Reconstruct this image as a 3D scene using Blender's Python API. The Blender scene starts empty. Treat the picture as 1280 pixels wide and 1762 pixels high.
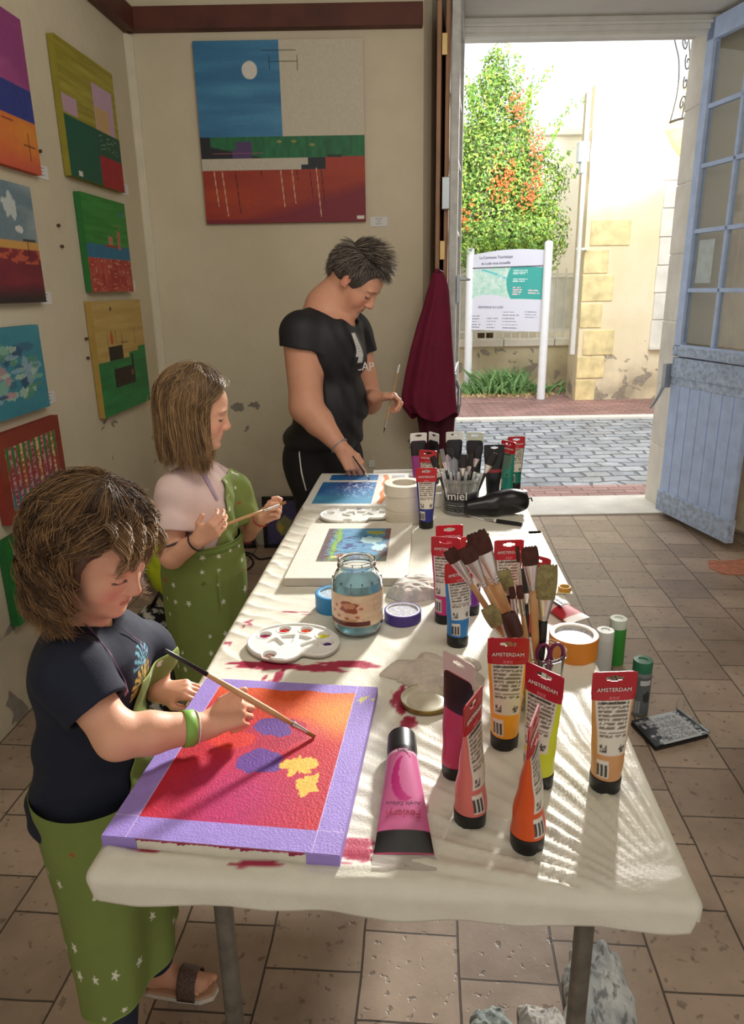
import bpy, bmesh, math, random
import numpy as np
from mathutils import Vector, Matrix, Euler
random.seed(7); np.random.seed(7)
C = bpy.context.scene.collection
SC = bpy.context.scene

# ------------------------------------------------------------ camera
FPX = 1225.0; PITCH = math.radians(17.4); ROLL = math.radians(1.0); CH = 1.48
fwd = np.array([0, math.cos(PITCH), -math.sin(PITCH)])
_r0 = np.array([1.0, 0, 0]); _u0 = np.array([0, math.sin(PITCH), math.cos(PITCH)])
rgt = math.cos(ROLL)*_r0 - math.sin(ROLL)*_u0
upv = math.sin(ROLL)*_r0 + math.cos(ROLL)*_u0
cam_d = bpy.data.cameras.new('camera'); cam = bpy.data.objects.new('camera', cam_d); C.objects.link(cam)
cam_d.sensor_fit = 'VERTICAL'; cam_d.sensor_height = 36.0; cam_d.lens = FPX/1762*36.0
cam_d.clip_start = 0.05; cam_d.clip_end = 200
M = Matrix.Identity(4)
for i in range(3):
    M[i][0] = rgt[i]; M[i][1] = upv[i]; M[i][2] = -fwd[i]
M[2][3] = CH
cam.matrix_world = M
SC.camera = cam

# ------------------------------------------------------------ exposure, sky, sun
SC.view_settings.view_transform = 'Standard'; SC.view_settings.look = 'None'
SC.view_settings.gamma = 1; SC.view_settings.use_curve_mapping = False
SC.view_settings.exposure = 0.12
SUN_AZ, SUN_EL, SUN_STR = 23.0, 23.0, 7.2
SKY_DIM, SKY_BRIGHT = 0.68, 1.9
w = bpy.data.worlds.new('sky'); SC.world = w; w.use_nodes = True
nt = w.node_tree; nt.nodes.clear()
def wn(t, **k):
    n = nt.nodes.new(t)
    for a, b in k.items(): setattr(n, a, b)
    return n
tc = wn('ShaderNodeTexCoord')
vm = wn('ShaderNodeVectorMath', operation='DOT_PRODUCT'); nt.links.new(tc.outputs['Generated'], vm.inputs[0])
_sd = Vector((math.sin(math.radians(SUN_AZ))*math.cos(math.radians(24)), math.cos(math.radians(SUN_AZ))*math.cos(math.radians(24)), math.sin(math.radians(24))))
vm.inputs[1].default_value = _sd
mr = wn('ShaderNodeMapRange'); mr.inputs['From Min'].default_value = 0.45; mr.inputs['From Max'].default_value = 1.0
mr.interpolation_type = 'SMOOTHSTEP'
nt.links.new(vm.outputs['Value'], mr.inputs['Value'])
mx = wn('ShaderNodeMix', data_type='RGBA')
mx.inputs[6].default_value = (SKY_DIM*1.0, SKY_DIM*.93, SKY_DIM*.84, 1)
mx.inputs[7].default_value = (SKY_BRIGHT*.97, SKY_BRIGHT*1.0, SKY_BRIGHT*1.04, 1)
nt.links.new(mr.outputs[0], mx.inputs[0])
bg = wn('ShaderNodeBackground'); out = wn('ShaderNodeOutputWorld')
nt.links.new(mx.outputs[2], bg.inputs['Color']); nt.links.new(bg.outputs[0], out.inputs[0])
def lamp(name, kind, loc, target, energy, color, **k):
    l = bpy.data.lights.new(name, kind); l.energy = energy; l.color = color
    for a, b in k.items(): setattr(l, a, b)
    o = bpy.data.objects.new(name, l); C.objects.link(o); o.location = loc
    o.rotation_euler = (Vector(target)-Vector(loc)).to_track_quat('-Z', 'Y').to_euler()
    return o
_az, _el = math.radians(SUN_AZ), math.radians(SUN_EL)
sdir = Vector((math.sin(_az)*math.cos(_el), math.cos(_az)*math.cos(_el), math.sin(_el)))
lamp('sun', 'SUN', sdir*20, (0, 0, 0), SUN_STR, (1.0, .97, .92), angle=math.radians(6))
# added spot for sun on the houses opposite, its cone edge as shadow line
lamp('street_sun_standin', 'SPOT', (2.0, 5.35, 3.5), (2.3, 9.55, 5.3), 2200, (1, .98, .94), spot_size=math.radians(76), spot_blend=.12, shadow_soft_size=.25)

lamp('street_sky_fill', 'AREA', (2.6, 5.6, 5.2), (2.6, 9.5, 1.2), 290, (.95, .98, 1.0), size=3.0)  # added area lamp, fills the street and facades as open sky would
# added fill lamp, unseen overhead, brightening the back and left walls
lamp('added_wall_fill', 'AREA', (.35, 1.25, 2.85), (-.55, 4.1, 1.45), 26, (1, .93, .82), size=1.3)

# ------------------------------------------------------------ helpers
def P(px, py, z=0.0):      # where the line of sight through a photo pixel meets the height z
    d = fwd + (px-640)/FPX*rgt - (py-881)/FPX*upv
    t = (z-CH)/d[2]; return np.array([0, 0, CH]) + d*t
def PY(px, py, y):         # ... or the distance y
    d = fwd + (px-640)/FPX*rgt - (py-881)/FPX*upv
    t = y/d[1]; return np.array([0, 0, CH]) + d*t
def s2l(c):
    c = np.asarray(c, float)/255.0
    return np.where(c <= .04045, c/12.92, ((c+.055)/1.055)**2.4)
def lin(c):
    r = s2l(c); return (float(r[0]), float(r[1]), float(r[2]), 1.0)
MATS = {}
def mat(name, col, rough=.6, metal=0.0, var=.08, nscale=12.0, bump=0.0, bscale=60.0, trans=0.0, ior=1.45, alpha=1.0, attr=None, sheen=0, spec=.5, sss=0):
    if name in MATS: return MATS[name]
    m = bpy.data.materials.new(name); m.use_nodes = True; n = m.node_tree; b = n.nodes['Principled BSDF']
    b.inputs['Roughness'].default_value = rough; b.inputs['Metallic'].default_value = metal
    b.inputs['Transmission Weight'].default_value = trans; b.inputs['IOR'].default_value = ior
    b.inputs['Alpha'].default_value = alpha; b.inputs['Sheen Weight'].default_value = sheen
    b.inputs['Specular IOR Level'].default_value = spec
    if sss:
        b.inputs['Subsurface Weight'].default_value = sss; b.inputs['Subsurface Radius'].default_value = (.9, .35, .2); b.inputs['Subsurface Scale'].default_value = .008
    tcn = n.nodes.new('ShaderNodeTexCoord')
    nz = n.nodes.new('ShaderNodeTexNoise'); nz.inputs['Scale'].default_value = nscale; nz.inputs['Detail'].default_value = 4
    n.links.new(tcn.outputs['Object'], nz.inputs['Vector'])
    mp = n.nodes.new('ShaderNodeMapRange'); mp.inputs['To Min'].default_value = 1-var; mp.inputs['To Max'].default_value = 1+var
    mp.inputs['From Min'].default_value = .3; mp.inputs['From Max'].default_value = .7
    n.links.new(nz.outputs['Fac'], mp.inputs['Value'])
    mul = n.nodes.new('ShaderNodeVectorMath'); mul.operation = 'SCALE'
    if attr:
        a = n.nodes.new('ShaderNodeAttribute'); a.attribute_name = attr; n.links.new(a.outputs['Color'], mul.inputs[0])
    else:
        l = lin(col); mul.inputs[0].default_value = l[:3]
    n.links.new(mp.outputs[0], mul.inputs['Scale']); n.links.new(mul.outputs[0], b.inputs['Base Color'])
    if bump:
        nb = n.nodes.new('ShaderNodeTexNoise'); nb.inputs['Scale'].default_value = bscale; nb.inputs['Detail'].default_value = 6
        n.links.new(tcn.outputs['Object'], nb.inputs['Vector'])
        bp = n.nodes.new('ShaderNodeBump'); bp.inputs['Strength'].default_value = min(1, bump); bp.inputs['Distance'].default_value = .003
        n.links.new(nb.outputs['Fac'], bp.inputs['Height']); n.links.new(bp.outputs[0], b.inputs['Normal'])
    MATS[name] = m; return m
def tag(o, label=None, cat=None, group=None, kind=None):
    if label: o['label'] = label
    if cat: o['category'] = cat
    if group: o['group'] = group
    if kind: o['kind'] = kind
    return o
def empty(name, loc, label, cat, group=None, rz=0, kind=None):
    o = bpy.data.objects.new(name, None); C.objects.link(o); o.location = Vector([float(v) for v in loc]); o.rotation_euler = (0, 0, rz)
    o.empty_display_size = .05
    return tag(o, label, cat, group, kind)
def link(name, me, m, parent=None, smooth=False, label=None):
    for mm in (m if isinstance(m, (list, tuple)) else [m]):
        me.materials.append(mm)
    if smooth:
        me.polygons.foreach_set('use_smooth', [True]*len(me.polygons))
    o = bpy.data.objects.new(name, me); C.objects.link(o)
    if parent is not None: o.parent = parent
    if label: o['label'] = label
    return o
class MB:
    """collects geometry, then links it as one mesh object"""
    def __init__(s): s.v = []; s.f = []; s.mi = []; s.cur = 0
    def add(s, vs, fs, m=None):
        k = len(s.v); s.v += [tuple(float(c) for c in v) for v in vs]; s.f += [tuple(i+k for i in f) for f in fs]
        s.mi += [s.cur if m is None else m]*len(fs); return s
    def box(s, a, b, M=None, m=None):
        x0, y0, z0 = a; x1, y1, z1 = b
        vs = [(x0,y0,z0),(x1,y0,z0),(x1,y1,z0),(x0,y1,z0),(x0,y0,z1),(x1,y0,z1),(x1,y1,z1),(x0,y1,z1)]
        if M is not None: vs = [tuple(M @ Vector(v)) for v in vs]
        return s.add(vs, [(0,3,2,1),(4,5,6,7),(0,1,5,4),(1,2,6,5),(2,3,7,6),(3,0,4,7)], m)
    def tube(s, pts, r, n=10, m=None, cap=True):
        pts = [Vector([float(c) for c in p]) for p in pts]
        rs = r if isinstance(r, (list, tuple, np.ndarray)) else [r]*len(pts)
        vs = []; t0 = None; u = None
        for i, p in enumerate(pts):
            t = (pts[min(i+1, len(pts)-1)]-pts[max(i-1, 0)]).normalized()
            if u is None:
                u = t.orthogonal().normalized()
            else:
                u = (u - t*u.dot(t)).normalized()
            v = t.cross(u)
            for k in range(n):
                a = 2*math.pi*k/n; vs.append(p + (u*math.cos(a)+v*math.sin(a))*rs[i])
        fs = []
        for i in range(len(pts)-1):
            for k in range(n):
                a = i*n+k; b = i*n+(k+1) % n; fs.append((a, b, b+n, a+n))
        if cap: fs.append(tuple(reversed(range(n)))); fs.append(tuple(range((len(pts)-1)*n, len(pts)*n)))
        return s.add(vs, fs, m)
    def lathe(s, prof, n=32, M=None, m=None, closed=False, caps=True):
        vs = []
        for (r, z) in prof:
            for k in range(n):
                a = 2*math.pi*k/n; v = Vector((r*math.cos(a), r*math.sin(a), z)); vs.append(M @ v if M is not None else v)
        fs = []; L = len(prof)
        for i in range(L if closed else L-1):
            j = (i+1) % L
            for k in range(n):
                k2 = (k+1) % n; fs.append((i*n+k, i*n+k2, j*n+k2, j*n+k))
        if not closed and caps:
            if prof[0][0] > 1e-6: fs.append(tuple(reversed(range(n))))
            if prof[-1][0] > 1e-6: fs.append(tuple(range((L-1)*n, L*n)))
        return s.add(vs, fs, m)
    def poly(s, pts, d, m=None):   # flat outline pts (3-D, ccw) extruded by vector d
        n = len(pts); d = Vector(d); a = [Vector(p) for p in pts]
        vs = a + [p+d for p in a]
        fs = [tuple(reversed(range(n))), tuple(range(n, 2*n))] + [(i, (i+1) % n, (i+1) % n+n, i+n) for i in range(n)]
        return s.add(vs, fs, m)
    def build(s, name, m, parent=None, smooth=False, label=None, bevel=0, auto=None):
        me = bpy.data.meshes.new(name); me.from_pydata(s.v, [], s.f); me.update()
        o = link(name, me, m, parent, smooth, label)
        if any(s.mi): me.polygons.foreach_set('material_index', s.mi)
        if auto and smooth:
            me.set_sharp_from_angle(angle=math.radians(auto))
        if bevel:
            b = o.modifiers.new('bevel', 'BEVEL'); b.width = bevel; b.segments = 2; b.limit_method = 'ANGLE'
        return o
def addcol(me, cols, name='col'):
    a = me.color_attributes.new(name, 'FLOAT_COLOR', 'POINT')
    c = np.ones((len(me.vertices), 4), np.float32); c[:, :3] = cols; a.data.foreach_set('color', c.ravel())
# value noise
_H = np.random.RandomState(3).rand(4096).astype(np.float32)
def vnoise(x, y, z=0.0):
    x, y, z = np.broadcast_arrays(np.asarray(x, np.float32), np.asarray(y, np.float32), np.asarray(z, np.float32))
    xi = np.floor(x).astype(np.int64); yi = np.floor(y).astype(np.int64); zi = np.floor(z).astype(np.int64)
    fx = x-xi; fy = y-yi; fz = z-zi
    fx = fx*fx*(3-2*fx); fy = fy*fy*(3-2*fy); fz = fz*fz*(3-2*fz)
    def h(a, b, c): return _H[((a*73856093) ^ (b*19349663) ^ (c*83492791)) & 4095]
    r = 0
    for dx in (0, 1):
        for dy in (0, 1):
            for dz in (0, 1):
                r = r + h(xi+dx, yi+dy, zi+dz)*(fx if dx else 1-fx)*(fy if dy else 1-fy)*(fz if dz else 1-fz)
    return r
def fbm(x, y, z=0.0, o=4):
    s = 0; a = .5
    for k in range(o):
        s = s + a*vnoise(np.asarray(x)*2**k+17*k, np.asarray(y)*2**k+5*k, np.asarray(z)*2**k+3*k); a *= .5
    return s/(1-.5**o)
def grid_mesh(name, fxyz, nu, nv, col=None):
    """fxyz(u,v)->(N,3) on an (nu x nv) grid, col(u,v)->(N,3) srgb 0-255"""
    u, v = np.meshgrid(np.linspace(0, 1, nu), np.linspace(0, 1, nv)); u = u.ravel(); v = v.ravel()
    co = fxyz(u, v)
    me = bpy.data.meshes.new(name)
    i = np.arange(nu*nv).reshape(nv, nu)
    q = np.stack([i[:-1, :-1], i[:-1, 1:], i[1:, 1:], i[1:, :-1]], -1).reshape(-1, 4)
    np_mesh(me, co, q)
    if col is not None: addcol(me, s2l(np.clip(col(u, v), 0, 255)))
    return me
def np_mesh(me, co, q):
    k = q.shape[1]
    me.vertices.add(len(co)); me.vertices.foreach_set('co', np.asarray(co, np.float32).ravel())
    me.loops.add(q.size); me.loops.foreach_set('vertex_index', q.astype(np.int32).ravel())
    me.polygons.add(len(q)); me.polygons.foreach_set('loop_start', np.arange(0, q.size, k, dtype=np.int32))
    me.update(calc_edges=True); me.validate()
def text(s, name, size, Mx, m, parent=None, extrude=.0003, align='CENTER', spacing=1.0):
    cu = bpy.data.curves.new(name, 'FONT'); cu.body = s; cu.size = size; cu.extrude = extrude; cu.align_x = align; cu.align_y = 'CENTER'
    cu.space_character = spacing; cu.resolution_u = 3
    t_ = bpy.data.objects.new('t', cu); C.objects.link(t_)
    me = bpy.data.meshes.new_from_object(t_); bpy.data.objects.remove(t_); bpy.data.curves.remove(cu)
    me.name = name; me.materials.clear(); me.materials.append(m)
    o = bpy.data.objects.new(name, me); C.objects.link(o)
    if parent is not None: o.parent = parent
    o.matrix_local = Mx
    return o
def frameM(o, x, y):   # matrix with origin o, x axis x, y axis y
    x = Vector([float(c) for c in x]).normalized(); y = Vector([float(c) for c in y]); z = x.cross(y).normalized(); y = z.cross(x)
    m = Matrix.Identity(4)
    for i in range(3): m[i][0] = x[i]; m[i][1] = y[i]; m[i][2] = z[i]; m[i][3] = float(o[i])
    return m
def copy_tree(o, parent=None):
    c = o.copy(); C.objects.link(c)
    if parent is not None: c.parent = parent
    for ch in [x for x in bpy.data.objects if x.parent == o]: copy_tree(ch, c)
    return c

# ------------------------------------------------------------ implicit surfaces (bodies, clothes)
def n3(v):
    v = np.asarray(v, float); return v/np.linalg.norm(v)
def smin(a, b, k):
    if k <= 0: return np.minimum(a, b)
    h = np.maximum(k-np.abs(a-b), 0)/k
    return np.minimum(a, b)-h*h*k*.25
def smax(a, b, k): return -smin(-a, -b, k)
class Cone:
    def __init__(s, a, b, ra, rb, fl=None):   # fl=(axis, factor): squash across axis
        s.a = np.array(a, float); s.b = np.array(b, float); s.ra = ra; s.rb = rb; s.fl = fl
    def __call__(s, p):
        ba = s.b-s.a; pa = p-s.a; L = ba@ba
        h = np.clip((pa@ba)/L, 0, 1)
        q = pa-h[:, None]*ba
        if s.fl is not None:
            ax, f = s.fl; c = q@ax; q = q+np.outer(c*(1/f-1), ax); 
            return (np.linalg.norm(q, axis=1)-(s.ra+(s.rb-s.ra)*h))*min(1, f)
        return np.linalg.norm(q, axis=1)-(s.ra+(s.rb-s.ra)*h)
class Ell:
    def __init__(s, c, r, R=None): s.c = np.array(c, float); s.r = np.array(r, float); s.R = R
    def __call__(s, p):
        q = p-s.c
        if s.R is not None: q = q@s.R      # columns of R are the axes
        k0 = np.linalg.norm(q/s.r, axis=1); k1 = np.linalg.norm(q/(s.r**2), axis=1)
        return k0*(k0-1)/np.maximum(k1, 1e-9)
class Plane:   # keeps the side the normal points away from
    def __init__(s, c, n): s.c = np.array(c, float); s.n = n3(n)
    def __call__(s, p): return (p-s.c)@s.n
class Trim:     # a primitive cut off square by a plane
    def __init__(s, prim, c, n, k=.003): s.p = prim; s.q = Plane(c, n); s.k = k
    def __call__(s, p): return smax(s.p(p), s.q(p), s.k)
class Sdf:
    def __init__(s): s.ops = []
    def add(s, prim, k=.01): s.ops.append(('u', prim, k)); return s
    def cut(s, prim, k=.004): s.ops.append(('c', prim, k)); return s
    def keep(s, prim, k=.002): s.ops.append(('i', prim, k)); return s
    def disp(s, fn): s.ops.append(('d', fn, 0)); return s
    def __call__(s, p):
        d = None
        for t, pr, k in s.ops:
            if t == 'd': d = d+pr(p); continue
            e = pr(p)
            if t == 'u': d = e if d is None else smin(d, e, k)
            elif t == 'c': d = smax(d, -e, k)
            else: d = smax(d, e, k)
        return d.astype(np.float32)
def polygonise(fn, lo, hi, h):
    """blocked surface nets"""
    lo = np.array(lo, float); hi = np.array(hi, float); B = 16
    nb = np.ceil((hi-lo)/(h*B)).astype(int); N = nb*B+1
    V = np.full(N, 1.0, np.float32)
    bi = np.stack(np.meshgrid(*[np.arange(k) for k in nb], indexing='ij'), -1).reshape(-1, 3)
    cen = lo+(bi+.5)*B*h; d = fn(cen); rad = B*h*.5*math.sqrt(3)*1.35+.012
    g = np.stack(np.meshgrid(*[np.arange(B+1)]*3, indexing='ij'), -1).reshape(-1, 3)
    for b, dd in zip(bi, d):
        sl = tuple(slice(c*B, c*B+B+1) for c in b)
        if abs(dd) > rad:
            V[sl] = np.where(np.abs(V[sl]) < 1, V[sl], dd/abs(dd)); continue
        V[sl] = fn(lo+(b*B+g)*h).reshape(B+1, B+1, B+1).clip(-.999, .999)
    ins = V < 0
    # cells crossing
    c = np.zeros(tuple(N-1), np.int8)
    for dx in (0, 1):
        for dy in (0, 1):
            for dz in (0, 1):
                c += ins[dx:N[0]-1+dx, dy:N[1]-1+dy, dz:N[2]-1+dz]
    cells = np.argwhere((c > 0) & (c < 8)); idx = np.full(tuple(N-1), -1, np.int64)
    idx[tuple(cells.T)] = np.arange(len(cells))
    acc = np.zeros((len(cells), 3)); cnt = np.zeros(len(cells))
    cor = [(0,0,0),(1,0,0),(0,1,0),(1,1,0),(0,0,1),(1,0,1),(0,1,1),(1,1,1)]
    for a in range(8):
        for b in range(a+1, 8):
            A = np.array(cor[a]); Bc = np.array(cor[b])
            if np.abs(A-Bc).sum() != 1: continue
            va = V[tuple((cells+A).T)]; vb = V[tuple((cells+Bc).T)]
            m = (va < 0) != (vb < 0); t = np.where(m, va/(va-vb+1e-12), 0)
            acc[m] += (A+(Bc-A)*t[:, None])[m]; cnt[m] += 1
    co = lo+(cells+acc/cnt[:, None])*h
    quads = []
    for ax in range(3):
        o1, o2 = [(1, 2), (2, 0), (0, 1)][ax]
        s0 = [slice(0, -1)]*3; s1 = [slice(0, -1)]*3; s1[ax] = slice(1, None)
        s0 = [slice(0, N[i]-1) if i == ax else slice(0, N[i]) for i in range(3)]
        s1 = [slice(1, N[i]) if i == ax else slice(0, N[i]) for i in range(3)]
        a = ins[tuple(s0)]; b = ins[tuple(s1)]
        e = np.argwhere(a != b)
        ok = (e[:, o1] > 0) & (e[:, o2] > 0) & (e[:, o1] < N[o1]-1) & (e[:, o2] < N[o2]-1); e = e[ok]
        d1 = np.zeros(3, int); d1[o1] = 1; d2 = np.zeros(3, int); d2[o2] = 1
        q = np.stack([idx[tuple((e-d1-d2).T)], idx[tuple((e-d2).T)], idx[tuple(e.T)], idx[tuple((e-d1).T)]], -1)
        fl = ~a[tuple(e.T)]
        q[fl] = q[fl][:, ::-1]; quads.append(q)
    q = np.concatenate(quads); q = q[(q >= 0).all(1)]
    for _ in range(2):    # settle on the surface
        d0 = fn(co); G = np.stack([(fn(co+np.eye(3)[i]*h*.3)-d0)/(h*.3) for i in range(3)], -1)
        st = np.clip(d0, -h, h)[:, None]*G/np.maximum((G**2).sum(1), .25)[:, None]; co = co-st*.7
    return co, q
def sdf_obj(name, fn, lo, hi, h, m, parent=None, color=None):
    co, q = polygonise(fn, lo, hi, h)
    if parent is not None: co2 = co-np.array(parent.location)
    else: co2 = co
    me = bpy.data.meshes.new(name); np_mesh(me, co2, q)
    if color is not None: addcol(me, color(co))
    return link(name, me, m, parent, smooth=True)
# ============================================================ THE SETTING
def nodes_of(m): return m.node_tree, m.node_tree.nodes['Principled BSDF']
def plaster(name, base, dark, stain, zlow=0.0):
    """painted plaster: soft blotches, scuffs, and peeled grey patches that are denser near the floor"""
    m = bpy.data.materials.new(name); m.use_nodes = True; n, b = nodes_of(m); b.inputs['Roughness'].default_value = .85
    L = n.links.new
    tcn = n.nodes.new('ShaderNodeTexCoord')
    def noise(s, d=5, dist=0):
        q = n.nodes.new('ShaderNodeTexNoise'); q.inputs['Scale'].default_value = s; q.inputs['Detail'].default_value = d; q.inputs['Distortion'].default_value = dist
        L(tcn.outputs['Object'], q.inputs['Vector']); return q.outputs['Fac']
    def ramp(f, a, c):
        q = n.nodes.new('ShaderNodeMapRange'); q.inputs['From Min'].default_value = a; q.inputs['From Max'].default_value = c; L(f, q.inputs['Value']); return q.outputs[0]
    def mix(f, c1, c2):
        q = n.nodes.new('ShaderNodeMix'); q.data_type = 'RGBA'
        L(f, q.inputs[0])
        for s, i in ((c1, 6), (c2, 7)):
            if isinstance(s, tuple): q.inputs[i].default_value = s
            else: L(s, q.inputs[i])
        return q.outputs[2]
    def math_(op, a, c):
        q = n.nodes.new('ShaderNodeMath'); q.operation = op
        for s, i in ((a, 0), (c, 1)):
            if isinstance(s, (int, float)): q.inputs[i].default_value = s
            else: L(s, q.inputs[i])
        return q.outputs[0]
    c = mix(ramp(noise(1.3, 6), .35, .7), lin(base), lin(dark))
    c = mix(math_('MULTIPLY', ramp(noise(9, 8), .5, .75), .35), c, lin(dark))
    sep = n.nodes.new('ShaderNodeSeparateXYZ'); L(tcn.outputs['Object'], sep.inputs[0])
    low = ramp(sep.outputs['Z'], 1.05, .15)
    peel = math_('ADD', noise(5.0, 8, .6), math_('MULTIPLY', low, .11))
    pm = ramp(peel, .675, .695)
    pm = math_('MULTIPLY', pm, ramp(sep.outputs['Z'], 1.1, .95))
    c = mix(pm, c, mix(ramp(noise(30, 6), .4, .6), lin(stain), lin((150, 145, 138))))
    damp = math_('MULTIPLY', math_('MULTIPLY', ramp(noise(2.2, 6), .4, .65), ramp(sep.outputs['Z'], .75, .1)), .7)
    c = mix(damp, c, lin((128, 118, 104)))
    L(c, b.inputs['Base Color'])
    bp = n.nodes.new('ShaderNodeBump'); bp.inputs['Strength'].default_value = .5; bp.inputs['Distance'].default_value = .006
    hgt = math_('SUBTRACT', math_('ADD', noise(18, 8), math_('MULTIPLY', noise(140, 3), .25)), math_('MULTIPLY', pm, .6))
    L(hgt, bp.inputs['Height']); L(bp.outputs[0], b.inputs['Normal'])
    return m
m_wall = plaster('wall_plaster', (222, 212, 188), (206, 196, 170), (140, 134, 122))
m_soffit = plaster('soffit_plaster', (214, 212, 206), (196, 194, 188), (150, 145, 138))
WP = np.array([-1.18, 4.1]); WD = np.array([.063, .998]); WN = np.array([.998, -.063])   # left wall: corner, direction, inward normal
def wl(s, z, d=0.0):
    q = WP+WD*s+WN*d; return (q[0], q[1], z)
HT = 2.97
def struct(mb, name, m, **k):
    o = mb.build(name, m, **k); o['kind'] = 'structure'; return o
mb = MB(); b_ = [wl(-4.6, 0)[:2], wl(-4.6, 0, -.3)[:2], wl(.3, 0, -.3)[:2], wl(.3, 0)[:2]]
mb.add([(x, y, 0) for x, y in b_]+[(x, y, HT) for x, y in b_], [(0,1,2,3),(7,6,5,4),(0,4,5,1),(1,5,6,2),(2,6,7,3),(3,7,4,0)])
struct(mb, 'wall_left', m_wall)
mb = MB()      # back wall: solid part left of the doorway, with a splayed recess, and the short return on the right
pl = [(-1.195, 4.1), (.30, 4.1), (.345, 4.16), (.455, 4.56), (.50, 4.62), (.50, 4.95), (-1.25, 4.95)]
mb.poly([(x, y, 0) for x, y in pl], (0, 0, HT))
struct(mb, 'wall_back', m_wall)
mb = MB(); pl = [(1.99, 4.62), (2.12, 4.40), (2.30, 4.1), (3.6, 4.1), (3.6, 4.95), (1.99, 4.95)]
mb.poly([(x, y, 0) for x, y in pl], (0, 0, HT))
struct(mb, 'wall_back_right', m_wall)
mb = MB(); mb.box((.29, 4.1, 2.885), (2.31, 4.95, HT))
struct(mb, 'ceiling', m_soffit)
mb = MB(); mb.box((-1.6, -.6, HT), (3.7, 4.95, HT+.08)); struct(mb, 'ceiling_main', m_soffit)
mb = MB(); mb.box((3.3, -.6, 0), (3.5, 4.1, HT)); struct(mb, 'wall_right', m_wall)
# door frame with head rail and the two stone jambs outside
m_frame = mat('white_frame_paint', (214, 214, 208), .5, var=.06, bump=.3, bscale=40)
m_stone = mat('pale_stone', (222, 218, 208), .8, var=.10, nscale=6, bump=.7, bscale=30)
mb = MB(); mb.box((.49, 4.52, 2.815), (1.98, 4.62, 2.885)); mb.box((.53, 4.535, 2.80), (1.98, 4.60, 2.822)); mb.box((.535, 4.50, 2.84), (1.975, 4.53, 2.855))
struct(mb, 'trim_1', m_frame, bevel=.004)
mb = MB()
for k in range(7):
    z0 = k*.415; mb.box((1.982+(k % 2)*.002, 4.62, z0+.003), (2.03, 4.96, min(z0+.412, 2.885)))
mb.box((1.988, 4.62, 0), (2.03, 4.955, 2.885))
struct(mb, 'trim_2', m_stone, bevel=.006)
mb = MB(); mb.box((.48, 4.62, 0), (.528, 4.96, 2.885)); mb.box((.495, 4.54, 0), (.532, 4.62, 2.82)); mb.box((1.945, 4.54, 0), (1.975, 4.62, 2.82))
struct(mb, 'trim_3', m_frame, bevel=.004)
mb = MB()
q = [wl(-.03, 0, -.01), wl(-.03, 0, .012), wl(.02, 0, .03), wl(.06, 0, .02)]
mb.poly([(-1.205, 4.11, 0), (-1.187, 4.055, 0), (-1.17, 4.05, 0), (-1.15, 4.085, 0), (-1.148, 4.11, 0)], (0, 0, 2.70))
struct(mb, 'trim_4', mat('corner_plaster', (226, 220, 200), .8, var=.05, bump=.4, bscale=25))
# wooden wall plates under the missing ceiling's edge
m_beam = mat('dark_red_wood', (92, 50, 38), .6, var=.3, nscale=5, bump=.6, bscale=22)
mb = MB(); mb.box((-1.17, 4.045, 2.712), (.292, 4.11, 2.812)); struct(mb, 'trim_5', m_beam, bevel=.004)
mb = MB(); c = [wl(-2.4, 2.705, 0), wl(-2.4, 2.705, .06), wl(-.05, 2.705, .06), wl(-.05, 2.705, 0)]
mb.poly(c, (0, 0, .105)); struct(mb, 'trim_6', m_beam, bevel=.004)

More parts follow.
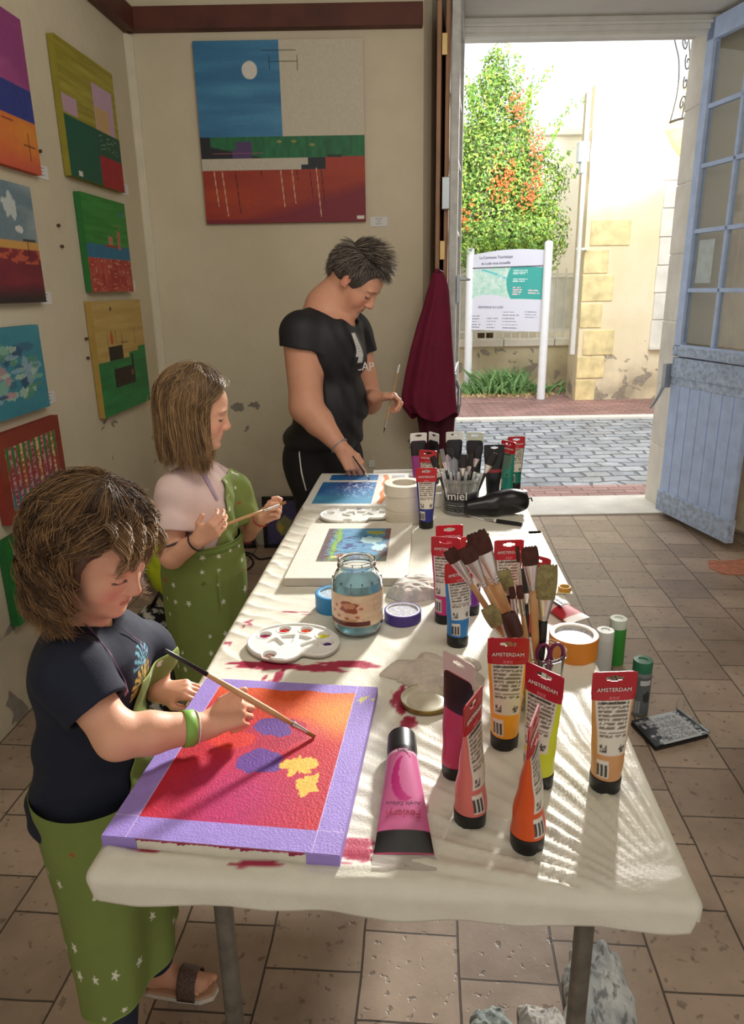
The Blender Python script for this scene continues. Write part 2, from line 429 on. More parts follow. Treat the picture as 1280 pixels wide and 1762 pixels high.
# floor: square stone-like tiles laid in columns parallel to the table
TA = np.array([.083, .99655]); TB = np.array([.99655, -.083])
def tile_mat(name, bw, rh, cA, cB, cm, ox=0., oy=0., mortar=.006, rough=.55, rot=True, pits=1.0, bumpd=.006, mixn=2.0, offs=.5, mb_=.012):
    m = bpy.data.materials.new(name); m.use_nodes = True; n, b = nodes_of(m); L = n.links.new
    tcn = n.nodes.new('ShaderNodeTexCoord')
    d1 = n.nodes.new('ShaderNodeVectorMath'); d1.operation = 'DOT_PRODUCT'; d2 = n.nodes.new('ShaderNodeVectorMath'); d2.operation = 'DOT_PRODUCT'
    # gentle waviness of the joints
    wz = n.nodes.new('ShaderNodeTexNoise'); wz.inputs['Scale'].default_value = 3.5; wz.inputs['Detail'].default_value = 2
    L(tcn.outputs['Object'], wz.inputs['Vector'])
    wsub = n.nodes.new('ShaderNodeVectorMath'); wsub.operation = 'SUBTRACT'; L(wz.outputs['Color'], wsub.inputs[0]); wsub.inputs[1].default_value = (.5, .5, .5)
    wsc = n.nodes.new('ShaderNodeVectorMath'); wsc.operation = 'SCALE'; wsc.inputs['Scale'].default_value = mb_; L(wsub.outputs[0], wsc.inputs[0])
    wad = n.nodes.new('ShaderNodeVectorMath'); wad.operation = 'ADD'; L(tcn.outputs['Object'], wad.inputs[0]); L(wsc.outputs[0], wad.inputs[1])
    L(wad.outputs[0], d1.inputs[0]); L(wad.outputs[0], d2.inputs[0])
    if rot: d1.inputs[1].default_value = (TA[0], TA[1], 0); d2.inputs[1].default_value = (TB[0], TB[1], 0)
    else: d1.inputs[1].default_value = (1, 0, 0); d2.inputs[1].default_value = (0, 1, 0)
    cb = n.nodes.new('ShaderNodeCombineXYZ')
    for dd, oo, i in ((d1, ox, 0), (d2, oy, 1)):
        ad = n.nodes.new('ShaderNodeMath'); ad.operation = 'ADD'; ad.inputs[1].default_value = oo+20*(bw if i == 0 else rh); L(dd.outputs['Value'], ad.inputs[0]); L(ad.outputs[0], cb.inputs[i])
    br = n.nodes.new('ShaderNodeTexBrick'); br.offset = offs; br.offset_frequency = 2; br.squash = 1
    br.inputs['Scale'].default_value = 1; br.inputs['Brick Width'].default_value = bw; br.inputs['Row Height'].default_value = rh
    br.inputs['Mortar Size'].default_value = mortar; br.inputs['Mortar Smooth'].default_value = .35; br.inputs['Bias'].default_value = 0
    br.inputs['Color1'].default_value = lin(cA); br.inputs['Color2'].default_value = lin(cB); br.inputs['Mortar'].default_value = lin(cm)
    L(cb.outputs[0], br.inputs['Vector'])
    nz = n.nodes.new('ShaderNodeTexNoise'); nz.inputs['Scale'].default_value = mixn; nz.inputs['Detail'].default_value = 7; nz.inputs['Roughness'].default_value = .65
    L(tcn.outputs['Object'], nz.inputs['Vector'])
    mp = n.nodes.new('ShaderNodeMapRange'); mp.inputs['From Min'].default_value = .3; mp.inputs['From Max'].default_value = .7; mp.inputs['To Min'].default_value = .60; mp.inputs['To Max'].default_value = 1.22
    L(nz.outputs['Fac'], mp.inputs['Value'])
    # pits and speckles
    pz = n.nodes.new('ShaderNodeTexNoise'); pz.inputs['Scale'].default_value = 38; pz.inputs['Detail'].default_value = 5; L(tcn.outputs['Object'], pz.inputs['Vector'])
    pr = n.nodes.new('ShaderNodeMapRange'); pr.inputs['From Min'].default_value = .61; pr.inputs['From Max'].default_value = .68; pr.inputs['To Min'].default_value = 1; pr.inputs['To Max'].default_value = 1-.45*pits
    L(pz.outputs['Fac'], pr.inputs['Value'])
    mm = n.nodes.new('ShaderNodeMath'); mm.operation = 'MULTIPLY'; L(mp.outputs[0], mm.inputs[0]); L(pr.outputs[0], mm.inputs[1])
    sc = n.nodes.new('ShaderNodeVectorMath'); sc.operation = 'SCALE'; L(br.outputs['Color'], sc.inputs[0]); L(mm.outputs[0], sc.inputs['Scale'])
    L(sc.outputs[0], b.inputs['Base Color'])
    rr = n.nodes.new('ShaderNodeMapRange'); rr.inputs['From Min'].default_value = .3; rr.inputs['From Max'].default_value = .7; rr.inputs['To Min'].default_value = rough-.1; rr.inputs['To Max'].default_value = rough+.15
    L(nz.outputs['Fac'], rr.inputs['Value']); L(rr.outputs[0], b.inputs['Roughness'])
    h1 = n.nodes.new('ShaderNodeMath'); h1.operation = 'MULTIPLY_ADD'; h1.inputs[1].default_value = -1.0; L(br.outputs['Fac'], h1.inputs[0])
    h2 = n.nodes.new('ShaderNodeMath'); h2.operation = 'MULTIPLY'; h2.inputs[1].default_value = .7; L(nz.outputs['Fac'], h2.inputs[0])
    h3 = n.nodes.new('ShaderNodeMath'); h3.operation = 'MULTIPLY_ADD'; h3.inputs[1].default_value = .35; L(pr.outputs[0], h3.inputs[0]); L(h2.outputs[0], h3.inputs[2])
    L(h3.outputs[0], h1.inputs[2])
    bp = n.nodes.new('ShaderNodeBump'); bp.inputs['Strength'].default_value = .8; bp.inputs['Distance'].default_value = bumpd
    L(h1.outputs[0], bp.inputs['Height']); L(bp.outputs[0], b.inputs['Normal'])
    return m
m_floor = tile_mat('floor_tiles', .2225, .2215, (190, 168, 148), (164, 143, 125), (92, 80, 70), ox=-.108, oy=-.076+.2215, mortar=.0028, rough=.40)
mb = MB(); mb.box((-1.6, -.6, -.05), (3.6, 4.62, 0)); struct(mb, 'floor', m_floor)
mb = MB(); mb.box((.5, 4.62, -.05), (2.02, 5.02, .004)); mb.box((.53, 4.56, 0), (1.97, 4.62, .012)); struct(mb, 'floor_threshold', m_stone, bevel=.003)
m_brick = tile_mat('red_paving', .20, .075, (176, 138, 132), (158, 120, 116), (110, 92, 90), rot=False, mortar=.006, rough=.6, bumpd=.004, mb_=.004)
m_cobble = tile_mat('street_cobbles', .23, .155, (168, 172, 178), (142, 148, 158), (92, 96, 104), rot=False, mortar=.014, rough=.55, bumpd=.02, mixn=3.5, mb_=.14)
mb = MB(); mb.box((-3, 5.02, -.05), (9, 5.32, 0)); struct(mb, 'floor_brick_strip', m_brick)
mb = MB(); mb.box((-3, 5.32, -.05), (9, 8.15, 0)); struct(mb, 'floor_street', m_cobble)
mb = MB(); mb.box((-3, 8.15, -.05), (9, 8.28, .03)); struct(mb, 'trim_7', m_stone, bevel=.01)
mb = MB(); mb.box((-3, 8.28, -.05), (9, 11.5, .012)); struct(mb, 'floor_sidewalk', m_brick)
mb = MB(); mb.box((-4, 11.5, -.05), (9, 18, .0)); struct(mb, 'floor_garden', mat('earth', (120, 110, 85), .9))
# the broken orange tile
mb = MB(); bt = [(1.86,3.50),(2.10,3.47),(2.18,3.52),(2.22,3.66),(2.10,3.72),(1.98,3.69),(1.87,3.70),(1.83,3.60)]
mb.poly([(x, y, 0.0005) for x, y in bt], (0, 0, .004)); tag(mb.build('broken_tile', mat('orange_clay', (196, 128, 100), .8, var=.25, nscale=30, bump=1, bscale=40)), 'broken orange clay floor tile in front of the open blue door', 'floor tile')

# ============================================================ ACROSS THE STREET
# house on the right
m_ren = plaster('house_render', (236, 224, 194), (224, 208, 170), (190, 174, 146))
hs = empty('house', (2.7, 9.55, 0), 'cream rendered house across the street, right of the map sign', 'house')
def loc(o, v): return tuple(np.array(v, float)-np.array(o.location))
def LB(mb, o, a, b): a = loc(o, a); b = loc(o, b); return mb.box(a, b)
mb = MB()
LB(mb, hs, (2.74, 9.55, 0), (3.86, 10.0, 3.75)); LB(mb, hs, (3.86, 9.55, 0), (4.9, 10, .72)); LB(mb, hs, (3.86, 9.55, 2.69), (4.9, 10, 3.75)); LB(mb, hs, (4.15, 9.55, 3.75), (4.9, 10, 4.55)); LB(mb, hs, (4.9, 9.55, 0), (7.5, 10, 4.55)); pass
mb.build('wall', m_ren, hs)
mb = MB()
random.seed(4)
for (a, b_, c, d) in [(2.74, 1.62, 3.05, 1.9), (2.74, 1.28, 3.14, 1.6), (2.74, .95, 3.02, 1.25), (2.8, .6, 3.2, .92), (2.74, .3, 3.1, .58), (2.8, 1.95, 3.3, 2.25), (2.74, 0, 3.0, .28)]:
    LB(mb, hs, (a, 9.535, b_), (c, 9.56, d))
mb.build('quoin_stone', mat('yellow_stone', (226, 208, 156), .85, var=.22, nscale=7, bump=1, bscale=25), hs, bevel=.01)
mb = MB()
for k in range(6):
    z0 = .70+k*.335; LB(mb, hs, (3.665+(k % 2)*.01, 9.52, z0+.004), (3.87, 9.58, z0+.331))
LB(mb, hs, (3.66, 9.5, 2.69), (5.0, 9.58, 2.8)); LB(mb, hs, (3.66, 9.48, .66), (5.0, 9.58, .705))
mb.build('window_surround', m_stone, hs, bevel=.006)
mb = MB()
LB(mb, hs, (3.87, 9.70, .7), (3.93, 9.74, 2.69)); LB(mb, hs, (4.3, 9.70, .7), (4.36, 9.74, 2.69))
for z in (.7, 1.25, 1.8, 2.35, 2.64): LB(mb, hs, (3.87, 9.70, z), (4.6, 9.74, z+.035))
mb.build('window_frame', m_frame, hs)
mb = MB(); LB(mb, hs, (3.87, 9.76, .7), (4.9, 9.77, 2.69)); mb.build('window_glass', mat('house_glass', (150, 172, 164), .12, var=.1, nscale=2), hs)
mb = MB(); LB(mb, hs, (3.88, 9.60, .7), (3.92, 9.69, 1.75)); mb.build('shutter', mat('grey_shutter', (150, 158, 162), .6), hs)
mb = MB(); mb.tube([loc(hs, (2.655, 9.5, z)) for z in (1.05, 2, 3, 3.75)], .028, 12); mb.tube([loc(hs, (2.655, 9.5, .62)), loc(hs, (2.655, 9.5, 1.06))], .034, 12)
LB(mb, hs, (2.62, 9.5, 1.9), (2.76, 9.56, 1.93)); mb.build('drainpipe', m_frame, hs, smooth=True, auto=40)
mb = MB(); LB(mb, hs, (2.56, 9.42, 2.9), (2.68, 9.55, 3.12)); LB(mb, hs, (2.60, 9.44, 2.78), (2.66, 9.55, 2.9)); mb.tube([loc(hs, p) for p in [(2.62, 9.45, 3.1), (2.66, 9.4, 3.22), (2.72, 9.4, 3.3), (2.70, 9.42, 3.0), (2.72, 9.45, 2.7)]], .006, 6)
mb.build('cable_box', mat('pale_grey_box', (205, 215, 218), .5), hs)
# balcony with scrolled ironwork
bx, by, bz = 3.985, 9.55, 3.22
mb = MB(); pr = [(.0, -.34), (.06, -.33), (.16, -.27), (.26, -.17), (.33, -.06), (.36, 0), (.37, .0)]
mb.lathe(pr+[(.37, .05), (.34, .055), (.34, .075), (0, .08)], 40, Matrix.Translation(loc(hs, (bx, by, bz))))
mb.build('balcony_base', mat('yellow_balcony_stone', (226, 204, 140), .8, var=.12, bump=.5), hs, smooth=True, auto=35)
def scroll(c, r, turns, a0, s=1, n=26):
    return [(c[0]+s*r*(1-.8*t/n)*math.cos(a0+turns*2*math.pi*t/n), c[1]+r*(1-.8*t/n)*math.sin(a0+turns*2*math.pi*t/n)) for t in range(n+1)]
mb = MB()
def onb(u, z):       # u = angle round the balcony, belly profile in z
    rr = .33-.07*math.sin(min(1, max(0, z/.9))*math.pi)*.9 + (.06 if z > .7 else 0)*(z-.7)*3
    return loc(hs, (bx+rr*math.cos(u), by+rr*math.sin(u), bz+.08+z))
for z in (.03, .93): mb.tube([onb(a, z) for a in np.linspace(math.pi, 2*math.pi, 30)], .014, 6)
for u0 in np.linspace(math.pi, 2*math.pi, 6):
    mb.tube([onb(u0, z) for z in np.linspace(.03, .93, 14)], .008, 6)
    for (cx, cz, r, tn, a0, s) in [(.25, .2, .09, 1.2, 0, 1), (.25, .42, .08, -1.1, 1, -1), (.28, .62, .09, 1.2, 2, 1), (.22, .82, .07, -1.2, 0, 1)]:
        if u0 < 6: mb.tube([onb(u0+x*1.6+.1, min(.92, max(.03, z))) for x, z in scroll((cx, cz), r, tn, a0, s)], .009, 5)
mb.build('balcony_railing', mat('wrought_iron', (46, 44, 44), .7), hs)

# low garden wall with white railing
gw = empty('garden_wall', (1.5, 10.95, 0), 'low rendered garden wall with a stone coping behind the map sign', 'wall')
mb = MB(); LB(mb, gw, (-3.5, 10.95, 0), (3.5, 11.2, .62)); mb.build('wall_body', plaster('garden_render', (214, 206, 180), (196, 186, 150), (150, 144, 130)), gw)
mb = MB()
for k in range(9): LB(mb, gw, (-3.3+k*.76, 10.9, .62), (-3.3+k*.76+.75, 11.25, .73))
mb.build('coping', m_stone, gw, bevel=.012)
rl = empty('railing', (1.5, 11.05, .73), 'white vertical bar railing on top of the low garden wall', 'railing')
mb = MB()
for z in (.82, 1.62): LB(mb, rl, (-2.2, 11.04, z), (3.5, 11.07, z+.035))
mb.build('rail', m_frame, rl)
mb = MB()
for k in range(43):
    x = -2.15+k*.13; LB(mb, rl, (x, 11.045, .73), (x+.018, 11.063, 1.72))
mb.build('bars', m_frame, rl)
mb = MB(); LB(mb, rl, (-2.2, 11.09, .86), (3.5, 11.10, 1.6)); mb.build('backing_sheet', mat('pale_sheet', (215, 215, 205), .7, var=.15, nscale=4), rl)
# far pale house behind the bush
fh = empty('far_house', (-1, 13.3, 0), 'sunlit white house wall rising behind the garden bush', 'house')
mb = MB(); LB(mb, fh, (-5, 13.2, 0), (6, 13.5, 3.9)); mb.build('wall', mat('white_render', (236, 234, 226), .85, var=.05, nscale=1.5), fh)
mb = MB(); LB(mb, fh, (-5.2, 13.0, 3.85), (6.2, 13.6, 4.0)); mb.build('eaves', m_stone, fh)

# flowering bush
bush = empty('bush', (1.9, 11.75, 0), 'tall leafy green bush with orange berry clusters behind the map sign', 'bush')
rs = np.random.RandomState(11)
blobs = [((1.9, 11.6, 2.4), (.95, .6, .65)), ((1.75, 11.5, 3.0), (.8, .55, .7)), ((1.95, 11.5, 3.45), (.62, .45, .6)), ((1.85, 11.5, 3.95), (.42, .35, .5)), ((2.45, 11.4, 2.9), (.5, .4, .55)), ((1.2, 11.6, 2.9), (.55, .5, .7)),
         ((2.55, 11.2, 2.2), (.42, .4, .5)), ((1.5, 11.0, 2.05), (.5, .55, .35)), ((2.1, 10.9, 2.15), (.55, .6, .32)), ((1.85, 11.5, 4.3), (.22, .2, .4)), ((.6, 11.6, 2.6), (.7, .5, .9))]
cs = []; nr = []; tone = []
for (c, r) in blobs:
    k = int(8000*(r[0]*r[2])**.9); d = rs.normal(size=(k, 3)); d /= np.linalg.norm(d, axis=1)[:, None]
    rad = rs.uniform(.72, 1.05, k)*(1+.22*(fbm(d[:, 0]*3+c[0], d[:, 1]*3, d[:, 2]*3+c[2])-.5)*2)
    cs.append(np.array(c)+d*np.array(r)*rad[:, None]); nr.append(d); tone.append(rad)
# hanging and upright sprays
for k in range(60):
    a = rs.uniform(-1, 1); x0 = 1.9+rs.normal()*.45; z0 = 3.9+rs.uniform(-.4, .5)-abs(x0-1.9)*.8; L_ = rs.uniform(.25, .55)
    t = rs.uniform(0, 1, 45); dx = rs.normal()*.35+(x0-1.9)*.6
    cs.append(np.stack([x0+dx*t*L_, 11.45+rs.normal(0, .1)+0*t, z0+L_*t], 1)+rs.normal(0, .018, (45, 3))); nr.append(rs.normal(size=(45, 3))); tone.append(np.full(45, 1.05))
for k in range(36):
    x0 = rs.uniform(1.0, 2.75); t = rs.uniform(0, 1, 40); L_ = rs.uniform(.15, .42)
    y0 = rs.uniform(10.3, 10.9) if x0 < 2.3 else 11
    cs.append(np.stack([x0+rs.normal(0, .12)*t, y0+0*t-.05*t, 2.1-L_*t*(1 if x0 < 2.5 else 1.6)], 1)+rs.normal(0, .02, (40, 3))); nr.append(rs.normal(size=(40, 3))); tone.append(np.full(40, .98))
cs = np.concatenate(cs); nr = np.concatenate(nr); tone = np.concatenate(tone); N_ = len(cs)
t1 = np.cross(nr, rs.normal(size=(N_, 3))); t1 /= np.linalg.norm(t1, axis=1)[:, None]+1e-9; t2 = np.cross(nr+rs.normal(0, .6, (N_, 3)), t1); t2 /= np.linalg.norm(t2, axis=1)[:, None]+1e-9
sz = rs.uniform(.020, .038, N_)[:, None]
co = np.stack([cs-t1*sz, cs+t2*sz*.45, cs+t1*sz, cs-t2*sz*.45], 1).reshape(-1, 3)-np.array(bush.location)
me = bpy.data.meshes.new('foliage'); np_mesh(me, co, np.arange(N_*4).reshape(-1, 4))
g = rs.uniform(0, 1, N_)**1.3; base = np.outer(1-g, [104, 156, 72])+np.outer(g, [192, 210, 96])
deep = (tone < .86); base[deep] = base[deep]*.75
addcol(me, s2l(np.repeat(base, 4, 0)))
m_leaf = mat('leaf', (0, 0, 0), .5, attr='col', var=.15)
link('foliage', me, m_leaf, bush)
mb = MB()
for k in range(420):
    c0 = [(2.35, 10.95, 3.35), (2.42, 11.0, 2.95), (2.3, 10.98, 2.7), (1.85, 10.95, 2.85), (1.4, 11.0, 2.4), (2.1, 11.0, 3.8), (2.0, 10.98, 2.95)][k % 7]
    p = np.array(c0)+rs.normal(0, 1, 3)*[.07, .05, .12]; r = .018
    mb.lathe([(0, -r), (r*.8, -r*.5), (r*.8, r*.5), (0, r)], 5, Matrix.Translation(loc(bush, p)))
mb.build('berries', mat('orange_berry', (226, 112, 60), .4), bush)['kind'] = 'stuff'
mb = MB()
for k in range(9):
    a = k*.7; mb.tube([loc(bush, p) for p in [(1.85+.05*math.cos(a), 11.7, 0), (1.85+.12*math.cos(a), 11.65, 1.2), (1.9+.4*math.cos(a), 11.6+.2*math.sin(a), 2.4), (1.9+.55*math.cos(a), 11.55+.2*math.sin(a), 3.3)]], [.05, .035, .025, .01], 7)
mb.build('trunk', mat('bark', (110, 92, 66), .9, bump=1), bush)

# weeds under the sign
wd = empty('weed_clump', (1.95, 10.2, 0), 'green weeds with dry leaves growing at the foot of the map sign', 'weeds')
mb = MB()
for k in range(520):
    x = 1.93+rs.normal()*.30; y = 10.25+rs.normal()*.10; h = rs.uniform(.1, .42)*(1 if abs(x-1.9) < .3 else .55); a = rs.uniform(0, 6.28); lx = rs.normal()*.10
    p0 = np.array([x, y, 0]); p1 = p0+[lx*.5, 0, h*.6]; p2 = p0+[lx*1.6, rs.normal()*.05, h]; wv = np.array([math.cos(a), math.sin(a), 0])*.012
    mb.add([loc(wd, q_) for q_ in (p0-wv*.5, p0+wv*.5, p1+wv*1.5, p2, p1-wv*1.5)], [(0, 1, 2, 3, 4)])
mb.build('leaves', mat('weed_green', (120, 160, 100), .6, var=.3, nscale=30), wd)
mb = MB()
for k in range(500):
    x = 1.9+rs.normal()*.38; y = 10.1+rs.normal()*.12; a = rs.uniform(0, 6.28); wv = np.array([math.cos(a), math.sin(a), 0])*.03; hh = np.array([0, 0, rs.uniform(.0, .05)])
    mb.add([loc(wd, np.array([x, y, .015])+q_) for q_ in (-wv, wv*.3+hh+[wv[1]*.4, -wv[0]*.4, 0], wv)], [(0, 1, 2)])
mb.build('dry_leaves', mat('dry_leaf', (196, 176, 128), .8, var=.25, nscale=30), wd)

# tourist map sign
pA = np.array([1.43, 10.49, 0]); pB = np.array([2.322, 9.70, 0]); sx = n3(pB-pA); sn = np.array([sx[1], -sx[0], 0])   # towards us
sg = empty('map_sign', tuple((pA+pB)/2), 'white tourist information map board on two white posts', 'sign')
m_post = mat('white_enamel', (232, 236, 240), .35, var=.03)
for pp, h in ((pA, 2.0), (pB, 2.03)):
    mb = MB(); mb.tube([loc(sg, pp), loc(sg, pp+[0, 0, h-.02]), loc(sg, pp+[0, 0, h])], [.055, .055, .03], 18); mb.build('post', m_post, sg, smooth=True, auto=40)
Lw = np.linalg.norm(pB-pA)
def signcol(u, v):
    c = np.tile([226, 230, 246.], (len(u), 1))
    top = v > .80
    m1 = (v > .395) & (v < .79)
    n_ = fbm(u*22, v*22, 2); c[m1] = (np.outer(1-n_, [238, 246, 240])+np.outer(n_, [150, 214, 196]))[m1]
    riv = m1 & (np.abs(v-(.86-.42*u)) < .014) & (u < .55); c[riv] = [110, 206, 214]
    rd = m1 & (np.abs(fbm(u*9, v*9, 7)-.5) < .010); c[rd] = [250, 250, 250]
    lobe = ((v < .45+.03) & (v > .395)) & (v < .41+.05*np.sin(u*6)); c[lobe & m1] = [226, 230, 246]
    ed = .50+.06*((v-.6)/.2)**2
    t = m1 & (u > ed) & (v > .40+.0*u); c[t] = [72, 176, 170]
    def lines(x0, x1, y0, y1, n, col, f=.45):
        k = (v-y0)/(y1-y0)*n; q = (u > x0) & (u < x0+(x1-x0)*(.6+.4*vnoise(np.floor(k)*3.3+x0*9, 1.5))) & (v > y0) & (v < y1) & (k % 1 < f); c[q & (vnoise(u*160, np.floor(k)) > .25)] = col
    lines(.58, .80, .70, .76, 3, [235, 250, 248]); lines(.58, .80, .61, .66, 2, [235, 250, 248]); lines(.58, .72, .45, .56, 4, [250, 214, 220]); lines(.78, .95, .47, .53, 2, [250, 214, 220])
    lines(.02, .20, .03, .22, 5, [150, 150, 170], .3); lines(.25, .42, .03, .19, 4, [150, 150, 170], .3); lines(.46, .70, .03, .27, 6, [150, 150, 170], .3); lines(.75, .95, .17, .27, 3, [150, 150, 170], .3)
    return c
zb, zt = .90, 1.78
def sgxyz(u, v): return pA+np.outer(u*Lw, sx)+sn*.012+np.stack([0*u, 0*u, zb+(zt+.16-zb)*v], 1)-np.array(sg.location)
def sg2(u, v):    # top edge gently curved
    zz = zb+(1.90+.05*np.sin(u*math.pi*.9)-.10*u*0-zb)*v; q = pA+np.outer(u*Lw, sx)+sn*.012; q[:, 2] = zz; return q-np.array(sg.location)
link('map_panel', grid_mesh('map_panel', sg2, 200, 220, signcol), mat('sign_print', (0, 0, 0), .4, attr='col', var=0), sg)
mb = MB(); a = pA+[0, 0, zb]; b_ = pB+[0, 0, zb]
mb.poly([loc(sg, a), loc(sg, b_), loc(sg, b_+[0, 0, .95]), loc(sg, a+[0, 0, 1.0])], tuple(-sn*.02)); mb.build('backing_board', m_post, sg)
mb = MB(); zr = zb+.80*(1.93-zb); a = pA+[0, 0, zr]+sn*.013; b_ = pB+[0, 0, zr-.0]+sn*.013
mb.poly([loc(sg, a), loc(sg, b_), loc(sg, b_+[0, 0, .012]), loc(sg, a+[0, 0, .012])], tuple(sn*.004)); mb.build('divider', mat('dark_line', (90, 95, 105), .5), sg)
m_ink = mat('navy_ink', (70, 76, 110), .5)
text('La Commune Touristique', 'title_lettering', .050, frameM(loc(sg, pA+sx*.42+sn*.016+[0, 0, 1.86]), sx, (0, 0, 1)), m_ink, sg)
text('du Lude vous accueille', 'title_lettering', .050, frameM(loc(sg, pA+sx*.42+sn*.016+[0, 0, 1.785]), sx, (0, 0, 1)), m_ink, sg)
text('BIENVENUE AU LUDE', 'heading_lettering', .042, frameM(loc(sg, pA+sx*.36+sn*.016+[0, 0, 1.21]), sx, (0, 0, 1)), mat('grey_ink', (120, 120, 145), .5), sg)

# ============================================================ DOORS
m_blue = mat('pale_blue_door_paint', (188, 210, 248), .55, var=.10, nscale=14, bump=.6, bscale=50)
m_blueD = mat('worn_blue_paint', (178, 196, 222), .7, var=.30, nscale=34, bump=1, bscale=40)
m_glass = mat('old_window_glass', (245, 250, 250), .03, trans=1.0, var=0, ior=1.45)
def thin_glass(name):
    m = bpy.data.materials.new(name); m.use_nodes = True; n = m.node_tree; n.nodes.remove(n.nodes['Principled BSDF']); o = n.nodes['Material Output']
    t = n.nodes.new('ShaderNodeBsdfTransparent'); t.inputs[0].default_value = (.93, .95, .94, 1); g = n.nodes.new('ShaderNodeBsdfGlossy'); g.inputs['Roughness'].default_value = .04
    mxx = n.nodes.new('ShaderNodeMixShader'); mxx.inputs[0].default_value = .10; n.links.new(t.outputs[0], mxx.inputs[1]); n.links.new(g.outputs[0], mxx.inputs[2]); n.links.new(mxx.outputs[0], o.inputs[0]); return m
m_glass = thin_glass('thin_pane_glass')
D0 = np.array([1.925, 4.55]); D1 = np.array([2.06, 3.88]); dd = (D1-D0)/np.linalg.norm(D1-D0); dn = np.array([dd[1], -dd[0]])  # dn faces into the room (left)
dr = empty('door_2', (D0[0], D0[1], 0.02), None, None); dr['kind'] = 'structure'; dr.rotation_euler = (0, 0, math.atan2(dd[1], dd[0]))
# local: x along leaf, y = left-hand normal of dd ; we look at its -y..: work out which side faces us
W_ = .70
def leafbox(mb, x0, x1, z0, z1, t0=-.02, t1=.02): return mb.box((x0, t0, z0), (x1, t1, z1))
mb = MB()      # lower leaf: frame, planks and worn bottom rail
leafbox(mb, -.01, W_, .02, .16, -.024, .024); leafbox(mb, 0, W_, .85, 1.02); leafbox(mb, 0, W_, .90, .97, -.026, .026)
mb.build('bottom_rail', m_blueD, dr, bevel=.004)
mb = MB()
for k in range(7):
    x0 = .0+k*.1; leafbox(mb, x0+.003, min(W_, x0+.097), .16, .86, -.016, .016)
leafbox(mb, 0, W_, .16, .86, -.010, .010)
mb.build('plank_panel', m_blue, dr, bevel=.003)
mb = MB()
leafbox(mb, 0, .065, 1.03, 2.84, -.023, .023); leafbox(mb, W_-.06, W_, 1.03, 2.84, -.023, .023); leafbox(mb, 0, W_, 1.03, 1.10, -.023, .023); leafbox(mb, 0, W_, 2.735, 2.84, -.023, .023)
mb.build('sash_frame', m_blue, dr, bevel=.004)
mb = MB(); leafbox(mb, -.005, W_, 1.035, 1.09, -.026, .026); mb.build('weather_bar', m_blueD, dr, bevel=.006)
mb = MB(); leafbox(mb, .338, .362, 1.1, 2.735, -.016, .016)
for z in (1.42, 1.75, 2.10, 2.405): leafbox(mb, .065, W_-.06, z-.012, z+.012, -.016, .016)
mb.build('glazing_bars', m_blue, dr, bevel=.003)
zs = [1.10, 1.42, 1.75, 2.10, 2.405, 2.735]
for i in range(5):
    for (x0, x1) in ((.065, .338), (.362, .64)):
        mb = MB(); leafbox(mb, x0, x1, zs[i]+.012, zs[i+1]-.012, -.002, .002); mb.build('glass_pane', m_glass, dr)
m_steel = mat('grey_steel', (170, 178, 184), .35, metal=.6)
mb = MB(); mb.box((-.035, -.06, .83), (.0, -.015, .98)); mb.tube([(-.02, -.05, .84), (-.03, -.07, .78), (-.05, -.09, .72), (-.07, -.10, .69)], [.012, .010, .009, .006], 8); mb.build('latch', m_steel, dr, bevel=.004)
pn = tag(MB().box((.09, .012, 1.46), (.23, .0135, 1.70)).build('paper_notice', mat('notice_paper', (214, 224, 228), .6, var=.12, nscale=25)), None, None); pn.parent = dr
# wooden inner shutter folded against the splay behind the blue door
sh = empty('wooden_shutter', (2.13, 4.42, .0), 'pale oak folding shutter leaf seen through the panes of the blue door', 'shutter')
sh.rotation_euler = (0, 0, math.atan2(3.84-4.42, 2.30-2.13))
m_oak = mat('pale_oak', (232, 210, 180), .55, var=.12, nscale=9, bump=.5, bscale=30)
L_ = .66
mb = MB(); mb.box((0, -.012, .05), (L_, .012, 2.8)); mb.build('panel', m_oak, sh)
mb = MB()
for z in (.05, 1.0, 1.86, 2.68): mb.box((0, -.018, z), (L_, .018, z+.10))
mb.box((0, -.018, .05), (.07, .018, 2.8)); mb.box((L_-.07, -.018, .05), (L_, .018, 2.8)); mb.build('stile', m_oak, sh, bevel=.004)

# left leaf, seen almost edge-on
E0 = np.array([.542, 4.55]); E1 = np.array([.437, 3.88]); ed = (E1-E0)/np.linalg.norm(E1-E0)
dl = empty('door_1', (E0[0], E0[1], .02), None, None); dl['kind'] = 'structure'; dl.rotation_euler = (0, 0, math.atan2(ed[1], ed[0]))
m_wht = mat('off_white_door_paint', (198, 200, 198), .5, var=.14, nscale=20, bump=.6, bscale=50)
mb = MB(); leafbox(mb, 0, .68, .0, .16); leafbox(mb, 0, .68, .85, 1.02); leafbox(mb, 0, .06, 1.02, 2.84); leafbox(mb, .615, .68, 0, 2.84); leafbox(mb, 0, .68, 2.74, 2.84); leafbox(mb, 0, .68, .16, .86, -.01, .01)
leafbox(mb, .325, .35, 1.0, 2.75, -.012, .012)
for z in (1.42, 1.75, 2.1, 2.405): leafbox(mb, .06, .62, z-.012, z+.012, -.012, .012)
mb.build('sash_frame', m_wht, dl, bevel=.004)
mb = MB(); leafbox(mb, .06, .615, 1.02, 2.74, -.002, .002); mb.build('glass_pane', m_glass, dl)
mb = MB(); mb.box((.682, -.012, .78), (.70, .03, 1.02)); mb.box((.63, -.045, .70), (.672, -.02, 1.0)); mb.tube([(.68, .03, .98), (.72, .05, .94), (.74, .05, .86), (.73, .04, .80)], .011, 8); mb.box((.63, .022, 1.38), (.69, .042, 1.52)); mb.tube([(.66, .04, 1.50), (.66, .08, 1.50), (.62, .085, 1.50)], .009, 8); mb.box((.60, -.06, 1.84), (.66, -.02, 1.99))
mb.build('lock_case', m_steel, dl, bevel=.004)
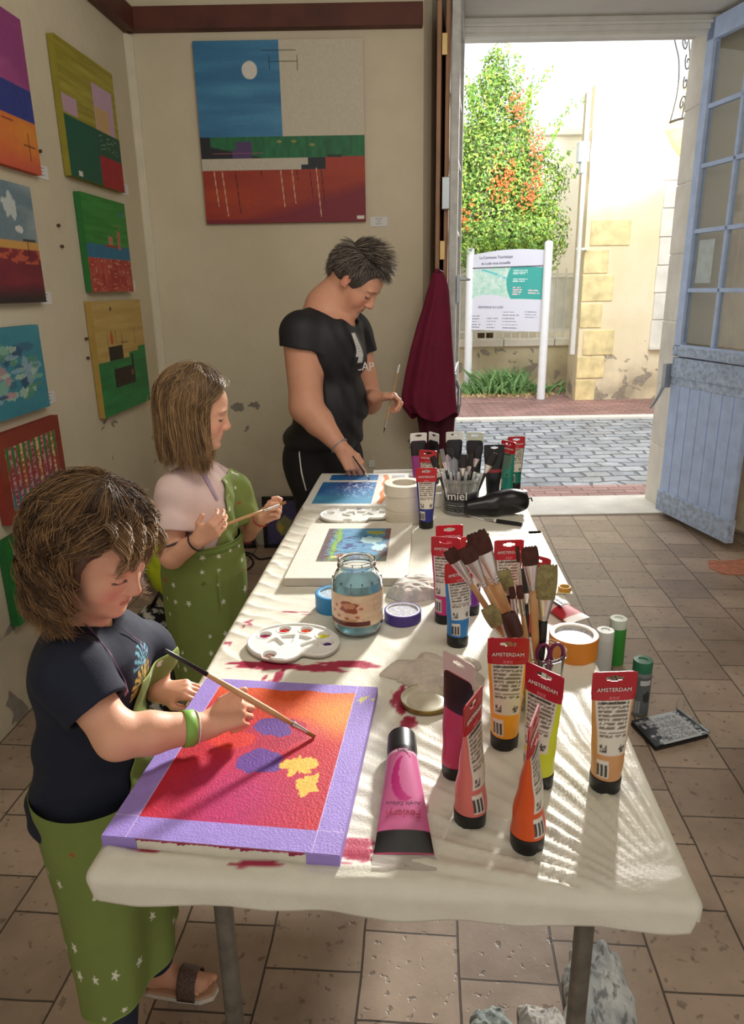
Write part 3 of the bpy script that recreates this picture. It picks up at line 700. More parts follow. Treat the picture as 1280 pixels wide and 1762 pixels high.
# brown bifold shutter between the wall and the left leaf
bs = empty('brown_shutter', (.40, 4.1, 0), 'brown wooden folding shutter stacked between the back wall and the open left door leaf', 'shutter')
m_brown = mat('brown_shutter_wood', (164, 124, 96), .55, var=.15, nscale=8, bump=.3)
for k, (xa, xb) in enumerate(((.352, .437), (.395, .472))):
    mb = MB(); d_ = n3([xb-xa, .56, 0]); nn = np.array([d_[1], -d_[0], 0])*.022
    a = np.array([xa, 3.94, .06]); b_ = a+d_*.56
    mb.poly([loc(bs, q_) for q_ in (a, a+nn, b_+nn, b_)], (0, 0, 2.72)); mb.build('leaf', m_brown, bs, bevel=.003)
for z in (.5, 1.62, 2.55): MB().box(loc(bs, (.376, 3.925, z)), loc(bs, (.40, 3.94, z+.09))).build('hinge', mat('brass', (190, 165, 110), .4, metal=.7), bs)
# ============================================================ THE TABLE
T0 = np.array([-.395, .76]); TW, TLn = .805, 2.15; TZ = .745
def tb(u, v, z=0.0): q = T0+TB*u+TA*v; return np.array([q[0], q[1], z])
def tuv(p): d = np.array(p[:2])-T0; return d@TB, d@TA
tbl = empty('folding_table', tb(TW/2, TLn/2, 0), 'long trestle table with bare metal legs hidden under the cream cloth', 'table')
m_legs = mat('worn_grey_metal', (120, 116, 108), .45, metal=.5, var=.25, nscale=30, bump=.3)
mb = MB(); mb.poly([loc(tbl, tb(u, v, .705)) for u, v in ((.012, .012), (TW-.012, .012), (TW-.012, TLn-.012), (.012, TLn-.012))], (0, 0, .030))
mb.build('tabletop', mat('plywood', (150, 120, 86), .7), tbl, bevel=.004)
for (pu, pv, su) in ((PY(400, 1680, .98), None, 1), (PY(981, 1680, .98), None, -1)):
    u, v = tuv(pu)
    for vv in (.22, TLn-.22):
        uu = u if vv < 1 else u
        mb = MB(); mb.tube([loc(tbl, tb(uu, vv, .71)), loc(tbl, tb(uu-.0*su, vv, .0))], .0165, 14)
        mb.build('leg', m_legs, tbl, smooth=True, auto=40)
        mb = MB(); w_ = .03*su; c0 = tb(uu+w_, vv, 0); mb.tube([loc(tbl, c0+[0, 0, .705]), loc(tbl, c0+[0, 0, .625])], .012, 12)
        mb.tube([loc(tbl, tb(uu-.03, vv, .640)), loc(tbl, tb(uu+.045, vv, .640))], .005, 8)
        mb.tube([loc(tbl, tb(uu-.03, vv, .640)), loc(tbl, tb(uu-.022, vv, .640))], .010, 6); mb.tube([loc(tbl, tb(uu+.038, vv, .640)), loc(tbl, tb(uu+.046, vv, .640))], .010, 6)
        mb.build('bracket', m_legs, tbl, smooth=True, auto=40)
for vv in (.22, TLn-.22):
    mb = MB(); mb.tube([loc(tbl, tb(.12, vv, .695)), loc(tbl, tb(TW-.12, vv, .695))], .011, 10); mb.build('crossbar', m_legs, tbl, smooth=True)

# cream cloth, pulled tight with creases fanning out of the near right corner
hang = .050; du = .0045
nu = int((TW+2*hang)/du); nv = int((TLn+2*hang)/du)
smears = []   # (centre px, size along table width, size along table length, tone)
for (px, py, su_, sv_, a_) in [(455, 1145, .09, .020, 1), (600, 1143, .07, .016, 1), (548, 1150, .06, .016, 1), (690, 1205, .020, .05, 1), (703, 1245, .020, .03, .9), (700, 1275, .025, .02, .6), (610, 1462, .04, .03, .9), (640, 1440, .03, .012, .5),
                               (470, 1180, .03, .10, .6), (510, 1055, .06, .014, .5), (425, 1075, .02, .05, .5), (390, 1110, .02, .04, .4), (725, 1395, .012, .02, .7), (350, 1185, .03, .012, .8), (250, 1463, .04, .012, .8), (450, 1490, .05, .010, .6)]:
    u, v = tuv(P(px, py, TZ)); smears.append((u, v, su_, sv_, a_))
def clothxyz(a, b):
    p = -hang+a*(TW+2*hang); q = -hang+b*(TLn+2*hang)
    r = .016
    rc = .022   # rounded plan corners
    cu = np.clip(p, r, TW-r); cv = np.clip(q, r, TLn-r)
    ex = p-cu; ey = q-cv; e = np.hypot(ex, ey); dx = np.where(e > 0, ex/np.maximum(e, 1e-9), 0); dy = np.where(e > 0, ey/np.maximum(e, 1e-9), 0)
    arc = r*math.pi/2
    t = np.clip(e/arc, 0, 1)*math.pi/2
    ho = r*np.sin(t); dn_ = r*(1-np.cos(t)); rest = np.minimum(np.maximum(e-arc, 0), hang+r-arc)
    # uneven hem: shorten
    side_r = (dx > .5) & (p > TW/2)
    f = .80+.25*(fbm(p*7, q*7, 3)-.5)*2; f = np.where(side_r, f*.45, f)
    rest = rest*f
    wav = .004*np.sin(p*38+q*30)*(rest/.05)
    ho = ho+wav-.10*rest; dn_ = dn_+rest
    top = 1-np.clip(e/(.01), 0, 1)
    # creases
    X = TW-p; Y_ = q; rr = np.hypot(X, Y_+.02); th = np.arctan2(Y_+.03, X)
    n1 = fbm(p*3, q*3, 1); n2 = fbm(p*9, q*9, 5)
    fan = (np.abs(((th*9+1.6*n1) % 1)-.5)*2)**2*1.0 + (np.abs(((th*21+2.2*n1+.8*n2) % 1)-.5)*2)**2*.45
    fan = fan*np.exp(-((rr-.05)/.5)**2)*np.clip((rr-.03)/.16, 0, 1)*.0066
    cross = (np.abs(((q*22+5*n1+p*4) % 1)-.5)*2)**3*.0022*np.clip(fbm(p*2, q*2, 9)*2.4-.8, 0, 1)
    diag = (np.abs(((q*10-p*9+4*n1) % 1)-.5)*2)**3*.0026*np.clip(fbm(p*2.5+3, q*2.5, 4)*2.6-1, 0, 1)
    L_ = (np.abs(((q*14+p*16*np.exp(-p*3)+3*n1) % 1)-.5)*2)**3*.0042*np.exp(-(p/.10)**2)
    fine = (fbm(p*60, q*60, 6)-.5)*.0008+(n2-.5)*.003
    # soft ridge along the near edge
    ridge = .0035*np.exp(-((q-.035)/.018)**2)*(.5+n1)
    h = (fan+cross+diag+L_+fine+ridge)
    z = TZ-.0005-dn_+h*top
    uu = cu+dx*(ho+(n2-.5)*.004*(1-top)); vv = cv+dy*(ho+(n2-.5)*.004*(1-top))
    o = np.empty((len(a), 3)); o[:, :2] = T0+np.outer(uu, TB)+np.outer(vv, TA); o[:, 2] = z
    return o
def clothcol(a, b):
    p = -hang+a*(TW+2*hang); q = -hang+b*(TLn+2*hang)
    c = np.tile([222, 218, 202.], (len(a), 1))*(.97+.05*fbm(p*4, q*4, 2))[:, None]
    for (u, v, su_, sv_, a_) in smears:
        long_u = su_ > sv_
        g = np.exp(-((p-u)/su_)**2-((q-v)/sv_)**2)
        n = fbm(p*(24 if long_u else 90), q*(150 if long_u else 40), 7, 3)
        m_ = np.clip((g*a_*1.5-n*1.25)*7, 0, 1)*(g > .06)
        c = c*(1-m_[:, None])+np.array([158, 34, 66])*m_[:, None]
    return c
m_cloth = mat('cream_cloth', (0, 0, 0), .42, attr='col', var=.03, nscale=40, bump=.25, bscale=260, spec=.5)
cl = link('tablecloth', grid_mesh('tablecloth', clothxyz, nu, nv, clothcol), m_cloth, smooth=True)
tag(cl, 'cream paint-smeared cloth stretched and creased over the long table', 'tablecloth')
sld = cl.modifiers.new('thickness', 'SOLIDIFY'); sld.thickness = .0012; sld.offset = -1

# ------------------------------------------------------------ canvases on the table
def lerp(a, b, t): return a*(1-t)[:, None]+b*t[:, None]
def rect(c, u, v, x0, x1, y0, y1, col, var=0):
    m_ = (u >= x0) & (u <= x1) & (v >= y0) & (v <= y1); c[m_] = np.array(col)*(1+var*(vnoise(u[m_]*60, v[m_]*20)-.5))[:, None] if var else col; return m_
def canvas(name, org, ux, uy, w, h, t, fn, nx, ny, label, cat='painting', group=None, side=(214, 208, 192), edge=None):
    """a stretched canvas: org = lower-left-front corner, ux/uy unit vectors, normal = ux x uy"""
    org = np.array(org, float); ux = np.array(ux, float); uy = np.array(uy, float); nn = np.cross(ux, uy)
    ctr = org+ux*w/2+uy*h/2-nn*t
    o = empty(name, ctr, label, cat, group)
    def f(u, v): return org+np.outer(u*w, ux)+np.outer(v*h, uy)+nn*.0004-ctr
    link('painted_face', grid_mesh('painted_face', f, nx, ny, fn), mat('paint_'+str(len(MATS)), (0, 0, 0), .5, attr='col', var=.05, nscale=60, bump=.35, bscale=300), o)
    c4 = [org-ctr, org+ux*w-ctr, org+ux*w+uy*h-ctr, org+uy*h-ctr]
    mb = MB(); mb.poly([tuple(p-nn*t) for p in c4], tuple(nn*t))
    mb.build('stretched_edge', mat('canvas_side_%d_%d_%d' % tuple(int(x) for x in side), side, .75, var=.06, nscale=30), o)
    if edge: edge(o, org-ctr, ux, uy, nn)
    return o
def strokes(u, v, a, b, fu=3, fv=60, s=0):
    n = fbm(u*fu+s, v*fv+s, 1, 4); return lerp(np.tile(np.array(a, float), (len(u), 1)), np.array(b, float)[None, :], np.clip((n-.3)*2.2, 0, 1))
def blob(u, v, cu, cv, ru, rv, k=.25, s=0):
    a = np.arctan2(v-cv, u-cu); r = np.hypot((u-cu)/ru, (v-cv)/rv); return np.clip((1+k*(fbm(np.cos(a)*2+s, np.sin(a)*2+s, 3)-.5)*2-r)*14, 0, 1)
def paint(c, m_, col): return c*(1-m_[:, None])+np.asarray(col, float)*m_[:, None]
lav = np.array([150, 128, 200.])
C1o = np.array([-.381, .806, .7665]); C1a = .133; C1x = np.array([math.cos(C1a), -math.sin(C1a), 0]); C1y = np.array([math.sin(C1a), math.cos(C1a), 0]); C1w, C1h = .333, .418
def uv1(px, py): d = P(px, py, .7665)-C1o; return d@C1x/C1w, d@C1y/C1h
def art_red(u, v):
    n = fbm(u*3, v*3, 1); d = fbm(u*90, v*90, 4)
    def B(px, py, ru, rv, k, s): a, b = uv1(px, py); return blob(u, v, a, b, ru, rv, k, s)
    def soft(px, py, ru, rv, g=1.1): a, b = uv1(px, py); return np.clip(1.3-np.hypot((u-a)/ru, (v-b)/rv)*g+.5*(n-.5), 0, 1)
    c = np.tile([182, 26, 44.], (len(u), 1))
    c = paint(c, soft(400, 1385, .34, .36)*.9, [172, 36, 100])
    c = paint(c, np.clip((v-.66+.30*(u-.4))*5+(n-.5)*1.2, 0, 1), [206, 78, 26])
    c = paint(c, soft(590, 1228, .24, .17)*.95, [222, 140, 56])
    c = paint(c, soft(505, 1262, .17, .10)*.7, [196, 70, 96])
    c = paint(c, B(475, 1262, .17, .11, .2, 9)*.9, [166, 26, 62])
    c = paint(c, B(474, 1250, .10, .075, .35, 3), [92, 56, 132])
    c = paint(c, B(396, 1272, .13, .065, .2, 6)*.9, [202, 50, 34])
    c = paint(c, B(446, 1310, .125, .072, .25, 1), [92, 52, 134])
    c = paint(c, np.maximum(B(516, 1318, .095, .058, .7, 5), B(531, 1350, .045, .06, .8, 12)), [220, 176, 70])
    c = c*(.92+.16*d)[:, None]
    tp = (u < .105) | (u > .888) | (v < .10) | (v > .935+.006*np.sin(u*23))
    c[tp] = (lav*(.97+.06*fbm(u*20, v*20, 2))[:, None])[tp]
    c[(tp) & ((np.abs(v-.10) < .0022) | (np.abs(u-.888) < .0022) | (np.abs(u-.105) < .0022))] = [196, 176, 222]
    gp = (u > .90) & (v > .85) & (v < .93) & (fbm(u*30, v*30, 8) > .66); c[gp] = [196, 190, 110]
    return c
def edge_red(o, c, ux, uy, nn):
    mb = MB(); ml = mat('lavender_tape', lav, .6, var=.04)
    for (a, b) in ((0, .05), (.288, .333)):
        mb = MB(); mb.poly([tuple(c+ux*a-uy*.0012-nn*.0185), tuple(c+ux*b-uy*.0012-nn*.0185), tuple(c+ux*b-uy*.0012), tuple(c+ux*a-uy*.0012)], tuple(uy*.0015)); mb.build('masking_tape', ml, o)
    mb = MB()
    mb.poly([tuple(c+ux*w_-nn*.0185) for w_ in (.3335,)]+[tuple(c+ux*.3335+uy*.4185-nn*.0185), tuple(c+ux*.3335+uy*.4185), tuple(c+ux*.3335)], tuple(-ux*.0012))
    mb.build('masking_tape', ml, o)
    mb = MB(); rs_ = np.random.RandomState(2)
    for k in range(32):
        a = .05+k*.0074; h_ = .0015+.005*rs_.rand()**2; mb.poly([tuple(c+ux*a-uy*.0016-nn*h_), tuple(c+ux*(a+.0078)-uy*.0016-nn*h_*rs_.rand()), tuple(c+ux*(a+.0078)-uy*.0016), tuple(c+ux*a-uy*.0016)], tuple(uy*.001))
    mb.build('paint_drip', mat('magenta_drip', (140, 26, 70), .5), o)
ax3 = np.array([TB[0], TB[1], 0]); ay3 = np.array([TA[0], TA[1], 0])
canvas('canvas', C1o, C1x, C1y, C1w, C1h, .0185, art_red, 260, 330, 'red, magenta and orange canvas edged with lavender masking tape, nearest on the table', 'canvas', 'painted canvases on the table', edge=edge_red)
def art_pond(u, v):
    c = np.tile([222, 216, 202.], (len(u), 1))*(.97+.05*fbm(u*3, v*80, 1))[:, None]
    U = (u-.20)/.60; V = (v-.26)/.62; i = (U > 0) & (U < 1) & (V > 0) & (V < 1)
    s = np.clip(.22+.1*(V-.5)+.3*(fbm(u*6, v*50, 2)-.5), 0, 1)
    k = strokes(u, v, [54, 118, 160], [96, 158, 190], 8, 90)
    k = paint(k, (np.clip((.20-U)*10+(fbm(U*20, V*30, 4)-.5)*6, 0, 1)), [86, 60, 62])
    k = paint(k, np.clip(1-np.abs(U-.17-.05*fbm(V*6, 1.0))*16+(fbm(U*30, V*22, 6)-.5)*2.5, 0, 1), [128, 172, 48])
    k = paint(k, np.clip((vnoise(U*16, V*34)-.60)*8, 0, 1)*((U > .25) & (U < .68) & (V > .35) & (V < .8)), [34, 54, 120])
    k = paint(k, np.clip((U-.88)*12+(fbm(U*10, V*10, 5)-.5)*5, 0, 1), [112, 84, 90])
    k = paint(k, blob(U, V, .72, .62, .13, .12, .6, 2), [176, 212, 216]); k = paint(k, blob(U, V, .86, .42, .12, .10, .6, 4), [170, 208, 214]); k = paint(k, blob(U, V, .80, .86, .13, .08, .7, 8), [150, 156, 84])
    k = paint(k, np.clip((.14-V)*12+(fbm(U*14, V*14, 9)-.5)*5, 0, 1), [104, 102, 70]); k = paint(k, blob(U, V, .33, .17, .07, .06, .5, 5), [150, 74, 50]); k = paint(k, blob(U, V, .24, .13, .05, .03, .5, 3), [210, 200, 120])
    c[i] = k[i]; return c
q_ = P(490, 1000, TZ+.022); canvas('canvas', (-.231, 1.712, TZ+.0225), ax3*.997+ay3*.04, ay3, .322, .452, .0215, art_pond, 190, 200, 'canvas of a blue pond with green banks inside a wide bare margin', 'canvas', 'painted canvases on the table', side=(196, 188, 172))
def art_sea(u, v):
    c = np.tile([226, 224, 216.], (len(u), 1))
    k = strokes(u, v, [36, 120, 178], [30, 76, 150], 3, 10); k = paint(k, np.clip(1.1-np.hypot((u-.42)/.30, (v-.58)/.16), 0, 1)*.9, [26, 52, 128]); k = paint(k, np.clip((.42-v)*5, 0, 1)*.8, [64, 150, 184])
    k = paint(k, np.clip((fbm(u*60, v*40, 3)-.58)*12, 0, 1)*np.clip(1.2-np.hypot((u-.5)/.32, (v-.52)/.35), 0, 1), [190, 214, 236])
    i = ((u > .07) & (u < .665) & (v > .06) & (v < .70)) | ((u > .13) & (u < .665) & (v > .76) & (v < .95)) | ((u > .82) & (u < .96) & (v > .06) & (v < .70))
    c[i] = k[i]
    i = (u > .82) & (u < .96) & (v > .76) & (v < .93); c[i] = (strokes(u, v, [150, 190, 214], [214, 116, 56], 4, 26))[i]
    i = (np.abs(u-.755+.012*np.sin(v*22)) < .022+.006*np.sin(v*9)) & (v > .06) & (v < .95); c[i] = [216, 126, 44]
    return c
canvas('canvas', (-.240, 2.372, TZ+.0185), ax3*.9985+ay3*.02, ay3, .355, .452, .0175, art_sea, 190, 200, 'canvas with blue sea panels and an orange stripe, furthest on the table', 'canvas', 'painted canvases on the table', side=(228, 226, 218))

# ------------------------------------------------------------ paint tubes
m_black = mat('black_plastic', (22, 22, 24), .38, var=.05)
m_red = mat('tab_red', (176, 24, 36), .35, var=.04)
m_white = mat('white_print', (232, 230, 226), .5, var=.02)
m_ink2 = mat('black_ink', (40, 38, 40), .5, var=.02)
m_whitep = mat('white_plastic', (228, 228, 222), .4, var=.03)
def tube(px_base, yaw, body, label, h=.198, w=.066, r=.0235, tab=(178, 26, 38), brand='AMSTERDAM', back=True, pos=None, lean=(0, 0), group='upright paint tubes on the table', panel=(222, 214, 200), band2=None, capc=None, tabh=.030, redh=.03):
    p = P(px_base[0], px_base[1], TZ) if pos is None else np.array(pos, float)
    o = empty('paint_tube', (p[0], p[1], TZ), label, 'paint tube', group, math.radians(yaw))
    o.rotation_euler = (math.radians(lean[0]), math.radians(lean[1]), math.radians(yaw))
    mb = MB(); ch = .024
    prof = [(r*.93, 0), (r*.97, .0015), (r, ch*.9), (r*.98, ch), (r*.85, ch+.0005)]
    n = 40; vs = []
    mb.lathe(prof, 36); mb.build('cap', m_black if capc is None else capc, o, smooth=True, auto=35)
    z0, z1 = ch+.0005, h-tabh
    def f(u, v):
        a = u*2*math.pi; t = v; k = t**1.15
        rx = r*.95*(1-k)+w/2*k; ry = r*.95*(1-k**1.2)+.0012
        x = rx*np.sign(np.cos(a))*np.abs(np.cos(a))**(1-.35*k); y = ry*np.sin(a)
        dent = .0012*np.sin(v*17+yaw)*(1-k)
        return np.stack([x, y+dent, z0+(z1-z0)*v], 1)
    bd = np.array(body, float)
    def c(u, v):
        a = u*2*math.pi; x = np.cos(a); front = np.sin(a) < 0
        xs = x if True else 0
        cc = np.tile(bd, (len(u), 1))
        zz = v*(z1-z0)
        if panel is not None:
            side = front if back else ~front
            pm = (np.sin(a) < -.25) & (np.abs(x) < .80) & (v > .30) & (v < .985)
            cc[pm] = panel
            ln = pm & ((v*46 % 1) < .45) & (v > .50) & (v < .9) & (np.abs(x) < .66) & (vnoise(x*60, np.floor(v*46)*7.3) > .32); cc[ln] = [120, 108, 96]
            ic = pm & (v > .33) & (v < .42) & (np.abs(x) > .28) & (np.abs(x) < .66) & (vnoise(x*34, v*50) > .45); cc[ic] = [84, 78, 74]
            bc = (np.sin(a) < -.1) & (x < -.25) & (x > -.82) & (v > .03) & (v < .24); cc[bc] = [222, 216, 206]
            bb = bc & (((x*40) % 1) < .45) & (v > .05) & (v < .20); cc[bb] = [60, 58, 58]
        if band2 is not None:
            (v0, v1, col) = band2; mm = (v > v0) & (v < v1); cc[mm] = col
        return cc
    link('tube_body', grid_mesh('tube_body', f, 73, 70, c), mat('tube_print', (0, 0, 0), .33, attr='col', var=.02), o, smooth=True)
    mt = mat('tab_%d_%d_%d' % tab, tab, .35, var=.04)
    # red heading and hang tab with its euro slot
    mb = MB(); zc = h-.011; N = 48; outer = []; inner = []
    x0, x1, za, zt2 = -w/2, w/2, z1-.012, h
    for k in range(N):
        a = 2*math.pi*k/N; cx, cz = math.cos(a), math.sin(a); s = 1/max(abs(cx)/(w/2), abs(cz)/1e9 if False else abs(cz)/(.011 if cz > 0 else zc-za))
        outer.append((cx*s, zc+cz*s))
        sx_ = .0135 if abs(cx) > .25 else .0135; e = 1/max(abs(cx)/.0135, abs(cz)/(.0030 if abs(cx*1.0) > abs(cz)*1.4 else .0048))
        inner.append((cx*e, zc+cz*e))
    vs = [(x, -.0011, z) for x, z in outer]+[(x, -.0011, z) for x, z in inner]+[(x, .0011, z) for x, z in outer]+[(x, .0011, z) for x, z in inner]
    fs = []
    for k in range(N):
        j = (k+1) % N; fs += [(k, j, N+j, N+k), (2*N+k, 3*N+k, 3*N+j, 2*N+j), (k, 2*N+k, 2*N+j, j), (N+k, N+j, 3*N+j, 3*N+k)]
    mb.add(vs, fs); mb.build('hang_tab', mt, o)
    if redh:
        zr = z1-.012
        def g(u, v):
            a = u*2*math.pi; t = 1-(1-v)*redh*.5/(z1-z0); k = t**1.15
            rx = (r*.95*(1-k)+w/2*k)+.0004; ry = r*.95*(1-k**1.2)+.0020
            return np.stack([rx*np.sign(np.cos(a))*np.abs(np.cos(a))**(1-.35*k), ry*np.sin(a), z0+(z1-z0)*t], 1)
        link('heading_band', grid_mesh('heading_band', g, 49, 6), mt, o, smooth=True)
    if brand:
        text(brand, 'lettering', .0088, frameM((0, -.0024, z1+.001), (1, 0, 0), (0, 0, 1)), m_white, o, spacing=1.02)
        mb = MB()
        for k in range(3): mb.box((-.0075+k*.0053, -.0050, z1-.0135), (-.0075+k*.0053+.0043, -.0030, z1-.0085))
        mb.build('emblem', mat('emblem_pink', (206, 96, 104), .5), o)
        if panel is not None:
            text('Standard Series', 'series_lettering', .0058, frameM((0, -.0056, z1-redh*.5-.004), (1, 0, 0), (0, -.10, 1)), m_ink2, o)
            text('AMSTERDAM', 'back_lettering', .0088, frameM((0, .0024, z1+.001), (-1, 0, 0), (0, 0, 1)), m_white, o)
    return o
tube((1040, 1352), 2, (206, 150, 98), 'flesh-ochre paint tube standing alone at the right edge of the table')
tube((867, 1280), -4, (240, 164, 38), 'golden yellow paint tube standing in front of the cup of brushes')
tube((925, 1346), -48, (208, 212, 40), 'lime yellow paint tube turned aslant in front of the clear plastic cup', lean=(0, 0))
tube((906, 1453), 66, (216, 84, 30), 'orange paint tube seen edge-on, standing nearest the front edge', h=.205)
tube((808, 1412), 60, (214, 112, 104), 'salmon pink paint tube seen nearly edge-on, left of the orange tube', h=.205)
tube((785, 1330), -52, (190, 60, 96), 'dark crimson and black paint tube with a torn whitish tab behind the salmon tube', tab=(206, 190, 184), brand=None, panel=None, band2=(.62, 1.0, (24, 20, 24)), h=.205, redh=0)
tube((765, 1068), -14, (196, 50, 120), 'magenta paint tube standing left of the blue tube', h=.205)
tube(None, 6, (190, 60, 60), 'red topped paint tube standing just behind the magenta tube', pos=(.183, 1.60, 0), h=.198)
tube((787, 1107), 20, (40, 120, 190), 'bright blue paint tube left of the brushes', h=.190, panel=(214, 212, 208))
tube((808, 1053), 10, (110, 40, 140), 'violet paint tube half hidden behind the blue tube', h=.19)
tube(None, 4, (150, 90, 90), 'red topped paint tube standing right behind the brush cup, facing front', pos=(.300, 1.47, 0), h=.205)
tube(None, -42, (170, 40, 50), 'red topped paint tube turned aslant behind the brush cup', pos=(.345, 1.40, 0), h=.195)
tube((733, 907), 0, (32, 44, 128), 'dark ultramarine paint tube beside the stack of masking tape rolls', h=.196)
# the group at the far right end
tube(None, 4, (0, 110, 90), 'sea green paint tube with a red tab beyond the hair dryer, rightmost at the back', pos=(.545, 2.62, 0), h=.20)
tube(None, -52, (28, 128, 110), 'teal green paint tube turned aslant beside the black tube at the back', pos=(.50, 2.54, 0), h=.20, panel=(60, 150, 130))
tube(None, 4, (24, 26, 30), 'tall black paint tube with a dark tab beside the brush bucket', pos=(.435, 2.46, 0), h=.205, tab=(28, 28, 30), brand=None, panel=None, band2=(.55, .62, (150, 40, 50)), redh=0, w=.074)
tube(None, 10, (150, 60, 130), 'purple paint tube with a white tab at the far left of the back group', pos=(.185, 2.72, 0), h=.20, tab=(228, 226, 220), brand=None, panel=None, band2=(.6, 1.0, (26, 24, 28)), redh=0)
tube(None, -20, (170, 40, 46), 'short red paint tube between the ultramarine tube and the purple tube', pos=(.205, 2.50, 0), h=.18)
tube(None, -60, (200, 200, 200), 'white tabbed black paint tube left behind the brush bucket', pos=(.245, 2.72, 0), h=.20, tab=(226, 226, 222), brand=None, panel=None, band2=(.4, 1.0, (26, 24, 28)), redh=0)
tube(None, 5, (30, 30, 34), 'white tabbed black paint tube straight behind the brush bucket', pos=(.32, 2.68, 0), h=.21, tab=(222, 222, 216), brand=None, panel=None, redh=0)
tube(None, -8, (30, 30, 34), 'pale tabbed dark paint tube behind the bucket, next to the tall black tube', pos=(.395, 2.66, 0), h=.21, tab=(200, 206, 190), brand=None, panel=None, redh=0)
# lying pink tube
fa = P(692, 1312, TZ); fb = P(695, 1478, TZ); fd = n3([fb[0]-fa[0], fb[1]-fa[1], 0]); fs_ = np.array([-fd[1], fd[0], 0])
fv = empty('paint_tube', (fa[0], fa[1], TZ), 'large pink paint tube lying flat with its black cap pointing to the far end', 'paint tube')
fv.rotation_euler = (0, 0, math.atan2(fd[1], fd[0])+math.pi/2)   # local -y = towards the crimp
FL = np.linalg.norm((fb-fa)[:2])
mb = MB(); Mx = Matrix.Translation((0, .032, .024)) @ Matrix.Rotation(math.radians(90), 4, 'X')
mb.lathe([(.018, 0), (.0235, .003), (.0245, .04), (.0235, .052), (.02, .053)], 36, Mx); mb.build('cap', m_black, fv, smooth=True, auto=35)
def ff(u, v):
    a = u*2*math.pi; k = v**1.1; rx = .0245*(1-k)+.041*k; ry = .0235*(1-k)+.0012
    return np.stack([rx*np.cos(a), -.020-v*(FL+.0-.022), (.024*(1-k)+.0045*k)+ry*np.sin(a)], 1)
def fc(u, v):
    a = u*2*math.pi; x = np.cos(a)*.6+0; c = np.tile([206, 108, 156.], (len(u), 1)); c = paint(c, np.clip(v*1.6-.2, 0, 1)*.5, [190, 84, 130])
    c[v > .80] = [24, 22, 24]; c[(v > .93) & (v < .96)*1 > 0] = [24, 22, 24]
    c[v > .985] = [170, 50, 90]
    up = np.sin(a) > 0; X = np.cos(a)
    cr = up & (np.hypot((X-.05)/.62, (v-.34)/.22) < 1) & (np.hypot((X-.42)/.62, (v-.30)/.22) > 1); c[cr] = [182, 36, 116]
    c[(v < .045)] = [24, 22, 24]; c[(v > .05) & (v < .07)] = [226, 200, 212]
    return c
link('tube_body', grid_mesh('tube_body', ff, 97, 110, fc), mat('tube_print', (0, 0, 0), .33, attr='col'), fv, smooth=True)
mb = MB(); mb.box((-.043, -FL-.024, .0035), (.043, -FL+.002, .0052)); mb.build('clear_end', mat('clear_film', (236, 228, 226), .15, trans=.75, var=0, ior=1.2), fv)
m_crim = mat('crimson_ink', (170, 24, 62), .5)
text('Fevicryl', 'lettering', .0165, frameM((0, -.02-.69*(FL-.022), .0245), (-1, 0, 0), (0, -1, -.34)), m_crim, fv)
text('Acrylic Colours', 'small_lettering', .0078, frameM((0, -.02-.59*(FL-.022), .0268), (-1, 0, 0), (0, -1, -.34)), m_ink2, fv)
text('Peinture', 'small_lettering', .007, frameM((.004, -.032, .0468), (-1, 0, 0), (0, -1, -.25)), m_ink2, fv)
# red and white tube lying at the right edge
ra = P(945, 1045, TZ); rb = P(1012, 1078, TZ); o = empty('paint_tube', (ra[0], ra[1], TZ), 'red and white paint tube lying flat by the right edge behind the orange tape', 'paint tube')
rd_ = n3(rb-ra); o.rotation_euler = (0, 0, math.atan2(rd_[1], rd_[0]))
def rf(u, v):
    a = u*2*math.pi; k = v**1.1; rx = .022*(1-k)+.034*k; ry = .021*(1-k)+.001
    return np.stack([-.06+v*.155, rx*np.cos(a), (.022*(1-k)+.003*k)+ry*np.sin(a)], 1)
def rc_(u, v):
    c = np.tile([222, 196, 196.], (len(u), 1)); c[v > .62] = [176, 40, 52]; c[v > .88] = [226, 222, 216]; return c
link('tube_body', grid_mesh('tube_body', rf, 49, 60, rc_), mat('tube_print', (0, 0, 0), .33, attr='col'), o, smooth=True)
mb = MB(); mb.box((.005, -.013, .0300), (.045, .013, .0315)); mb.build('name_panel', m_ink2, o).rotation_euler = (0, math.radians(6), 0)
text('ACRYLIC', 'lettering', .0105, frameM((.028, .0, .0302), (1, 0, -.12), (0, 1, 0)), m_white, o)
mb = MB(); mb.lathe([(.018, 0), (.0225, .002), (.0225, .024)], 28, Matrix.Translation((-.085, 0, .0225)) @ Matrix.Rotation(math.radians(90), 4, 'Y')); mb.build('cap', m_black, o, smooth=True, auto=35)

# ------------------------------------------------------------ brushes in the clear cup
cupc = np.array([.296, 1.137]); cup = empty('plastic_cup', (cupc[0], cupc[1], TZ), 'clear plastic cup crammed with upright paint brushes', 'cup')
m_clear = mat('clear_plastic', (244, 246, 246), .08, trans=.97, var=0, ior=1.12)
mb = MB(); mb.lathe([(0, .0005), (.036, .0005), (.0435, .112), (.0465, .112), (.0465, .117), (.0435, .118), (.0415, .112), (.0345, .003), (0, .003)], 48); mb.build('cup_wall', m_clear, cup, smooth=True, auto=40)
m_wood = mat('pale_wood', (190, 146, 100), .5, var=.2, nscale=24, bump=.2, bscale=90); m_ferr = mat('ferrule_metal', (206, 200, 196), .25, metal=.9, var=.06)
m_brB = mat('brown_bristle', (72, 36, 28), .8, var=.25, nscale=120); m_brO = mat('hog_bristle', (136, 126, 84), .85, var=.3, nscale=140); m_hblack = mat('black_lacquer', (26, 24, 26), .3)
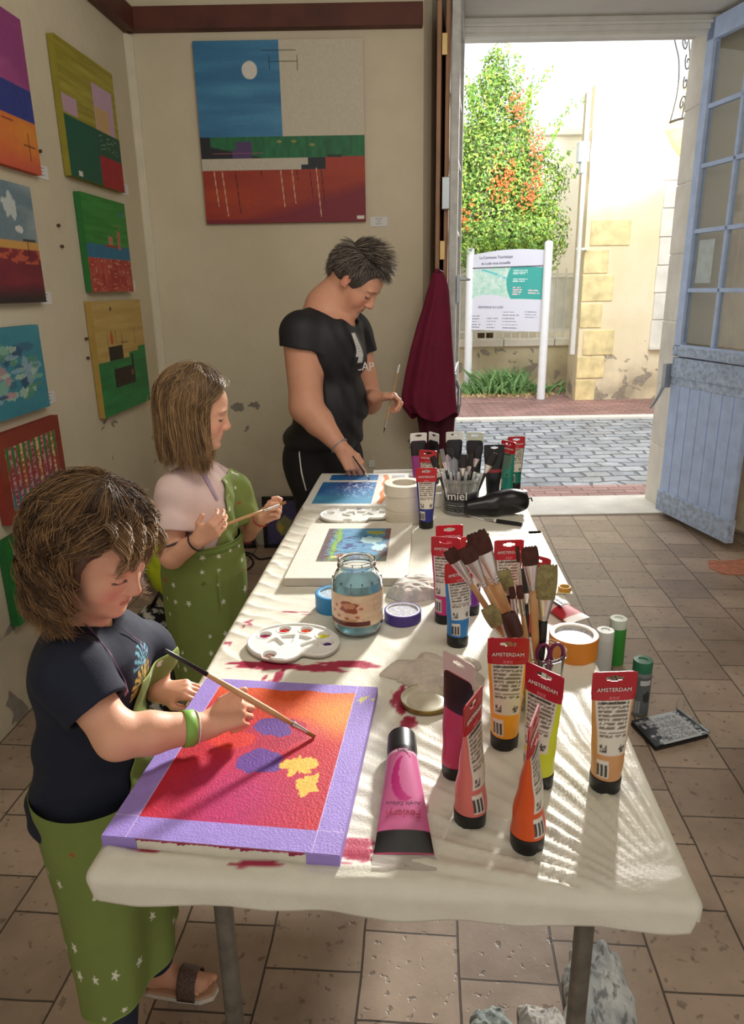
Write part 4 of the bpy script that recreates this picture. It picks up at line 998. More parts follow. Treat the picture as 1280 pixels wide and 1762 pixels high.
def brush(foot, tip, w, bl, fl, label, bm=None, hm=None, hr=.005, flat=.35, group='brushes standing in the clear cup', yaw=0, cat='paint brush', endcap=None, taper=.9, wb=None):
    foot = np.array(foot, float); tip = np.array(tip, float); d = tip-foot; L = np.linalg.norm(d); d = d/L
    o = bpy.data.objects.new('paint_brush', None); C.objects.link(o); o.empty_display_size = .03
    x = np.cross([0, 1, 0], d) if abs(d[1]) < .9 else np.cross([0, 0, 1], d); x = n3(x)
    o.matrix_world = frameM(foot, x, np.cross(d, x)) @ Matrix.Rotation(math.radians(yaw), 4, 'Z')
    tag(o, label, cat, group)
    hl = L-bl-fl
    mb = MB(); k = 14
    mb.tube([(0, 0, t) for t in (0, .004, hl*.3, hl*.62, hl*.85, hl+.002)], [hr*.35, hr*.6, hr*.8, hr*1.15, hr*1.1, min(hr*.95, w*.5)], 12); mb.build('handle', hm or m_wood, o, smooth=True)
    if endcap: mb = MB(); mb.tube([(0, 0, t) for t in (-.001, .004, hl*.33)], [hr*.4, hr*.66, hr*.86], 12); mb.build('painted_end', endcap, o, smooth=True)
    def fer(u, v):
        a = u*2*math.pi; rx = (hr*1.02)*(1-v)+w/2*v; ry = (hr*1.02)*(1-v)+max(w/2*flat, .0012)*v
        return np.stack([rx*np.cos(a), ry*np.sin(a), hl+fl*v+0*u], 1)
    link('ferrule', grid_mesh('ferrule', fer, 29, 8), m_ferr, o, smooth=True)
    mb = MB(); mb.tube([(0, 0, hl+fl*.06), (0, 0, hl+fl*.10)], hr*1.15, 14); mb.tube([(0, 0, hl+fl*.16), (0, 0, hl+fl*.20)], hr*1.2, 14); mb.build('crimp', m_ferr, o, smooth=True)
    rs_ = np.random.RandomState(int(abs(tip[0]*9999)) % 1000)
    def bri(u, v):
        a = u*2*math.pi; wt = w/2*(1.02+.10*np.sin(v*3)-(1-taper)*v**3); wy = max(w/2*flat, .0012)*(1.1-.75*v**1.5)
        jag = (.004 if w > .02 else .0015)*(v > .9)*(vnoise(u*60+tip[0]*50, 3.0)-.5)
        return np.stack([wt*np.cos(a)*(1+.03*np.sin(u*90)), wy*np.sin(a), hl+fl-.001+(bl+.001)*v+jag], 1)
    me = grid_mesh('bristles', bri, 61, 10)
    link('bristles', me, bm or m_brB, o, smooth=False)
    mb = MB(); cx = (w/2)*(taper+.02); mb.poly([(cx*math.cos(a), max(w/2*flat, .0012)*.34*math.sin(a), L-.0022) for a in np.linspace(0, 2*math.pi, 20, endpoint=False)], (0, 0, .001))
    mb.build('bristle_tips', bm or m_brB, o)
    return o
def cupfoot(dx, dy): return (cupc[0]+dx, cupc[1]+dy, TZ+.006)
brush(cupfoot(.022, .004), PY(772, 946, 1.10), .022, .024, .052, 'flat brown brush leaning furthest left in the clear cup')
brush(cupfoot(.018, -.014), PY(799, 942, 1.07), .025, .028, .055, 'flat brown brush second from the left in the clear cup')
brush(cupfoot(.012, .012), PY(818, 916, 1.14), .034, .040, .06, 'largest flat brown brush, rising highest in the clear cup', hr=.0085)
brush(cupfoot(.012, .020), PY(810, 930, 1.22), .020, .02, .05, 'narrow brown brush tucked behind the largest flat brush', hr=.006)
brush(cupfoot(.0, .014), PY(865, 982, 1.16), .024, .034, .012, 'short olive bristled brush left of centre in the clear cup', bm=m_brO, hm=m_hblack, flat=.5)
brush(cupfoot(-.008, .020), PY(890, 940, 1.18), .007, .028, .09, 'thin dark brush with a long metal ferrule in the middle of the cup', flat=.9, hr=.004)
brush(cupfoot(.004, -.004), PY(911, 941, 1.12), .026, .032, .048, 'flat brown brush with a rosy ferrule right of centre', hr=.0062)
brush(cupfoot(-.006, -.006), PY(944, 972, 1.13), .032, .062, .040, 'broad hog bristle brush with black handle at the right of the cup', bm=m_brO, hm=m_hblack, hr=.008)
brush(cupfoot(-.016, .022), PY(905, 978, 1.2), .018, .045, .02, 'black bristled brush behind the rosy ferrule brush', bm=m_hblack, hm=m_hblack)
brush(cupfoot(-.006, -.018), PY(893, 1008, 1.10), .011, .022, .034, 'small round dark red brush in the middle of the cup', flat=.9, hr=.004)
brush(cupfoot(.020, -.024), PY(838, 1045, 1.07), .024, .04, .03, 'worn fan of olive bristles low at the front left of the cup', bm=m_brO, flat=.4, hr=.006)
brush(cupfoot(.008, -.026), PY(873, 1056, 1.075), .027, .045, .02, 'round dark wooden mop brush low at the front of the cup', bm=mat('dark_wood', (70, 40, 34), .4), flat=.85, hr=.009)
brush(cupfoot(-.02, -.01), PY(880, 1010, 1.13), .010, .02, .03, 'slim wooden brush between the mop brush and the round red brush', hr=.006, flat=.8)
for (px, py, col, lab) in ((857, 1005, (190, 60, 70), 'red handled scissors loop between the brushes'),):
    pass
# scissors with purple handles in the cup
sc_ = empty('scissors', cupfoot(.012, -.02), 'purple handled scissors standing in the clear cup', 'scissors')
for s in (-1, 1):
    mb = MB(); mb.tube([(s*.001, 0, .0), (s*.001, 0, .085)], .0025, 6); mb.build('blade', m_ferr, sc_)
    mb = MB(); mb.tube([(s*.012+.011*math.cos(a), 0, .113+.018*math.sin(a)) for a in np.linspace(0, 2*math.pi, 22)], .0032, 8, cap=False); mb.tube([(s*.001, 0, .08), (s*.006, 0, .098)], .004, 8); mb.build('handle', mat('plum_plastic', (112, 30, 80), .35), sc_, smooth=True)

# ------------------------------------------------------------ honey bucket of brushes at the back
bk = empty('bucket', (.302, 2.335, TZ), 'small translucent honey bucket holding black handled brushes and palette knives', 'bucket')
m_buck = mat('milky_plastic', (206, 208, 206), .2, trans=.75, var=.04, ior=1.2)
mb = MB(); mb.lathe([(0, .001), (.058, .001), (.068, .118), (.073, .118), (.074, .126), (.068, .127), (.066, .12), (.056, .004), (0, .004)], 48); mb.build('bucket_wall', m_buck, bk, smooth=True, auto=40)
def bl_(u, v):
    a = math.radians(205)+u*math.radians(125); r = .0588+.0085*(.1+.62*v); return np.stack([r*np.cos(a), r*np.sin(a), .012+.072*v], 1)
def blc(u, v):
    c = np.tile([48, 50, 54.], (len(u), 1)); l = ((v*9 % 1) < .22) & (v < .5) & (vnoise(u*60, np.floor(v*9)) > .3); c[l] = [170, 170, 168]; c[(np.abs(v-.97) < .02) | (np.abs(u-.985) < .012)] = [190, 190, 186]; return c
link('printed_label', grid_mesh('printed_label', bl_, 80, 60, blc), mat('tube_print', (0, 0, 0), .33, attr='col'), bk, smooth=True)
text('miel', 'lettering', .040, frameM((-.018, -.0655, .072), (1, -.18, 0), (0, -.06, 1)), m_white, bk)
m_knife = mat('knife_steel', (190, 192, 196), .2, metal=.9); m_grey = mat('grey_handle', (120, 122, 126), .35)
rs = np.random.RandomState(5)
kn = [(-.045, .02, 'palette knife with a rounded blade'), (-.03, -.03, 'pointed palette knife'), (-.012, -.04, 'slim palette knife'), (.03, .0, 'broad palette knife')]
for i, (dx, dy, lab) in enumerate(kn):
    o = empty('palette_knife', (.302+dx*.5, 2.335+dy*.5, TZ+.01), lab+[' leaning at the left rim of the honey bucket', ' standing at the front left of the honey bucket', ' standing at the front of the honey bucket', ' standing at the right of the honey bucket'][i], 'palette knife', 'palette knives in the honey bucket')
    o.rotation_euler = (dy*-1.5, dx*2.6, .3*i)
    mb = MB(); mb.tube([(0, 0, 0), (0, 0, .05), (0, 0, .10)], [.005, .008, .005], 10); mb.build('handle', m_wood, o, smooth=True)
    mb = MB(); mb.tube([(0, 0, .10), (.0, 0, .125)], .0022, 6)
    mb.poly([(-.006, 0, .122), (.006, 0, .122), (.013, 0, .150), (.012, 0, .175), (.0, 0, .19), (-.012, 0, .175), (-.013, 0, .150)], (0, .0012, 0)); mb.build('blade', m_knife, o)
where = ['far left', 'left', 'centre left', 'centre', 'centre right', 'right', 'far right']
for i in range(7):
    a = -.5+i*.17; ft = (.302+a*.05, 2.335+(i % 3-1)*.025, TZ+.008); tp = (.302+a*.20, 2.335+(i % 3-1)*.045, TZ+.205+.02*((i*3) % 4)/4)
    brush(ft, tp, [.020, .014, .03, .024, .016, .026, .030][i], .045, .03, 'dark brush with %s bristles standing %s in the honey bucket' % (['black', 'grey', 'wide black', 'black', 'thin black', 'black', 'broad black'][i], where[i]), bm=m_hblack if i != 1 else m_grey, hm=m_hblack, group='brushes in the honey bucket', hr=.005)
for i in range(6):
    o = empty('marker_pen', (.302-.035+.014*i, 2.335-.045+.004*(i % 2), TZ+.01), 'white capped pen standing at the front rim of the honey bucket', 'pen', 'white pens along the front of the honey bucket')
    o.rotation_euler = (.06, -.22+.09*i, 0); mb = MB(); mb.tube([(0, .012, 0), (0, .012, .118), (0, .012, .135)], [.0045, .0045, .003], 10); mb.build('barrel', m_whitep, o, smooth=True)
    mb = MB(); mb.tube([(0, .012, .09), (0, .012, .136), (0, .012, .14)], [.0052, .0052, .004], 10); mb.build('cap', mat('pale_grey_plastic', (196, 198, 198), .3), o, smooth=True)

# ------------------------------------------------------------ tape rolls
def roll(p, R, r, h, col, label, core=(214, 206, 190), group=None, z=TZ, printed=False, name='tape_roll', rz=0):
    o = empty(name, (p[0], p[1], z), label, 'tape roll', group, rz)
    mc = mat('tape_%d_%d_%d' % col, col, .45, var=.04)
    mb = MB(); mb.lathe([(r+.003, 0), (R-.0012, 0), (R, .0012), (R, h-.0012), (R-.0012, h), (r+.003, h)], 56, closed=True); mb.build('tape', mc, o, smooth=True, auto=35)
    mb = MB(); mb.lathe([(r, .0005), (r+.003, .0005), (r+.003, h-.0005), (r, h-.0005)], 56, closed=True); mb.build('core', mat('core_%d_%d_%d' % core, core, .6), o, smooth=True, auto=35)
    return o
G_ = 'stacked white masking tape rolls'
roll((.110, 2.26), .066, .040, .040, (214, 206, 188), 'cream masking tape roll at the bottom of the stack of three', group=G_)
roll((.112, 2.262), .0655, .040, .050, (222, 214, 196), 'cream masking tape roll in the middle of the stack of three', group=G_, z=TZ+.0402)
roll((.108, 2.262), .0665, .040, .036, (226, 218, 200), 'cream masking tape roll on top of the stack of three', group=G_, z=TZ+.0904)
roll((.232, 2.44), .055, .038, .05, (228, 226, 220), 'white tape roll standing behind the ultramarine tube', z=TZ)
def corelabel(o, r, h, z, seed, pale=(206, 206, 212)):
    mb = MB(); 
    def f(u, v): a = u*2*math.pi; return np.stack([(r-.0002)*v*np.cos(a), (r-.0002)*v*np.sin(a), np.full(len(u), z)], 1)
    def c(u, v):
        x = v*np.cos(u*6.283); y = v*np.sin(u*6.283); cc = np.tile(np.array(pale, float), (len(u), 1)); t = x*.8+y*.6; s_ = -x*.6+y*.8
        m_ = ((s_*6+seed) % 1 < .28) & (vnoise(t*14, np.floor(s_*6+seed)*5.1) > .35); cc[m_] = [84, 82, 110]; return cc
    link('core_label', grid_mesh('core_label', f, 90, 40, c), mat('tube_print', (0, 0, 0), .33, attr='col'), o)
o = roll(P(985, 1125, TZ), .050, .039, .048, (214, 132, 40), 'orange masking tape roll lying flat beside the brush cup', core=(226, 220, 206)); corelabel(o, .039, .048, .041, 0)
o = roll(P(693, 1066, TZ), .043, .036, .026, (78, 60, 138), 'violet masking tape roll lying flat right of the glass jar', core=(232, 228, 228)); corelabel(o, .036, .026, .022, .5)
o = roll((-.094, 1.575), .046, .036, .042, (44, 132, 190), 'sky blue masking tape roll half hidden behind the glass jar', core=(150, 196, 220)); corelabel(o, .036, .042, .037, .2, (190, 210, 222))
o = roll(P(971, 1018, TZ), .016, .012, .012, (190, 140, 50), 'tiny amber adhesive tape roll on the corner of the taped paper', core=(200, 160, 80), z=TZ+.003)

# ------------------------------------------------------------ glass jar with tinted water
jc = np.array([-.036, 1.462]); jar = empty('glass_jar', (jc[0], jc[1], TZ), 'big open glass jar of pale blue rinse water with a printed pickle label', 'jar')
prof = [(0, .001), (.045, .001), (.053, .008), (.0565, .022), (.0575, .11), (.053, .130), (.044, .146), (.0405, .150), (.0405, .153), (.043, .155), (.043, .158), (.0405, .160), (.0405, .163), (.0425, .165), (.042, .170), (.040, .1705)]
inn = [(.0375, .169), (.0375, .150), (.042, .143), (.050, .128), (.0545, .11), (.0535, .022), (.050, .010), (.043, .005), (0, .004)]
mb = MB(); mb.lathe(prof+inn, 64); mb.build('glass', mat('clear_glass', (246, 250, 250), .02, trans=1, var=0, ior=1.45), jar, smooth=True, auto=50)
mb = MB(); mb.lathe([(0, .0052), (.0425, .0062), (.0494, .0112), (.0529, .023), (.0539, .11), (.0515, .122), (0, .122)], 48); mb.build('water', mat('blue_water', (150, 200, 212), .2, trans=.6, var=.05, ior=1.33), jar, smooth=True, auto=50)
def jl(u, v):
    a = math.radians(188)+u*math.radians(168); r = .0581+0*v; return np.stack([r*np.cos(a), r*np.sin(a), .032+.074*v], 1)
def jlc(u, v):
    c = strokes(u, v, [226, 204, 176], [206, 178, 148], 4, 4); c = paint(c, blob(u, v, .38, .62, .15, .20, .3, 2), [148, 78, 52]); c = paint(c, blob(u, v, .38, .66, .09, .10, .3, 5), [196, 140, 110])
    for (a, b) in ((.15, .45), (.24, .33), (.36, .28), (.50, .34), (.55, .60), (.2, .65)): c = paint(c, blob(u, v, a, b, .075, .12, .3, a*9), [222, 184, 156]); c = paint(c, blob(u, v, a-.01, b-.02, .03, .05, .3, a*5), [170, 116, 92])
    c[(v < .17) & (u < .66)] = [88, 30, 34]; m_ = (u > .70) & ((v*16 % 1) < .3) & (v > .45) & (v < .92) & (vnoise(u*80, np.floor(v*16)) > .4); c[m_] = [150, 110, 90]
    m_ = (u > .86) & (u < .95) & (v > .2) & (v < .36) & (vnoise(u*90, v*30) > .5); c[m_] = [40, 34, 34]; c[(v > .97) | (v < .02)] = [200, 170, 120]; return c
link('printed_label', grid_mesh('printed_label', jl, 150, 80, jlc), mat('tube_print', (0, 0, 0), .33, attr='col'), jar, smooth=True)
a0 = math.radians(240); text('Champignons', 'lettering', .0085, frameM((math.cos(math.radians(262))*.0592, math.sin(math.radians(262))*.0592, .0485), (1, .1, 0), (0, 0, 1)), mat('gold_ink', (170, 130, 60), .4), jar)
mb = MB()
for k in range(14):
    a = 2*math.pi*k/14; mb.tube([(.0572*math.cos(a), .0572*math.sin(a), .110), (.0535*math.cos(a), .0535*math.sin(a), .1315)], .0012, 6)
mb.build('moulded_rib', MATS['clear_glass'], jar, smooth=True)
# its lid
o = empty('jar_lid', tuple(P(733, 1209, TZ)), 'gold rimmed metal jar lid lying upside down beside the crumpled rag', 'lid')
mb = MB(); mb.lathe([(0, .001), (.042, .001), (.0455, .003), (.0465, .009), (.047, .011), (.0455, .0115), (.0445, .010), (.0435, .004), (.036, .0032), (.034, .0045), (.022, .0045), (.020, .0032), (0, .0032)], 56)
mb.build('lid_dish', mat('cream_enamel', (206, 200, 178), .3, metal=.2), o, smooth=True, auto=35)
mb = MB(); mb.lathe([(.0458, .002), (.0472, .0025), (.0477, .010), (.0470, .0118)], 56, caps=False); mb.build('gold_rim', mat('gold', (150, 130, 72), .3, metal=.7), o, smooth=True)

# ------------------------------------------------------------ palettes
def palette(p, label, rx, ry, rz, dabs, rot):
    o = empty('paint_palette', (p[0], p[1], TZ+.001), label, 'palette', 'white plastic palettes', rot)
    n = 150
    wells = [(math.cos(a)*.74*rx, math.sin(a)*.70*ry, .0155) for a in np.radians([205, 160, 118, 80, 40, 5])]
    wells[0] = (-.035, -.058*ry/.075, .0165)
    def hgt(x, y):
        R_ = np.hypot(x/rx, y/ry)
        z = np.where(R_ < 1, .0085, .0085)
        z = z+.0035*np.exp(-((R_-.975)/.02)**2)
        for (wx, wy, wr) in wells:
            d = np.hypot(x-wx, y-wy)/wr; z = z-.0055*np.clip((1.0-d)*6, 0, 1)+.0015*np.exp(-((d-1.08)/.08)**2)
        # fan of mixing bays
        a = np.arctan2(y+.030, x-.0); rr = np.hypot(x, (y+.030)); bay = (rr > .022) & (rr < .062) & (a > .15) & (a < 3.0); seg = ((a-.15)/.71) % 1
        z = z-.0045*np.clip((np.minimum(rr-.022, .062-rr))*400, 0, 1)*np.clip(np.minimum(seg, 1-seg)*14-1, 0, 1)*bay*(R_ < .9)
        return z
    u, v = np.meshgrid(np.linspace(0, 1, 220), np.linspace(0, 1, 90)); u = u.ravel(); v = v.ravel()
    a = u*2*math.pi
    notch = np.exp(-((np.angle(np.exp(1j*(a-math.radians(292))))/.30)**2))*.28
    def f(u, v):
        a = u*2*math.pi; nt_ = np.exp(-((np.angle(np.exp(1j*(a-math.radians(300))))/.28)**2))*.32
        s = v*(1-nt_); x = rx*s*np.cos(a); y = ry*s*np.sin(a); z = hgt(x, y)
        z = np.where(v > .985, .0035, z+.002*np.clip((v-.93)*20, 0, 1)*(nt_ > .03))
        return np.stack([x, y, z], 1)
    me = grid_mesh('tray', f, 260, 90); ob = link('tray', me, m_whitep, o, smooth=True)
    s_ = ob.modifiers.new('s', 'SOLIDIFY'); s_.thickness = .0022; s_.offset = -1
    for (i, col, rr) in dabs:
        wx, wy, wr = wells[i]
        def g(u, v, wx=wx, wy=wy, wr=wr*rr):
            a = u*2*math.pi; q = v*wr*(1+.25*(fbm(np.cos(a)*1.5+wx*99, np.sin(a)*1.5, 2)-.5)*2); zz = .0045+.003*np.sqrt(np.clip(1-v*v, 0, 1))*(.5+fbm(q*300*np.cos(a), q*300*np.sin(a), wx*50)); zz = np.where(v >= .99, .0025, zz)
            return np.stack([wx+q*np.cos(a), wy+q*np.sin(a), zz], 1)
        link('paint_dab', grid_mesh('paint_dab', g, 40, 12), mat('wet_paint_%d_%d_%d' % col, col, .2, var=.15, nscale=200), o, smooth=True, label='%s paint dab' % {0: 'brownish', 1: 'magenta', 2: 'red', 3: 'orange', 4: 'yellow', 5: 'violet'}.get(i, 'coloured') if len(dabs) > 3 else None)
    return o
palette(P(505, 1112, TZ), 'oval white palette with magenta, red, orange, yellow and violet dabs', .101, .083, .08, [(0, (150, 110, 100), .85), (1, (140, 20, 70), .9), (2, (190, 30, 30), .9), (3, (206, 70, 30), .9), (4, (214, 208, 50), .95), (5, (60, 26, 110), .7)], math.radians(-10))
palette(P(612, 890, TZ), 'white palette with blue dabs between the pond canvas and the sea canvas', .122, .088, .08, [(3, (30, 60, 140), .8), (2, (140, 196, 206), .8), (0, (196, 196, 176), .8)], math.radians(5))

# ------------------------------------------------------------ crumpled rags
def rag(name, p, sx_, sy_, h, seed, label, cols, z=TZ, n=90, spots=None, group=None, rot=0, zmin=.0):
    o = None
    def f(u, v):
        a = u*2*math.pi; rr = v**.8
        R_ = 1+.55*(fbm(np.cos(a)*1.6+seed, np.sin(a)*1.6+seed, seed)-.5)*2
        x = rr*R_*np.cos(a)*sx_; y = rr*R_*np.sin(a)*sy_
        X, Y2 = x/sx_, y/sy_; nx_ = fbm(X*1.3+seed, Y2*1.3, seed*1.3, 2); ny_ = fbm(X*1.3+seed+7, Y2*1.3+3, seed*.7, 2)
        w1 = np.abs(vnoise(X*1.7+2.6*nx_+seed, Y2*2.1+2.2*ny_+seed, 2.0+seed)-.5)*2
        w2 = np.abs(vnoise(X*3.6+3*ny_+seed, Y2*4.3+3*nx_+seed, 5.0+seed)-.5)*2
        w3 = vnoise(X*9+5*nx_, Y2*9+5*ny_, seed)
        zz = h*(1-rr**2.5)*(.35+.9*nx_)+h*.55*(1-w1)**1.7*(1-rr**5)+h*.24*(1-w2)**1.7*(1-rr**6)+h*.05*w3+.003*(1-rr)
        x = x+(ny_-.5)*.35*sx_*(1-w1); y = y+(nx_-.5)*.35*sy_*(1-w2)
        zz = 1.25*h*np.tanh(zz/(1.25*h))
        cr, sr = math.cos(rot), math.sin(rot)
        return np.stack([x*cr-y*sr, x*sr+y*cr, zmin+np.maximum(zz, 0.0)+.001*(1-v)], 1)
    def c(u, v):
        a = u*2*math.pi; x = v*np.cos(a); y = v*np.sin(a); k = fbm(x*3+seed, y*3, 4); cc = lerp(np.tile(np.array(cols[0], float), (len(u), 1)), np.array(cols[1], float)[None, :], np.clip((k-.35)*3, 0, 1))
        if spots is not None: cc = paint(cc, np.clip((fbm(x*9+3, y*9+seed, 8)-.55)*6, 0, 1)*.6, spots)
        return cc
    me = grid_mesh(name, f, 240, n, c); ob = link(name, me, mat('rag_cotton', (0, 0, 0), .9, attr='col', var=.06, nscale=90, bump=.5, bscale=400), smooth=True)
    ob.location = (p[0], p[1], z); s_ = ob.modifiers.new('s', 'SOLIDIFY'); s_.thickness = .0012
    return tag(ob, label, 'rag', group)
pr_ = P(730, 1155, TZ); rag('rag', (.120, 1.262), .088, .075, .022, 3.1, 'crumpled beige rag lying between the jar lid and the brush cup', ((204, 194, 180), (186, 176, 164)))
rag('rag', (.108, 1.665), .070, .062, .028, 7.7, 'crumpled white rag with blue stains behind the violet tape roll', ((222, 216, 206), (196, 190, 182)), spots=(168, 186, 184))
rag('rag', (.462, 1.155), .075, .150, .040, 11.3, 'long white rag with dark paint stains on the floor by the right table leg', ((214, 216, 212), (176, 182, 184)), z=.001, spots=(84, 88, 90), rot=-.25)
rag('rag', (.345, 1.070), .055, .070, .038, 15.9, 'balled white rag on the floor left of the right table leg', ((220, 216, 208), (196, 190, 186)), z=.001, spots=(170, 170, 170))
rag('rag', (.225, 1.065), .062, .075, .038, 21.2, 'greenish grey rag on the floor under the middle of the table front', ((176, 186, 178), (150, 160, 158)), z=.001, spots=(110, 120, 124))

# ------------------------------------------------------------ hair dryer
hd = empty('hair_dryer', (.425, 2.29, TZ), 'black hair dryer lying on its side in front of the green and black tubes', 'hair dryer')
hx = n3([.23, .06, 0])
S = Sdf().add(Cone(np.array([-.105, -.02, .034]), np.array([-.02, -.005, .040]), .024, .033)).add(Ell((.045, .010, .044), (.068, .040, .0425)), .04)
S.add(Cone((-.02, -.02, .03), (-.05, .0, .024), .018, .015), .02)
S.keep(Plane((.098, .022, .04), (1, .2, 0)), .01).keep(Plane((-.115, 0, 0), (-1, 0, 0)), .005)
ob = sdf_obj('body', S, (-.15, -.09, -.01), (.15, .09, .12), .0035, mat('gloss_black', (20, 18, 22), .28, var=.03), None); ob.parent = hd
mb = MB(); mb.lathe([(.0, .0), (.030, 0), (.034, -.008), (.0345, -.014)], 40, Matrix.Translation((.1005, .021, .045)) @ Matrix.Rotation(math.radians(90), 4, 'Y') @ Matrix.Rotation(.2, 4, 'X'))
mb.build('rear_grille', mat('dark_plum_plastic', (66, 22, 42), .35), hd, smooth=True, auto=35)
mb = MB(); mb.tube([(.10, .03, .045), (.118, .035, .047), (.122, .037, .035)], .003, 6); mb.build('hanging_loop', m_black, hd, smooth=True)
S = Sdf().add(Cone(np.array([-.035, .0, .03]), np.array([-.075, .12, .02]), .017, .014)); ob = sdf_obj('grip', S, (-.12, -.03, -.005), (.0, .16, .06), .003, MATS['gloss_black'], None); ob.parent = hd
# craft knife and pale stick in front of it
def stick(a, b, r, label, name, cat, m, parts=()):
    a = np.array(a, float); b = np.array(b, float); o = bpy.data.objects.new(name, None); C.objects.link(o); d = b-a; L = np.linalg.norm(d)
    o.matrix_world = frameM(a, np.cross(d/L, [0, 0, 1]), [0, 0, 1]); o.matrix_world = frameM(a, n3(np.cross([0, 0, 1], d)), np.cross(n3(d), n3(np.cross([0, 0, 1], d)))); tag(o, label, cat)
    for (nm, t0, t1, r0, r1, mm) in parts:
        mb = MB(); mb.tube([(0, 0, t0*L), (0, 0, t1*L)], [r0, r1], 12); mb.build(nm, mm, o, smooth=True, auto=50)
    return o
k0 = P(838, 897, TZ)+[0, 0, .006]; k1 = P(898, 906, TZ)+[0, 0, .007]
stick(k1, k0, .006, 'black craft knife lying in front of the hair dryer', 'craft_knife', 'knife', None, [('grip', 0, .72, .0065, .0065, m_hblack), ('collar', .72, .80, .0055, .005, m_whitep), ('blade_holder', .80, 1.12, .004, .002, m_knife)])
stick(P(790, 882, TZ)+[0, 0, .003], P(833, 897, TZ)+[0, 0, .003], .003, 'slim white stick lying between the honey bucket and the craft knife', 'white_stick', 'stick', None, [('shaft', 0, 1, .0025, .0025, m_whitep)])
# taped translucent paper on the right
pz = TZ+.0022
cs4 = [P(831, 918, pz), P(930, 914, pz), P(985, 1022, pz), P(852, 1022, pz)]
o = empty('tracing_paper', tuple(sum(cs4)/4), 'translucent sheet of paper taped down with yellow tape near the right table edge', 'paper')
mb = MB(); mb.poly([tuple(p-np.array(o.location)) for p in (cs4[3], cs4[2], cs4[1], cs4[0])], (0, 0, .0006)); mb.build('sheet', mat('tracing_sheet', (214, 212, 206), .35, var=.04), o)
mb = MB()
def strip(a, b, wd_):
    d = n3(b-a); s = np.array([-d[1], d[0], 0])*wd_; mb.poly([tuple(p-np.array(o.location)+[0, 0, .0008]) for p in (a, b, b+s, a+s)], (0, 0, .0005))
strip(cs4[2], cs4[1], .04); strip(cs4[1], cs4[0], .022); strip(cs4[0], cs4[3], .018)
mb.build('yellow_tape', mat('yellow_masking', (222, 208, 150), .5, var=.05), o)
# shallow white tray at the far end
wt = empty('white_tray', tuple((P(690, 822, TZ)+P(730, 822, TZ))/2+[.0, .02, 0]), 'shallow white tray behind the sea canvas at the far table end', 'tray')
mb = MB(); mb.box((-.16, -.06, 0), (.17, .07, .004)); mb.box((-.16, .064, 0), (.17, .07, .014)); mb.box((-.16, -.06, 0), (-.154, .07, .014)); mb.box((.164, -.06, 0), (.17, .07, .014)); mb.build('tray_body', m_whitep, wt, bevel=.002)
mb = MB(); mb.lathe([(0, .001), (.03, .001), (.04, .003), (.0, .004)], 24, Matrix.Translation((.02, 0, .004))); mb.build('paint_smear', mat('grey_smear', (150, 152, 150), .5, var=.3, nscale=40), wt)

# ------------------------------------------------------------ on the floor beside the table
def can(p, r, h, capc, bodyc, label, white=True):
    o = empty('spray_can', (p[0], p[1], 0), label, 'spray can', 'spray cans on the floor')
    mb = MB(); mb.lathe([(r*.96, 0), (r, .004), (r, h*.80), (r*.93, h*.83)], 36); mb.build('can_body', mat('can_%d_%d_%d' % bodyc, bodyc, .35, var=.06), o, smooth=True, auto=35)
    mb = MB(); mb.lathe([(r*.98, h*.80), (r*1.0, h*.985), (r*.95, h), (r*.5, h), (r*.45, h*.985), (0, h*.985)], 36); mb.build('can_cap', mat('cap_%d_%d_%d' % capc, capc, .35), o, smooth=True, auto=35)
    if white:
        def f(u, v): a = math.radians(200)+u*math.radians(150); return np.stack([(r+.0004)*np.cos(a), (r+.0004)*np.sin(a), h*(.08+.66*v)], 1)
        def c(u, v): cc = np.tile([96, 102, 104.], (len(u), 1)); m_ = (v > .78) & (v < .92) & (u > .3) & (u < .75); cc[m_] = [200, 204, 204]; m_ = (v < .34) & ((u*30 % 1) < .5) & (u < .35); cc[m_] = [190, 192, 190]; cc = paint(cc, blob(u, v, .6, .45, .18, .16, .3), [44, 48, 50]); return cc
        link('printed_label', grid_mesh('printed_label', f, 50, 60, c), mat('tube_print', (0, 0, 0), .33, attr='col'), o, smooth=True)
    return o
can(P(1097, 1226, 0), .034, .215, (44, 116, 84), (120, 126, 128), 'dark spray can with a green cap, nearest to the metal tray')
can((.985, 2.60), .034, .20, (222, 232, 216), (60, 150, 60), 'green spray can with a white cap, furthest from the metal tray', False)
can((.900, 2.50), .034, .20, (230, 232, 226), (214, 216, 212), 'white capped pale spray can left of the green spray can', False)
tr = [P(1085, 1240, .02), P(1128, 1285, .02), P(1220, 1262, .02), P(1165, 1222, .02)]
o = empty('metal_tray', tuple(sum(tr)/4*[1, 1, 0]), 'silvery etched metal ink tray with a wire ring on the floor tiles', 'tray')
cc0 = np.array(o.location); mb = MB()
mb.poly([tuple(p-cc0-[0, 0, .018]) for p in (tr[0], tr[1], tr[2], tr[3])], (0, 0, .014)); mb.build('tray_base', m_black, o, bevel=.004)
A_, B_, C_, D_ = [p-cc0 for p in tr]
def f(u, v): return (np.outer((1-u)*(1-v), A_)+np.outer(u*(1-v), B_)+np.outer(u*v, C_)+np.outer((1-u)*v, D_))
def c(u, v):
    n = fbm(u*9, v*9, 3); c = np.tile([206, 210, 214.], (len(u), 1)); m_ = ((u*26 % 1) < .42) & (vnoise(v*46, np.floor(u*26)*3.7) > .42) & (u > .1) & (v > .14) & (v < .84) & (u < .93); c[m_] = [70, 74, 78]
    c = paint(c, np.clip((.25-v)*8+(n-.5)*5, 0, 1), [62, 66, 72]); m_ = (v > .88) & (vnoise(u*30, v*30) > .55); c[m_] = [90, 100, 110]; return c
